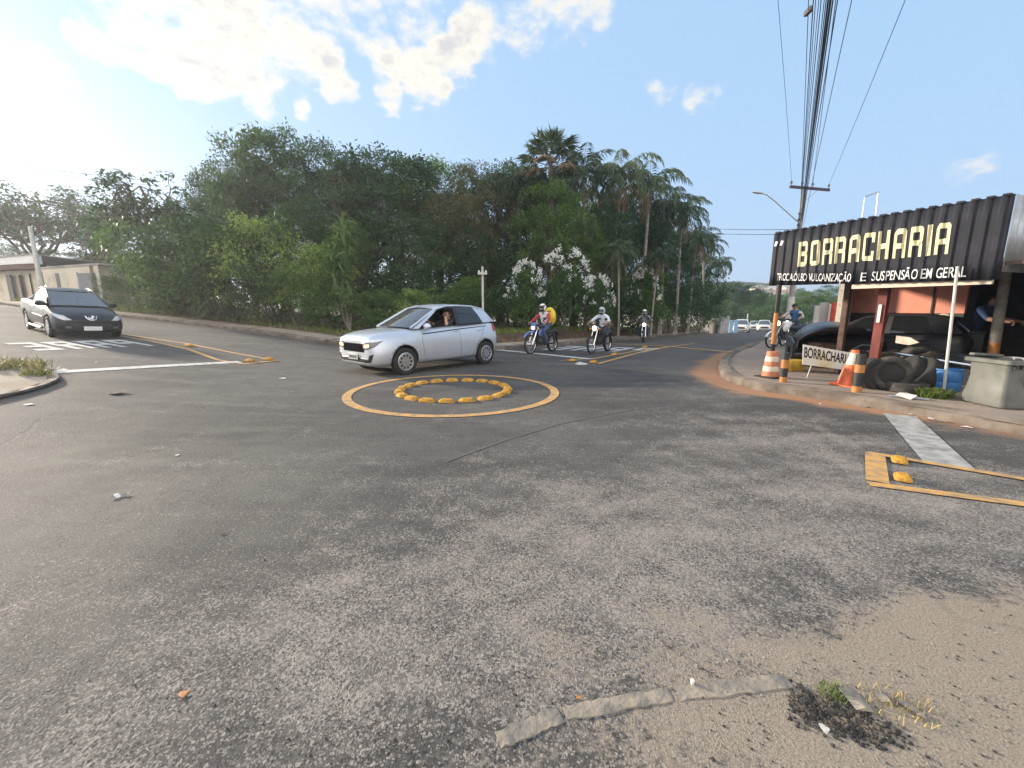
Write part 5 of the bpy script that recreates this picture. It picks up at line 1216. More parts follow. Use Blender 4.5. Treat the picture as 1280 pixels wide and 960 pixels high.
for i, ch in enumerate(word):
    w_ = wid.get(ch, 1.); vs, fs = [], []
    for poly in GLY[ch]:
        n0 = len(vs)
        for x, y in poly:
            u = (u0+(x+.05*(y-.5))*w_)/totw; v = y+rnd.uniform(-.012, .012)
            a = (c00[0]+(c10[0]-c00[0])*u, c00[1]+(c10[1]-c00[1])*u); b = (c01[0]+(c11[0]-c01[0])*u, c01[1]+(c11[1]-c01[1])*u)
            vs.append((a[0]+(b[0]-a[0])*v, a[1]+(b[1]-a[1])*v, 0))
        fs.append(tuple(range(n0, len(vs))))
    sign_cut(vs, fs, 'letter', M['signyellow'], .003); u0 += w_+gap
def small_text(txt, pL, pR, hpx, slack=0.):
    cu = bpy.data.curves.new('txt', 'FONT'); cu.body = txt; cu.size = 1; cu.offset = .004; ob = bpy.data.objects.new('txt', cu); C.objects.link(ob)
    dg = bpy.context.evaluated_depsgraph_get(); me = bpy.data.meshes.new_from_object(ob.evaluated_get(dg)); bpy.data.objects.remove(ob)
    co = [v.co.copy() for v in me.vertices]; x0 = min(c.x for c in co); x1 = max(c.x for c in co)
    A_, B_ = onsign(*pL), onsign(*pR); vs = []
    for c in co:
        u = (c.x-x0)/(x1-x0); s = A_[0]+(B_[0]-A_[0])*u; z = A_[1]+(B_[1]-A_[1])*u; vs.append((s, z+c.y/.72*hpx, 0))
    sign_cut(vs, [tuple(p.vertices) for p in me.polygons], 'small_lettering', M['signwhite'], .003); bpy.data.meshes.remove(me)
small_text('TROCA:ÓLEO VULCANIZAÇÃO', (971, 350.5), (1064, 352), .155)
small_text('E', (1076, 351.5), (1082, 351.3), .16); small_text('SUSPENSÃO EM GERAL', (1090, 351), (1207, 346), .17)
q = MB()
for px, py in ((971, 305), (978, 304)): a = onsign(px, py); q.box(SP(a[0], -.03, a[1]), (.05, .006, .1), Euler((0, .3, SYAW)).to_matrix())
q.build('white_dab', M['signwhite'], sign)
# ---- the shop itself
shop = empty('tyre_shop', label='open tyre shop with coral wall, dark lower band and maroon column under the sign', cat='building')
RZ = Euler((0, 0, SYAW)).to_matrix()
def swall(name, s0, s1, n0, n1, z0, z1, m, th=.12, parent=shop):
    a, b = SP(s0, n0, 0), SP(s1, n1, 0); d = (b-a); L_ = d.length
    q = MB(); q.box((a+b)/2+Vector((0, 0, (z0+z1)/2)), (L_, th, z1-z0), Euler((0, 0, math.atan2(d.y, d.x))).to_matrix()); return q.build(name, m, parent)
def at_n(px, py, n):                             # pixel on the plane n metres inside the sign
    r_ = ray(px, py); k = (L0.x*nin.x+L0.y*nin.y+n)/(r_.x*nin.x+r_.y*nin.y); p = Vector((0, 0, CH))+r_*k
    return (p-L0).dot(sd_), p.z
WN = 3.1
w0s = at_n(1062, 370, WN)[0]; w1s = at_n(1202, 370, WN)[0]; zband = at_n(1100, 391, WN)[1]; zlow = at_n(1100, 405, WN)[1]; ztopw = 2.35
swall('wall', w0s, w1s+.1, WN, WN, zband, ztopw, M['coral']); swall('wall_band', w0s, w1s+.1, WN+.01, WN+.01, 0, zband, M['greenband'], .13)
for px in (1166,): a = at_n(px, 370, WN-.08); swall('wall_joint', a[0], a[0]+.03, WN-.075, WN-.075, .9, ztopw-.02, M['greenband'], .02)
bs0, bs1 = at_n(1050, 370, WN-.6)[0], at_n(1062, 370, WN-.6)[0]
swall('brick_wall', bs0-.05, bs1, WN-.5, WN-.5, 0, ztopw-.05, mat('whitewashed_brick', (.50, .47, .41), .9, col2=(.30, .24, .19), mix=(.5, .7), scale=14, bump=.6), .15)
swall('wall_return', w0s-.02, w0s-.02, WN-.4, WN-.03, 0, ztopw-.06, M['cream'], .1)
darkw = mat('shade_dark_wall', (.03, .03, .035), .85, var=.4)  # shade of the shop's depth put into the wall colour
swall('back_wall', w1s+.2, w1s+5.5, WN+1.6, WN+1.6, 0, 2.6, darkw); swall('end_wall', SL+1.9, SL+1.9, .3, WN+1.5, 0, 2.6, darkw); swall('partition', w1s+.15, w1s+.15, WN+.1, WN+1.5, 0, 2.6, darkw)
q = MB(); q.prism([SP(smin+.05, .12, zbot(smin)+.12), SP(SL+2.1, .12, zbot(SL)+.25), SP(SL+2.1, WN+2, 2.62), SP(smin+.05, WN+2, 2.62)], (0, 0, .05)); q.build('awning_roof', M['rust'], shop)
bm0, bm1 = onsign(1063, 358)[0], onsign(1238, 354)[0]
swall('beam', bm0, bm1, .10, .10, onsign(1063, 361)[1], onsign(1063, 361)[1]+.085, M['beam'], .1)
cA = at_n(1103, 385, .55); cz = zbot(cA[0])+.1
q = MB(); q.box(SP(cA[0], .55, cz/2), (.14, .14, cz), RZ); q.build('column', M['maroon'], shop)
q = MB(); a = at_n(1101, 392, .45); q.box(SP(a[0]-.03, .458, a[1]), (.05, .006, .34), RZ); q.build('white_strip', M['signwhite'], shop)
cB = at_n(1046, 370, .35); swall('column', cB[0]-.05, cB[0]+.05, .8, .8, 0, zbot(0)+.1, M['rust'], .12)
q = MB(); lp = G(1234, 486); lt = P(1257, 345, lp.y); q.tube([lp, lp.lerp(lt, .42)], [.085, .08], 12); q.k = 1; q.tube([lp.lerp(lt, .42), lt+Vector((0, 0, .1))], [.081, .072], 12)
tag(q.build('timber_post', [M['orangepaint'], M['palebark']]), 'thick round timber post with orange lower half behind the grey bin', 'post')
q = MB(); pb = Vector(L0); pt_ = Vector((L0.x, L0.y, sBL[1]+.01)); pt_.x += .0
def seg(a, b, k, r_): q.k = k; q.tube([pb.lerp(pt_, a), pb.lerp(pt_, b)], r_, 12)
seg(0, .36, 0, .048); seg(.36, .70, 1, .049); seg(.70, 1, 0, .048)
tag(q.build('sign_post', [M['black'], M['orangepaint']]), 'slim dark steel post with an orange band under the left end of the sign', 'post')
# ---- sheet fence beside the shop
fence = empty('sheet_fence', label='patched fence of grey, white and red metal sheets left of the tyre shop', cat='fence')
def pxbox(name, x0, x1, y0, y1, Y, m, parent=None, th=.06, Y1=None, corrug=False):
    a, b = P(x0, (y0+y1)/2, Y), P(x1, (y0+y1)/2, Y1 or Y); zt = P((x0+x1)/2, y0, (Y+(Y1 or Y))/2).z; zb = P((x0+x1)/2, y1, (Y+(Y1 or Y))/2).z
    d = b-a; L_ = Vector((d.x, d.y)).length; q = MB(); yaw = math.atan2(d.y, d.x); c = (a+b)/2
    q.box((c.x, c.y, (zt+zb)/2), (L_, th, zt-zb), Euler((0, 0, yaw)).to_matrix()); return q.build(name, m, parent)
for x0, x1, y0, m_ in ((1016, 1022, 382, M['paleconc']), (1022, 1033, 378, M['greywall']), (1033, 1040, 380, M['white']), (1047, 1053.5, 376, M['greywall'])): pxbox('panel', x0, x1, y0, 432, 14.6, m_, fence)
q = MB(); a = P(1043.5, 378, 14.4); q.tube([(a.x, a.y, 0), (a.x, a.y, a.z)], .085, 10); q.build('post', mat('red_post', (.5, .06, .03), .5), fence)
# ---- things on the corner pavement
def ground(px, py, off=.125): g = G(px, py, off); return g
def painted_bollard(px, py, h, label, bands, r_=.068):
    g = ground(px, py); root = empty('bollard', g, 0, label, 'bollard', 'painted stub posts on the corner')
    z = -.03
    for m_, f in bands:
        q = MB(); q.lathe([(r_, z), (r_, z+h*f)] if m_ != 'top' else [(r_, z), (r_, z+h*f)], (0, 0, 0), 'z', 18); q.build('band', M[m_], root); z += h*f
painted_bollard(978.5, 477.5, .60, 'stub post in black and orange bands beside the striped cone', (('orangepaint', .22), ('plastic', .28), ('orangepaint', .27), ('plastic', .23)), .062)
painted_bollard(1070.5, 490, .66, 'black stub post with orange bands in front of the plain orange cone', (('orangepaint', .2), ('plastic', .35), ('orangepaint', .2), ('plastic', .25)), .072)
def cone(px, py, h, r0, r1, bands, label, base=True, tilt=0.):
    g = ground(px, py); root = empty('traffic_cone', g, .4, label, 'cone', 'traffic cones on the corner'); root.rotation_euler = (tilt, 0, .4)
    if base: q = MB(); q.box((0, 0, .015), (r0*2.6, r0*2.6, .03)); bevel(q.build('base', M['orange'] if base == 1 else M['rubber'], root), .01)
    z = 0
    for m_, f in bands:
        a, b = r0+(r1-r0)*z, r0+(r1-r0)*(z+f); q = MB(); q.lathe([(a, .031+h*z), (b, .031+h*(z+f))], (0, 0, 0), 'z', 22); q.build('cone_band', M[m_], root); z += f
M['oldorange'] = mat('faded_orange', (.42, .14, .07), .6, col2=(.5, .3, .2), mix=(.5, .75), scale=10); M['offwhite'] = mat('grubby_white', (.55, .48, .40), .6, var=.2, scale=9)
cone(962.5, 471.5, .50, .16, .105, (('oldorange', .2), ('offwhite', .2), ('oldorange', .2), ('offwhite', .2), ('oldorange', .2)), 'weathered orange and white striped cone slipped over the foot of the sign post', 2)
cone(1060.5, 482, .62, .17, .055, (('orange', .58), ('offwhite', .34), ('orange', .08)), 'plain orange traffic cone with a white collar beside the lettered board', 1, .05)
# lettered board on two stakes
bY = ground(1034, 474).y; a, b, c, d = P(1004, 430.5, bY+.15), P(1067, 441.5, bY-.15), P(1064, 463.5, bY-.15), P(1003, 455.5, bY+.15)
board = empty('lettered_board', label='white hand lettered board reading BORRACHARIA leaning on the pavement edge', cat='sign')
un = (b-a).cross(d-a).normalized(); un = un if un.y < 0 else -un
q = MB(); q.prism([a, b, c, d], -un*.02); q.build('panel', mat('yellowed_board', (.62, .6, .54), .6, col2=(.55, .45, .2), mix=(.5, .72), scale=2.2), board)
cu = bpy.data.curves.new('txt', 'FONT'); cu.body = 'BORRACHARIA'; cu.size = 1; cu.offset = .02; ob = bpy.data.objects.new('txt', cu); C.objects.link(ob)
dg = bpy.context.evaluated_depsgraph_get(); me = bpy.data.meshes.new_from_object(ob.evaluated_get(dg)); bpy.data.objects.remove(ob)
xs = [v.co.x for v in me.vertices]; x0, x1 = min(xs), max(xs)
for v in me.vertices:
    u = .03+.94*(v.co.x-x0)/(x1-x0); w_ = .62-.52*(v.co.y/.72); p = a.lerp(b, u).lerp(d.lerp(c, u), w_); v.co = p+un*.004
link('lettering', me, board, M['black'])
for u in (.2, .85): p = d.lerp(c, u); q = MB(); q.tube([p-un*.03, Vector((p.x, p.y+.1, T(p.x, p.y)+.1))], .014, 6); q.build('stake', M['steel'], board)
# stripped bonnet shell of a black car behind the board
bn = empty('car_shell', label='stripped black front shell of a car standing behind the lettered board', cat='car body')
hy = 9.3; cx = P(1047, 430, hy); yaw = -.45
bn.location = (cx.x, cx.y, T(cx.x, cx.y)+.12); bn.rotation_euler = (0, 0, yaw)
q = MB(); rows = []
for k in range(25):
    t_ = -1+2*k/24; x = .82*t_; z = .98-.30*abs(t_)**3.2-(.30 if abs(t_) > .97 else 0); rows.append([Vector((x, -.12-.10*(1-t_*t_), z-.13)), Vector((x*.99, -.16-.12*(1-t_*t_), z-.05)), Vector((x*.97, -.1-.1*(1-t_*t_), z)), Vector((x*.93, .35, z+.05*(1-t_*t_))), Vector((x*.9, 1.0, z+.10*(1-t_*t_)))])
q.grid(rows); o = q.build('bonnet', M['black'], bn); m = o.modifiers.new('s', 'SOLIDIFY'); m.thickness = .03
for sx in (-1, 1):
    q = MB(); q.prism([(sx*.80, -.12, .25), (sx*.80, -.12, .62), (sx*.80, .3, .70), (sx*.80, 1.0, .72), (sx*.80, 1.0, .25), (sx*.80, .7, .25), (sx*.80, .55, .5), (sx*.80, .3, .5), (sx*.80, .15, .25)], (sx*.04, 0, 0)); q.build('wing', M['navy'], bn)
q = MB(); q.tube([(-.8, -.1, .36), (.8, -.1, .36)], .05, 8); q.box((0, .6, .3), (1.5, .1, .3)); q.build('crossmember', M['black'], bn)
q = MB(); q.box((-.25, .25, .45), (.55, .35, .35)); bevel(q.build('engine_block', M['rust'], bn), .03)
q = MB(); q.tube([(.25, -.05, .5), (.42, -.05, .62), (.62, -.05, .6), (.68, -.05, .3)], .012, 6); q.build('hose', M['steel'], bn)
# parked cars under the awning
pc = ka('parked_car', 'black car standing deep under the awning beside the coral wall', mat('dull_black_paint', (.012, .013, .018), .55, spec=.3))
p = SP(at_n(1098, 430, 2.2)[0], 2.2, 0); pc.scale = (.84,)*3; pc.location = (p.x, p.y, .12)
for ch in KIDS(pc):
    if ch.name.startswith('tail_lamp'): ch.data.materials[0] = M['plastic']
    for c2 in KIDS(ch):
        if c2.name.startswith('bulb'): c2.data.materials[0] = M['lens']
pc.rotation_euler = (0, 0, SYAW+math.pi+.05)
q = MB(); a0 = at_n(1117, 441, 1.0); a1 = at_n(1222, 458, 1.0); q.tube([SP(a0[0], .98, a0[1]), SP((a0[0]+a1[0])/2, .96, (a0[1]+a1[1])/2), SP(a1[0], .98, a1[1])], .035, 8)
tag(q.build('loose_bumper', M['chrome']), 'long pale bumper bar lying across the tyres under the awning', 'bumper')
q = MB(); a0 = at_n(1121, 424, 1.05); a1 = at_n(1146, 421, 1.05); z = a0[1]
q.prism([SP(a0[0], 1.0, z-.07), SP(a1[0]-.08, 1.0, z-.10), SP(a1[0]+.06, 1.0, z-.04), SP(a1[0]-.08, 1.0, z+.05), SP(a0[0], 1.0, z+.07)], nin*.05); tag(q.build('arrow_board', M['offwhite']), 'small cream arrow shaped board pointing right under the awning', 'sign')
# tyres
def loose_tyre(px, py, r_, w_, rot, label, dz=None, off=.125, m='dusty', rim=False, Y=None):
    g = ground(px, py+0) if Y is None else P(px, py, Y)
    root = empty('tyre', (g.x, g.y, g.z), 0, label, 'tyre', 'old tyres heaped outside the shop')
    root.rotation_euler = rot; h = abs(math.cos(rot[0]))
    if Y is None: root.location.z += r_*abs(math.cos(rot[0]))+w_/2*abs(math.sin(rot[0]))
    q = MB(); q.lathe(tyre_prof(r_, w_, r_*.6), (0, 0, 0), 'y', 40, close=True); q.build('casing', M[m], root)
    q = MB(); q.lathe([(r_*.62, -w_*.42), (r_*.75, -w_*.3), (r_*.75, w_*.3), (r_*.62, w_*.42)], (0, 0, 0), 'y', 32); q.build('inner_liner', M['rubber'], root)
    if rim:
        q = MB()
        for k in range(7): a = 2*math.pi*k/7; q.box((math.cos(a)*r_*.3, -w_*.3, math.sin(a)*r_*.3), (r_*.55, .03, .05), Matrix.Rotation(-a, 3, 'Y'))
        q.torus((0, -w_*.3, 0), r_*.58, .02, 'y', 28, 6); q.lathe([(.06, -w_*.36), (.06, -w_*.2)], (0, 0, 0), 'y', 14); q.build('rim', M['white'], root)
    return root
M['rustyre'] = mat('earth_caked_rubber', (.03, .027, .024), .9, col2=(.16, .09, .055), mix=(.46, .66), scale=5, bump=.3)
RT = R(90)
loose_tyre(1110, 487.5, .29, .2, (0, 0, -.55), 'tyre standing on edge with its hole facing the road', m='dusty')
loose_tyre(1105, 455, .27, .2, (.75, .1, -.5), 'earth caked tyre tilted on top of the standing one', m='rustyre', Y=8.35)
loose_tyre(1088, 486, .27, .18, (0, 0, .1), 'tyre seen edge on beside the black stub post', m='rubber')
loose_tyre(1131, 489, .30, .16, (RT, 0, 0), 'tyre lying flat at the front of the heap', m='dusty')
loose_tyre(1134, 468, .36, .24, (.5, .1, 1.2), 'wide black tyre leaning right on the flat one', m='rubber', Y=7.55)
loose_tyre(1152, 471, .36, .24, (.55, .1, 1.25), 'second wide tyre leaning against the blue drum', m='rubber', Y=7.35)
loose_tyre(1178, 456, .27, .18, (-.1, 0, -.6), 'tyre still on a white spoked wheel behind the blue drum', m='rubber', rim=True, Y=8.0)
loose_tyre(1096, 446, .28, .2, (RT, .2, 0), 'tyre lying behind the earth caked one at the foot of the maroon column', m='rubber', Y=8.9)
for i, (px, py, Y) in enumerate(((1205, 470, 8.0), (1216, 476, 7.8), (1205, 484, 8.0))): loose_tyre(px, py, .29, .2, (RT-.1, .1*i, 0), ('tyre on top of the pile behind the grey bin', 'tyre nearest the grey bin in the dark pile', 'lowest tyre of the dark pile right of the blue drum')[i], m='rubber', Y=Y)
tr = empty('spare_wheel', label='pale rim hanging on the shop wall above the parked car', cat='wheel'); a = at_n(1179, 401, WN-.2); tr.location = SP(a[0], WN-.2, a[1]); tr.rotation_euler = (0, 0, SYAW)
q = MB(); q.torus((0, 0, 0), .13, .03, 'y', 26, 8); q.lathe([(.13, .02), (.08, -.02), (.05, -.03), (.0001, -.03)], (0, 0, 0), 'y', 26); q.build('rim', M['offwhite'], tr)
q = MB(); q.lathe([(.025, -.036), (.02, -.05), (.0001, -.05)], (0, 0, 0), 'y', 12); q.build('hub', M['black'], tr)
# blue drum
g = ground(1182, 491); g = g+Vector((.15, .17, 0)); dr = empty('drum', g, 0, 'faded blue plastic drum behind the slim pale pole', 'drum'); dr.scale = (.78, .78, .84)
q = MB(); q.lathe([(.21, 0), (.235, .03), (.245, .18), (.235, .2), (.245, .22), (.245, .38), (.23, .42), (.22, .43)], (0, 0, 0), 'z', 30); q.build('body', M['bluedrum'], dr)
q = MB(); q.lathe([(.225, .425), (.24, .43), (.24, .455), (.215, .455), (.21, .40), (.0001, .395)], (0, 0, 0), 'z', 30); q.build('rim', M['bluedrum'], dr)
# slim pale pole
a = at_n(1180, 489, -.16); b = at_n(1197, 333, -.12); g = SP(a[0], -.16, .125); q = MB(); q.tube([g-Vector((0, 0, .05)), SP(b[0], -.12, b[1])], .021, 10)
pol = q.build('pole', M['paleconc']); tag(pol, 'slim pale pole standing in front of the blue drum, reaching the sign lettering', 'pole')
weed('weed_bush', 1166, 506, 2000, .22, .13, 'green weed tuft at the kerb in front of the blue drum', 'grass', .12)
# grey wheeled bin
g = ground(1246, 512.5); bn2 = empty('waste_bin', (g.x+.40, g.y+.30, g.z), R(-3), 'big grey plastic waste bin with a round emblem at the right edge', 'bin')
def rsq(hx, hy, z, c=.07):
    o_ = []
    for sx, sy, a0 in ((1, 1, 0), (-1, 1, 90), (-1, -1, 180), (1, -1, 270)):
        for k in range(4): a = R(a0+30*k); o_.append(Vector((sx*(hx-c)+c*math.cos(a), sy*(hy-c)+c*math.sin(a), z)))
    return o_+o_[:1]
q = MB(); q.grid([rsq(.30, .30, .0), rsq(.36, .36, .02), rsq(.375, .37, .14), rsq(.35, .34, .32), rsq(.335, .325, .50), rsq(.35, .34, .74)]); q.build('body', M['bin'], bn2)
q = MB(); q.grid([rsq(.37, .36, .735), rsq(.41, .40, .74), rsq(.41, .40, .80), rsq(.36, .35, .81), rsq(.34, .33, .72), rsq(.32, .31, .1)]); q.build('rim', M['bin'], bn2)
q = MB(); q.box((-.1, .30, .84), (.52, .10, .05), (.0, .06, 0)); bevel(q.build('lid', M['bin'], bn2), .015); bn2.scale = (.82, .82, .84)
em = MB(); em.torus((0, 0, 0), .085, .007, 'y', 30, 5); em.torus((0, 0, 0), .045, .005, 'y', 24, 5)
for k in range(3): a = R(90+120*k); em.prism([Vector((math.cos(a+da)*r_, -.006, math.sin(a+da)*r_)) for da, r_ in ((-.5, .02), (-.35, .038), (.6, .036), (.5, .014))], (0, .01, 0))
e = em.build('emblem', M['plastic'], bn2); e.location = (.02, -.345, .43); e.rotation_euler = (.05, 0, 0)
q = MB(); q.box((.0, -.345, .63), (.10, .008, .03)); q.build('mark', M['plastic'], bn2)
for x in (-.28, -.18): q = MB(); q.box((x, -.36, .70), (.03, .02, .07)); q.build('lug', M['plastic'], bn2)
# man under the awning, standing and leaning over his work
J = dict(pelvis=(0, 0, .95), waist=(.06, 0, 1.10), chest=(.16, 0, 1.32), neck=(.24, 0, 1.46), head=(.30, 0, 1.56), crown=(.33, 0, 1.66))
for s_, k in (('l', 1), ('r', -1)): J.update({'shoulder_'+s_: (.18, k*.19, 1.38), 'elbow_'+s_: (.36, k*.24, 1.16), 'wrist_'+s_: (.60, k*.20, 1.12), 'hand_'+s_: (.67, k*.18, 1.11), 'hip_'+s_: (0, k*.1, .9), 'knee_'+s_: (.05, k*.12, .5), 'ankle_'+s_: (0, k*.13, .09), 'toe_'+s_: (.16, k*.15, .04)})
p5 = person_mesh(J, RADS, bones(0, 0, 1, 2, 3, 3), [mat('navy_shirt', (.03, .06, .16), .85, var=.2), M['darkcloth'], M['plastic'], M['skin']])
tag(p5, 'man in a dark blue shirt leaning over his work in the shade of the awning', 'person'); face(p5, (.30, 0, 1.56), (.9, 0, -.3), M['skin'])
q = MB(); q.ball((.28, 0, 1.60), (.10, .098, .085), 14); q.build('hair', M['hair'], p5)
p = SP(at_n(1212, 420, 3.4)[0], 3.4, .13); p5.location = p; p5.rotation_euler = (0, 0, SYAW-.25)
# parked motorbikes and the seated man in blue left of the shop
mk = copy_tree(MOT[1]); mk['label'] = 'pale motorcycle parked between the sign post and the car shell'; mk['group'] = 'motorcycles parked by the fence'
for ch in KIDS(mk):
    if ch.name.startswith(('fuel_tank', 'side_cover', 'front_mudguard')): ch.data = ch.data.copy(); ch.data.materials[0] = M['white']
p = P(983, 430, 15.2); mk.location = (p.x, p.y, T(p.x, p.y)+.125); mk.rotation_euler = (0, 0, R(195)); mk.scale = (.97,)*3
mk2 = copy_tree(MOT[2]); mk2['label'] = 'dark motorcycle under the man in the blue vest'; mk2['group'] = 'motorcycles parked by the fence'; p = P(988, 425, 16.6); mk2.location = (p.x, p.y, T(p.x, p.y)+.125); mk2.rotation_euler = (0, 0, R(215))
J = rider_joints(.84, .02, (-.02, .30), .05)
p6 = person_mesh(J, RADS, bones(0, 1, 2, 3, 4, 4), [M['bluecloth'], mat('pale_sleeve', (.5, .42, .4), .8), M['darkcloth'], M['plastic'], M['skin']])
tag(p6, 'man in a blue vest and dark cap sitting astride a motorcycle by the fence', 'person'); put(p6, mk2); face(p6, (-.05, 0, 1.555), (1, 0, 0), M['skin'])
q = MB(); q.ball((-.055, 0, 1.61), (.105, .10, .085), 14); q.box((.07, 0, 1.605), (.13, .14, .015)); q.build('cap', M['darkcloth'], p6)
# litter on the corner
q = MB()
def crumple(name, px, py, s_, m, label, off=.01, flat=.4, group=None):
    g = G(px, py, off); a = [Vector((rnd.uniform(-1, 1), rnd.uniform(-1, 1), rnd.uniform(0, .6)*flat)) for _ in range(9)]
    bm = bmesh.new()
    for v in a: bm.verts.new(v*s_)
    bmesh.ops.convex_hull(bm, input=bm.verts); me = bpy.data.meshes.new(name); bm.to_mesh(me); bm.free()
    o = link(name, me, None, m); o.location = (g.x, g.y, g.z+.002); return tag(o, label, 'litter' if 'stone' not in name else 'stone', group)
LG = 'scraps of litter along the right kerb'
crumple('paper_litter', 1131, 498, .13, M['paleconc'], 'white crumpled rag in front of the flat tyre', .125, .9)
for px, py, s_, m_, lb in ((1218, 531, .06, M['yellowbag'], 'bright yellow scrap of packaging in the gutter near the bin'), (1208, 534, .05, M['white'], 'white paper scrap left of the yellow one in the gutter'), (1166, 524, .07, M['paleconc'], 'pale plastic bag in the gutter below the weed tuft'), (1180, 527, .06, M['stone'], 'pinkish cardboard scrap right of the plastic bag'), (1138, 518, .03, M['white'], 'small white scrap by the kerb at the faded stop line'), (1082, 508, .06, M['stone'], 'earthy lump in the gutter left of the faded stop line'), (1025, 505, .03, M['white'], 'small white scrap on the kerb left of the black stub post'), (1240, 533, .05, M['offwhite'], 'beige scrap in the gutter under the bin')):
    crumple('paper_litter', px, py, s_, m_, lb, .01, .35, LG)
q = MB(); a, b = ground(1077, 481), ground(1092, 487); q.tube([a+Vector((0, 0, .03)), b+Vector((0, 0, .03))], .018, 6); tag(q.build('offcut', M['offwhite']), 'pale strip lying on the pavement right of the black stub post', 'offcut')
q = MB(); a = P(988, 462, 9.4); q.box((a.x+.05, a.y, T(a.x, a.y)+.25), (.42, .25, .25), (0, 0, .3)); tag(bevel(q.build('crate', M['yellowbag'].copy() if 0 else mat('dirty_yellow', (.5, .33, .04), .7, var=.3)), .02), 'dirty yellow crate behind the banded stub post', 'crate')

# more of the heap: tyres behind the first row, boxes and scrap under the awning
for i, (px, py, Y, r_, rot, lb) in enumerate(((1092, 470, 8.5, .27, (.2, 0, -.5), 'tyre on edge directly behind the black stub post'), (1122, 447, 8.6, .29, (1.2, .2, .1), 'tyre lying tilted at the back of the heap under the arrow board'), (1146, 450, 8.2, .30, (.3, .2, -.3), 'tyre on edge at the top of the heap under the bumper bar'), (1163, 452, 8.1, .27, (.9, .1, .3), 'tilted tyre on top of the heap left of the white spoked wheel'), (1192, 452, 8.3, .29, (.2, 0, -.7), 'tyre on edge behind the slim pale pole'), (1212, 455, 8.2, .30, (.3, .1, -.2), 'tyre on edge half hidden by the top of the grey bin'), (1070, 452, 9.0, .27, (.15, 0, -.5), 'tyre on edge between the lettered board and the maroon column'))):
    loose_tyre(px, py, r_, .21, rot, lb, m='rubber' if i % 2 else 'dusty', Y=Y)
def box_thing(px, py, Y, d, m, lab, cat, name, rz=.2):
    p = P(px, py, Y); q = MB(); q.box((0, 0, d[2]/2), d); o = bevel(q.build(name, m), .012); o.location = p; o.rotation_euler = (0, 0, SYAW+rz); return tag(o, lab, cat)
box_thing(1095, 432, 9.6, (.5, .3, .34), M['greenband'], 'dark box on the heap just right of the maroon column', 'box', 'storage_box')
box_thing(1016, 452, 9.2, (.34, .25, .2), M['steel'], 'grey metal box inside the left end of the car shell', 'box', 'metal_box', .6)
q = MB(); q.tube([P(1088, 470, 8.2), P(1150, 444, 7.9), P(1164, 440, 7.8)], .02, 6); tag(q.build('scrap_pipe', M['rust']), 'thin rusty pipe lying across the top of the tyre heap', 'pipe')
q = MB(); a = ground(1110, 496); q.tube([a+Vector((0, 0, .02)), a+Vector((.35, -.3, .02))], .015, 6); tag(q.build('scrap_pipe', M['steel']), 'short pale pipe on the pavement in front of the standing tyre', 'pipe')
for px, py, n_, d, m_, lb in ((1186, 447, 1.4, (.8, .5, .5), M['darkcloth'], 'dark workbench block behind the slim pale pole'), (1208, 440, 2.3, (.5, .4, .9), M['plastic'], 'tall dark cabinet in the depth of the shop'), (1150, 446, 1.5, (.6, .4, .42), M['rust'], 'rusty chest behind the tyre heap')):
    a = at_n(px, py, n_); q = MB(); q.box((0, 0, d[2]/2), d); q.box((0, 0, d[2]+.02), (d[0]*1.05, d[1]*1.05, .04)); o = bevel(q.build('cabinet', m_), .012); o.location = SP(a[0], n_, .125); o.rotation_euler = (0, 0, SYAW); tag(o, lb, 'cabinet')
# ================================================================ POLES, CABLES, STUDS, LEFT BUILDINGS, LITTER
UY = 26.5; ub = G(985, 417); ub = Vector((P(985, 410, UY).x, UY, T(P(985, 410, UY).x, UY)))
uz = P(1003, 233, UY).z
up_ = empty('utility_pole', ub, 0, 'tall power pole with timber cross arm and street lamp behind the sign', 'utility pole')
h = uz-ub.z
q = MB(); q.tube([(0, 0, -.2), (0, 0, h*.5), (0, 0, h)], [.17, .14, .105], 14); q.build('shaft', M['concrete'], up_)
za = P(985, 371, UY).z-ub.z; zb_ = P(985, 408, UY).z-ub.z
q = MB(); q.tube([(0, 0, zb_), (0, 0, za)], [.2, .19], 14); q.build('white_base', M['paleconc'], up_)
arm = h-.15; dv = Vector((1, .25, 0)).normalized(); half = (P(1039, 236, UY).x-P(977, 240, UY).x)/2
mid_off = (P(1008, 238, UY).x-P(1003, 238, UY).x)
def arm_pt(t, z=0.): return Vector((mid_off, -.16, arm+z))+dv*half*t
q = MB(); q.box(arm_pt(0), (half*2, .10, .14), (0, 0, math.atan2(dv.y, dv.x))); q.build('cross_arm', M['purple'], up_)
for s_ in (-1, 1):
    q = MB(); q.tube([arm_pt(.42*s_, -.05), Vector((0, -.12, arm-.75))], .018, 6); q.build('brace', M['steel'], up_)
for t_ in (-.94, -.4, .12, .94):
    q = MB(); q.lathe([(.02, 0), (.02, .10), (.06, .10), (.055, .15), (.07, .17), (.04, .25), (.0001, .27)], arm_pt(t_, .06), 'z', 12); q.build('insulator', M['insul'], up_)
l0 = P(996, 276, UY)-ub; l1 = P(968, 251, UY)-ub; l2 = P(951, 241.5, UY)-ub; l3 = P(943, 240, UY)-ub
q = MB(); q.tube([Vector((0, -.1, l0.z-.2)), l0, l1, l1.lerp(l2, .6)+Vector((0, 0, .1)), l2], .035, 8); la = q.build('lamp_arm', M['steel'], up_)
q = MB(); q.ball((l2+l3)/2, (.34, .12, .07), 14, (0, .1, 0)); q.build('lamp_head', M['paleconc'], la)
q = MB()
for k in range(6): q.lathe([(.05, 0), (.07, .05), (.05, .1)], Vector((-.17, -.1, h-1.6-.32*k)), 'z', 10)
for k in range(6): q.tube([Vector((-.17, -.1, h-1.55-.32*k)), Vector((0, -.1, h-1.55-.32*k))], .02, 5)
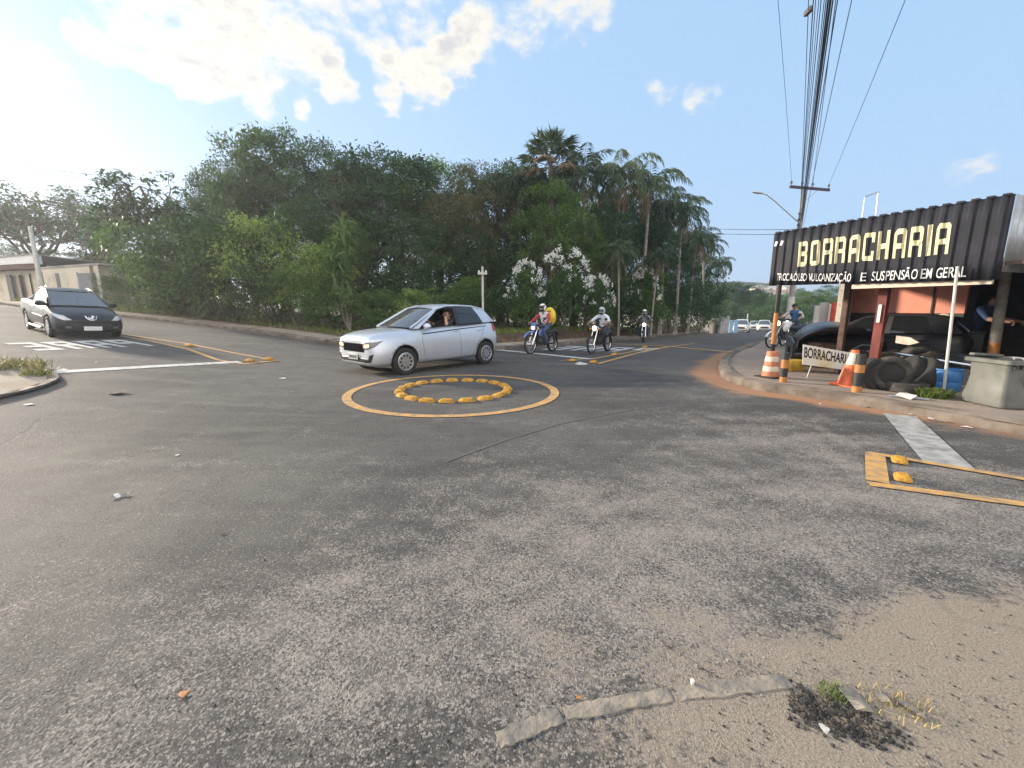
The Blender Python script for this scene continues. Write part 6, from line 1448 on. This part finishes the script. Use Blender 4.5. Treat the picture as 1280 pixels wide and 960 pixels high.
q.build('cable_bracket', M['insul'], up_)
CG = 'bundled cables running overhead from the power pole'
def cable(p0, pxm, Ym, r_, label, group=None, pym=-6, sag=.25, sg=14):
    p0 = Vector(p0); pm = P(pxm, pym, Ym); d = pm-p0; k = (-9-p0.y)/d.y; p1 = p0+d*k; p1.z = pm.z+(.2 if True else 0)
    pts = [p0+(p1-p0)*(i/sg) for i in range(sg+1)]
    tm = (pm.y-p0.y)/(p1.y-p0.y)
    for i, p in enumerate(pts):
        t_ = i/sg; base = p0.z+(p1.z-p0.z)*t_; need = pm.z-(p0.z+(p1.z-p0.z)*tm); p.z = base+need*(t_*(1-t_))/(tm*(1-tm))
    q = MB(); q.tube(pts, r_*.68, 6); return tag(q.build('overhead_cable', M['wire']), label, 'cable', group)
A_ = lambda t_: ub+arm_pt(t_, .3)
B_ = lambda dx, dz: ub+Vector((dx, -.18, h-dz))
cable(A_(-.94), 972, 13, .011, 'lone thin cable from the left end of the cross arm, left of the bundle', pym=-6)
for i, (p0, pxm, r_) in enumerate(((B_(-.17, 1.6), 1011, .012), (B_(-.17, 1.9), 1017, .016), (B_(-.17, 2.2), 1020, .012), (A_(-.4), 1024, .011), (B_(-.17, 2.5), 1027, .014), (B_(-.1, 1.2), 1031, .013), (B_(-.1, 2.7), 1033.5, .016), (B_(-.05, 1.5), 1036, .028), (B_(-.05, 1.8), 1039, .034), (B_(0, 2.1), 1042, .022), (A_(.12), 1045.5, .014), (B_(0, 2.5), 1048, .016))):
    cable(p0, pxm, 10.5, r_, 'dark cable in the bundle running from the power pole overhead', CG)
cable(B_(.1, 2.2), 1066, 10.8, .013, 'single cable just right of the bundle, ending low on the pole')
cable(A_(.94), 1134, 10.5, .011, 'thin cable from the right end of the cross arm, farthest right')
q = MB(); a = P(1010.5, 14, 11.0); q.box(a, (.09, .22, .12)); tag(bevel(q.build('splice_box', M['insul']), .02), 'small splice box hanging on the leftmost cable of the bundle', 'cable box')
def span_wire(a, b, r_, label, sag=.4, group=None, n=12):
    q = MB(); q.tube([a.lerp(b, i/n)-Vector((0, 0, sag*4*(i/n)*(1-i/n))) for i in range(n+1)], r_, 5); return tag(q.build('overhead_cable', M['wire']), label, 'cable', group)
span_wire(P(820, 281, 60), P(1003, 287, 26.4), .018, 'upper faint cable crossing from the power pole to the palms', .2)
span_wire(P(820, 287, 60), P(1000, 293, 26.4), .018, 'lower faint cable crossing from the power pole to the palms', .2)
span_wire(P(-60, 196, 38), P(200, 227, 30), .016, 'upper thin cable crossing the pale sky at the far left', .1)
span_wire(P(-60, 199, 38.5), P(200, 233, 30), .014, 'lower thin cable crossing the pale sky at the far left', .1)
span_wire(ub+Vector((0, 0, h-2.6)), P(1031, 288, 18), .014, 'short service cable dropping from the power pole behind the sign', .1)
# roof antenna behind the sign
an = P(1094, 285, 9.6); at_ = P(1098, 240, 9.6); al = P(1081, 246, 9.3); ant = empty('antenna', (an.x, an.y, an.z), 0, 'thin roof antenna with a short side arm above the sign', 'antenna')
q = MB(); q.tube([(0, 0, -.35), at_-an], .014, 6); q.build('mast', M['steel'], ant)
q = MB(); q.tube([at_-an, al-an], .014, 6); q.build('arm', M['steel'], ant)
q = MB(); q.tube([al-an, Vector((al.x-an.x, al.y-an.y, -.35))], .005, 5); q.build('stay_wire', M['steel'], ant)
# slender white post with a small cross piece in front of the hedge
g = P(604, 411, 17.4); g.z = T(g.x, g.y)+.4; wp = empty('white_post', (g.x, g.y, g.z-.15), 0, 'slender white post with a small cross piece in front of the hedge', 'post'); hh = P(607, 333, g.y).z-g.z+.15
q = MB(); q.tube([(0, 0, -.1), (0, 0, hh)], .045, 10); q.build('shaft', M['paleconc'], wp)
q = MB(); q.box((0, -.05, hh-.28), (.38, .06, .09)); bevel(q.build('cross_piece', M['paleconc'], wp), .01)
for x in (-.14, .14): q = MB(); q.ball((x, -.05, hh-.2), (.04, .04, .05), 8); q.build('insulator', M['white'], wp)
# ---- road studs
def stud(loc, yaw, label, group):
    o = STUD if not STUD.get('used') else STUD.copy()
    if STUD.get('used'): C.objects.link(o)
    else: STUD['used'] = 1
    o.location = loc; o.rotation_euler = (0, 0, yaw); o['label'] = label; o['category'] = 'road stud'; o['group'] = group
    return o
q = MB(); q.grid([[Vector((x*.13*k, y*.085*k2, z)) for x, k in ((-1, 1), (-.72, 1), (.72, 1), (1, 1))] for y, z, k, k2 in ((-1, .0, 1, 1),)]+[])  if False else None
def rr(hx, hy, z, c): return [Vector((x, y, z)) for x, y in ((hx, hy-c), (hx-c, hy), (-hx+c, hy), (-hx, hy-c), (-hx, -hy+c), (-hx+c, -hy), (hx-c, -hy), (hx, -hy+c), (hx, hy-c))]
q.grid([rr(.135, .085, 0, .03), rr(.13, .08, .022, .03), rr(.09, .052, .048, .02), rr(.084, .047, .052, .02), [Vector((0, 0, .052))]*9])
STUD = q.build('road_stud', M['stud'], None, True, 25)
NS = 19
for k in range(NS):
    a = 2*math.pi*k/NS+.1; x, y = RC.x-.01+1.0*math.cos(a), RC.y+.1+1.03*math.sin(a)
    s_ = stud((x, y, T(x, y)+.004), a+math.pi/2+rnd.uniform(-.1, .1), 'yellow raised stud in the small ring inside the painted circle', 'studs of the small ring'); s_.rotation_euler = (rnd.uniform(-.04, .04), rnd.uniform(-.04, .04), s_.rotation_euler.z)
for px, py, yaw, lb in ((1124, 578, .9, 'yellow stud farther from us in the right road box'), (1128, 600, .9, 'yellow stud nearer to us in the right road box'), (236, 433, -.3, 'stud farther left in the left yellow wedge'), (312, 452, -.3, 'left stud of the pair at the tip of the left wedge'), (336, 450, -.3, 'right stud of the pair at the tip of the left wedge'), (716, 451.5, .9, 'left stud at the tip of the yellow wedge near the white shirted rider'), (742, 453.5, .9, 'right stud at the tip of the yellow wedge near the white shirted rider'), (768, 443.5, .9, 'stud inside the yellow wedge right of the white shirted rider'), (806, 434.5, .9, 'farthest stud inside the yellow wedge near the third rider')):
    g = G(px, py); s_ = stud((g.x, g.y, g.z+.014), yaw, lb, 'studs on the yellow wedges')
    if px > 1100: s_.scale = (.68, .72, .8)
# ---- left buildings
def quad_building(root, name, pts, y0f, m, th=.25): pass
b2 = empty('low_building', label='low cream building with a grey gate and narrow dark doorways at left', cat='building')
def lerp_(a, b, t_): return a+(b-a)*t_
BY0, BY1 = 29.5, 26.5
def bpx(px, py, d=0.):
    t_ = (px-43)/(121-43); return P(px, py, lerp_(BY0, BY1, t_)+d)
def face_panel(name, x0, x1, yt0, yt1, m, parent, d=0., base=None, th=.2, yb0=392, yb1=392):
    a, b, c_, e_ = bpx(x0, yb0, d), bpx(x1, yb1, d), bpx(x1, yt1, d), bpx(x0, yt0, d)
    a = Vector((e_.x, e_.y, a.z)); b = Vector((c_.x, c_.y, b.z)); n_ = Vector((-(b-a).y, (b-a).x, 0)).normalized(); n_ = n_ if n_.y > 0 else -n_
    q = MB(); q.prism([a, b, c_, e_], n_*th); return q.build(name, m, parent)
face_panel('wall', 43, 121, 335.5, 330.5, M['cream'], b2, 0, th=5.5)
face_panel('roof', 41.5, 123, 334.5, 328.5, M['roof'], b2, -.12, th=5.9, yb0=336.5, yb1=331)
for x0, x1, y0 in ((46.5, 52.5, 340), (68.5, 73.5, 341.5)): face_panel('doorway', x0, x1, y0, y0, M['black'], b2, -.03, th=.05)
gt = face_panel('gate', 96.5, 117.5, 341.5, 341, mat('grey_gate', (.17, .17, .19), .6, var=.1), b2, -.05, th=.07)
face_panel('gate_frame', 94.8, 96.3, 340, 340, M['greywall'], b2, -.06, th=.08); face_panel('corner_post', 118.5, 121.5, 331, 331, M['paleconc'], b2, -.06, th=.08)
a, b = bpx(121.2, 392), P(142, 392, 29.5); q = MB(); zt = bpx(121, 331).z; q.prism([a, b, Vector((b.x, b.y, zt+.1)), Vector((a.x, a.y, zt))], (.02, .15, 0)); q.build('side_wall', M['greywall'], b2)
b1 = empty('corner_store', label='leftmost low building with a white sloping fascia over dark openings', cat='building')
def f1(name, x0, x1, yt0, yt1, m, d=0., th=.2, yb0=388, yb1=388):
    a, b, c_, e_ = P(x0, yb0, 31+d), P(x1, yb1, 30+d), P(x1, yt1, 30+d), P(x0, yt0, 31+d); a = Vector((e_.x, e_.y, a.z)); b = Vector((c_.x, c_.y, b.z)); q = MB(); q.prism([a, b, c_, e_], (-.1*th, th, 0)); return q.build(name, m, b1)
f1('wall', -40, 42.5, 330, 330, M['cream'], 0, 6); f1('fascia', -40, 40, 325, 317.5, M['white'], -.9, .6, 333, 329)
f1('roof', -40, 41, 322, 317.0, M['roof'], -1.0, 7, 325.2, 318); f1('doorway', 1, 12, 344, 343, M['black'], -.04, .06); f1('doorway', 16.5, 25, 344, 343, M['black'], -.04, .06); f1('doorway', 31, 36, 343, 342, M['black'], -.04, .06)
f1('soffit', -40, 43, 333.5, 329.5, M['rust'], -.85, .8, 338.5, 336)
b3 = empty('gabled_house', label='cream house with a plain pitched roof rising behind the low building', cat='building')
Yg = 36; q = MB(); A3 = [P(x, y, Yg) for x, y in ((100, 392), (170, 392), (170, 330), (132, 313), (100, 329))]; A3[0].x = A3[4].x; A3[1].x = A3[2].x; q.prism(A3, (0, 6, 0)); q.build('wall', M['cream'], b3)
for i, j in ((4, 3), (3, 2)):
    a, b = A3[i]+Vector((0, -.3, .06)), A3[j]+Vector((0, -.3, .06)); q = MB(); q.prism([a, b, b+Vector((0, 0, .14)), a+Vector((0, 0, .14))], (0, 6.6, 0)); q.build('roof', M['roof'], b3)
pY = 27.5; a, b = P(56, 380, pY), P(48, 283, pY); q = MB(); q.tube([(a.x, a.y, T(a.x, a.y)), (a.x, a.y, b.z)], [.14, .10], 10); tag(q.build('concrete_pole', M['paleconc']), 'pale concrete pole between the two low buildings at left', 'pole')
# ---- far end of the road
fw = empty('roadside_wall', label='pale wall and grey gate at the end of the palm row', cat='wall')
for x0, x1, y0, m_ in ((888, 899, 398, M['cream']), (899, 910, 395, M['greywall'])): pxbox('panel', x0, x1, y0, 420, 44, m_, fw, .2, 46)
bp_ = empty('blue_gate', label='pair of pale blue panels beside the far white cars', cat='gate')
for x0, x1 in ((911.5, 916), (917.5, 922)): pxbox('panel', x0, x1, 400, 418, 48, M['bluewall'], bp_, .1)
q = MB(); a = P(935, 392, 55); q.tube([(a.x, a.y, T(a.x, a.y)), (a.x, a.y, a.z)], .07, 8); tag(q.build('far_post', M['paleconc']), 'small pale post beside the far white cars', 'post')
HGp = 'houses on the far hillside'
for i, (px, py, Y, w_) in enumerate(((948, 362, 210, 6), (957, 366, 205, 5), (966, 363, 215, 6), (975, 368, 200, 5), (940, 369, 212, 5), (985, 362, 220, 6))):
    p = P(px, py, Y); hroot = empty('hillside_house', (p.x, p.y, p.z), .3*i, ('pale house highest on the far hill, left of the sign post', 'small house below the highest pale one on the far hill', 'wide pale house on the far hill at the sign post', 'house low on the far hill right of the sign post', 'leftmost small house on the far hill', 'rightmost house on the far hill beside the sign edge')[i], 'house', HGp)
    q = MB(); q.box((0, 0, -2), (w_, 5, 6)); q.build('wall', (M['cream'], M['paleconc'])[i % 2], hroot)
    q = MB(); q.prism([(-w_*.55, -2.8, 1.0), (w_*.55, -2.8, 1.0), (0, -2.8, 2.2)], (0, 5.6, 0)); q.build('roof', (M['roof'], M['tileroof'])[i in (3,)], hroot)
    for x in (-.25, .25): q = MB(); q.box((x*w_, -2.52, -.7), (1.3, .1, 1.3)); q.build('window', M['glass'], hroot)
for i, (px, py, Y) in enumerate(((952, 372, 180), (968, 374, 170), (982, 372, 185), (936, 376, 190), (960, 358, 240), (1000, 366, 190))):
    e = proto('bb', None)[0]; r_ = copy_tree(e); p = P(px, py, Y); r_.location = (p.x, p.y, p.z-7); r_.scale = (1.3, 1.3, .9); tag(r_, 'round green tree among the houses on the far hill', 'tree', 'trees among the hillside houses')
# ---- near corner: broken kerb stones, chunks, litter
KG = 'broken kerb pieces sunk in the near corner'
def slab(px0, py0, px1, py1, w_, lab, h=.006):
    a, b = G(px0, py0), G(px1, py1); d = (b-a); L_ = d.length; d.normalize(); n_ = Vector((-d.y, d.x, 0)); N_ = 14; rows = []
    for i in range(N_+1):
        j = [rnd.uniform(-.006, .006) for _ in range(4)]; e = .35 if i in (0, N_) else 1.
        c = a+d*L_*i/N_; rows.append([c-n_*(w_/2+j[0])+Vector((0, 0, -.02)), c-n_*(w_/2*.9+j[0])+Vector((0, 0, h*e*.8)), c+Vector((0, 0, h*e+j[1]*.4)), c+n_*(w_/2*.85+j[2])+Vector((0, 0, h*e*.9)), c+n_*(w_/2+j[2])+Vector((0, 0, -.02))])
    q = MB(); q.grid(rows); tag(q.build('kerb_stone', M['stone'], None, True, 60), lab, 'kerb stone', KG)
slab(622, 925, 700, 893, .07, 'leftmost sunk kerb piece, cracked and greenish'); slab(705, 892, 838, 868, .065, 'middle sunk kerb piece with a white scrap behind it'); slab(845, 867, 985, 851, .075, 'longest sunk kerb piece, ending at the dark rubble')
for px, py, s_, m_, lb in ((1066, 876, .055, M['stone'], 'flat broken concrete slab in the grass of the near corner'), (1032, 911, .022, M['paleconc'], 'pale stone on the dark rubble'), (1105, 872, .03, M['stone'], 'grey chunk right of the broken slab'), (1150, 893, .022, M['stone'], 'small tan stone right of the dark rubble'), (1010, 868, .02, M['bitumen'], 'black lump at the left end of the rubble'), (1135, 885, .028, M['stone'], 'brown chunk at the end of the dry grass')):
    crumple('stone', px, py, s_, m_, lb, .004, .6)
q = MB()
for _ in range(1100):
    px = rnd.gauss(1040, 42); py = 893+(px-1035)*.36+rnd.gauss(0, 11)
    if not (985 < px < 1140 and py < 938): continue
    g = G(px, py); s_ = rnd.uniform(.002, .008)*(1.7 if rnd.random() < .08 else 1); q.box((g.x, g.y, g.z+s_*.3), (s_*1.6, s_*1.3, s_), (rnd.uniform(-1, 1), rnd.uniform(-1, 1), rnd.uniform(0, 3)))
tag(q.build('rubble', M['bitumen'], None, False), 'dark crumbled asphalt rubble at the broken kerb of the near corner', 'rubble', kind='stuff')
for x, y, n_, r_, h_, lb, m_ in ((1042, 868, 50, .06, .03, 'yellow green grass tuft growing from the broken kerb', 'grass'), (1110, 880, 28, .11, .03, 'dry straw coloured grass at the broken slab', 'straw'), (1150, 890, 20, .10, .03, 'dry grass wisps at the right end of the rubble', 'straw')):
    weed('grass_tuft', x, y, n_*3, r_, h_, lb, m_, 0., .0016)
g = G(865, 856); q = MB(); q.lathe([(.006, 0), (.009, .016), (.007, .02), (.0001, .02)], (g.x, g.y, g.z+.004), 'z', 12); tag(q.build('paper_litter', M['white']), 'small white paper scrap standing behind the middle sunk kerb piece', 'litter')
q = MB(); a, b = G(139, 623), G(158, 620); q.grid([[a.lerp(b, i/8)+Vector((0, .02*s_+.012*math.sin(i), .012+.01*math.sin(i*.9)+abs(s_)*.004)) for s_ in (-1, 0, 1)] for i in range(9)]); tag(q.build('paper_litter', M['white']), 'curled white strip lying on the left foreground asphalt', 'litter')
for px, py, s_, m_, lb in ((353, 473, .07, M['white'], 'flat white scrap between the left wedge and the yellow circle'), (148, 492, .13, M['bitumen'], 'dark flattened rag on the asphalt right of the left corner'), (222, 552+17, .03, M['paleconc'], 'small pale scrap on the dusty streak at left'), (57, 482, .09, M['paleconc'], 'pale broken kerb chunk at the tip of the left corner'), (35, 506, .05, M['offwhite'], 'beige scrap in front of the left corner kerb'), (8, 464, .12, M['paleconc'], 'pale sheet scrap among the weeds on the left corner'), (278, 667, .02, M['bitumen'], 'small black pebble on the left foreground asphalt'), (120, 453, .05, M['white'], 'white scrap just before the left stop line'), (724, 873, .012, M['orangepaint'], 'tiny brick red scrap beside the leftmost sunk kerb piece'), (228, 868, .022, M['orangepaint'], 'brick coloured smear fragment on the left foreground asphalt')):
    crumple('stone' if m_ is M['bitumen'] and px > 200 else 'paper_litter', px, py, s_, m_, lb, .004, .25)
for px, py, s_, lb in ((402, 425, .25, 'broken kerb slab lying at the corner left of the silver car'), (418, 424, .18, 'smaller broken slab beside the silver car bonnet'), (395, 412, .2, 'pale rubble heap on the verge by the corner'), (240, 399, .22, 'pale flat slab lying on the far left verge')):
    crumple('stone', px, py, s_, M['stone'], lb, .14, .5)

# ---- faint dusty evening air
q = MB(); q.box((0, 425, 16), (1440, 1000, 44)); hzm = bpy.data.materials.new('haze'); hzm.use_nodes = True; nn = hzm.node_tree.nodes; nn.clear()
pv = nn.new('ShaderNodeVolumePrincipled'); pv.inputs['Color'].default_value = (.88, .93, 1., 1); pv.inputs['Density'].default_value = .0011; pv.inputs['Anisotropy'].default_value = .5
mo = nn.new('ShaderNodeOutputMaterial'); hzm.node_tree.links.new(pv.outputs[0], mo.inputs['Volume'])
tag(q.build('haze', hzm, None, False), 'faint dusty evening haze filling the whole street', 'haze', kind='stuff')
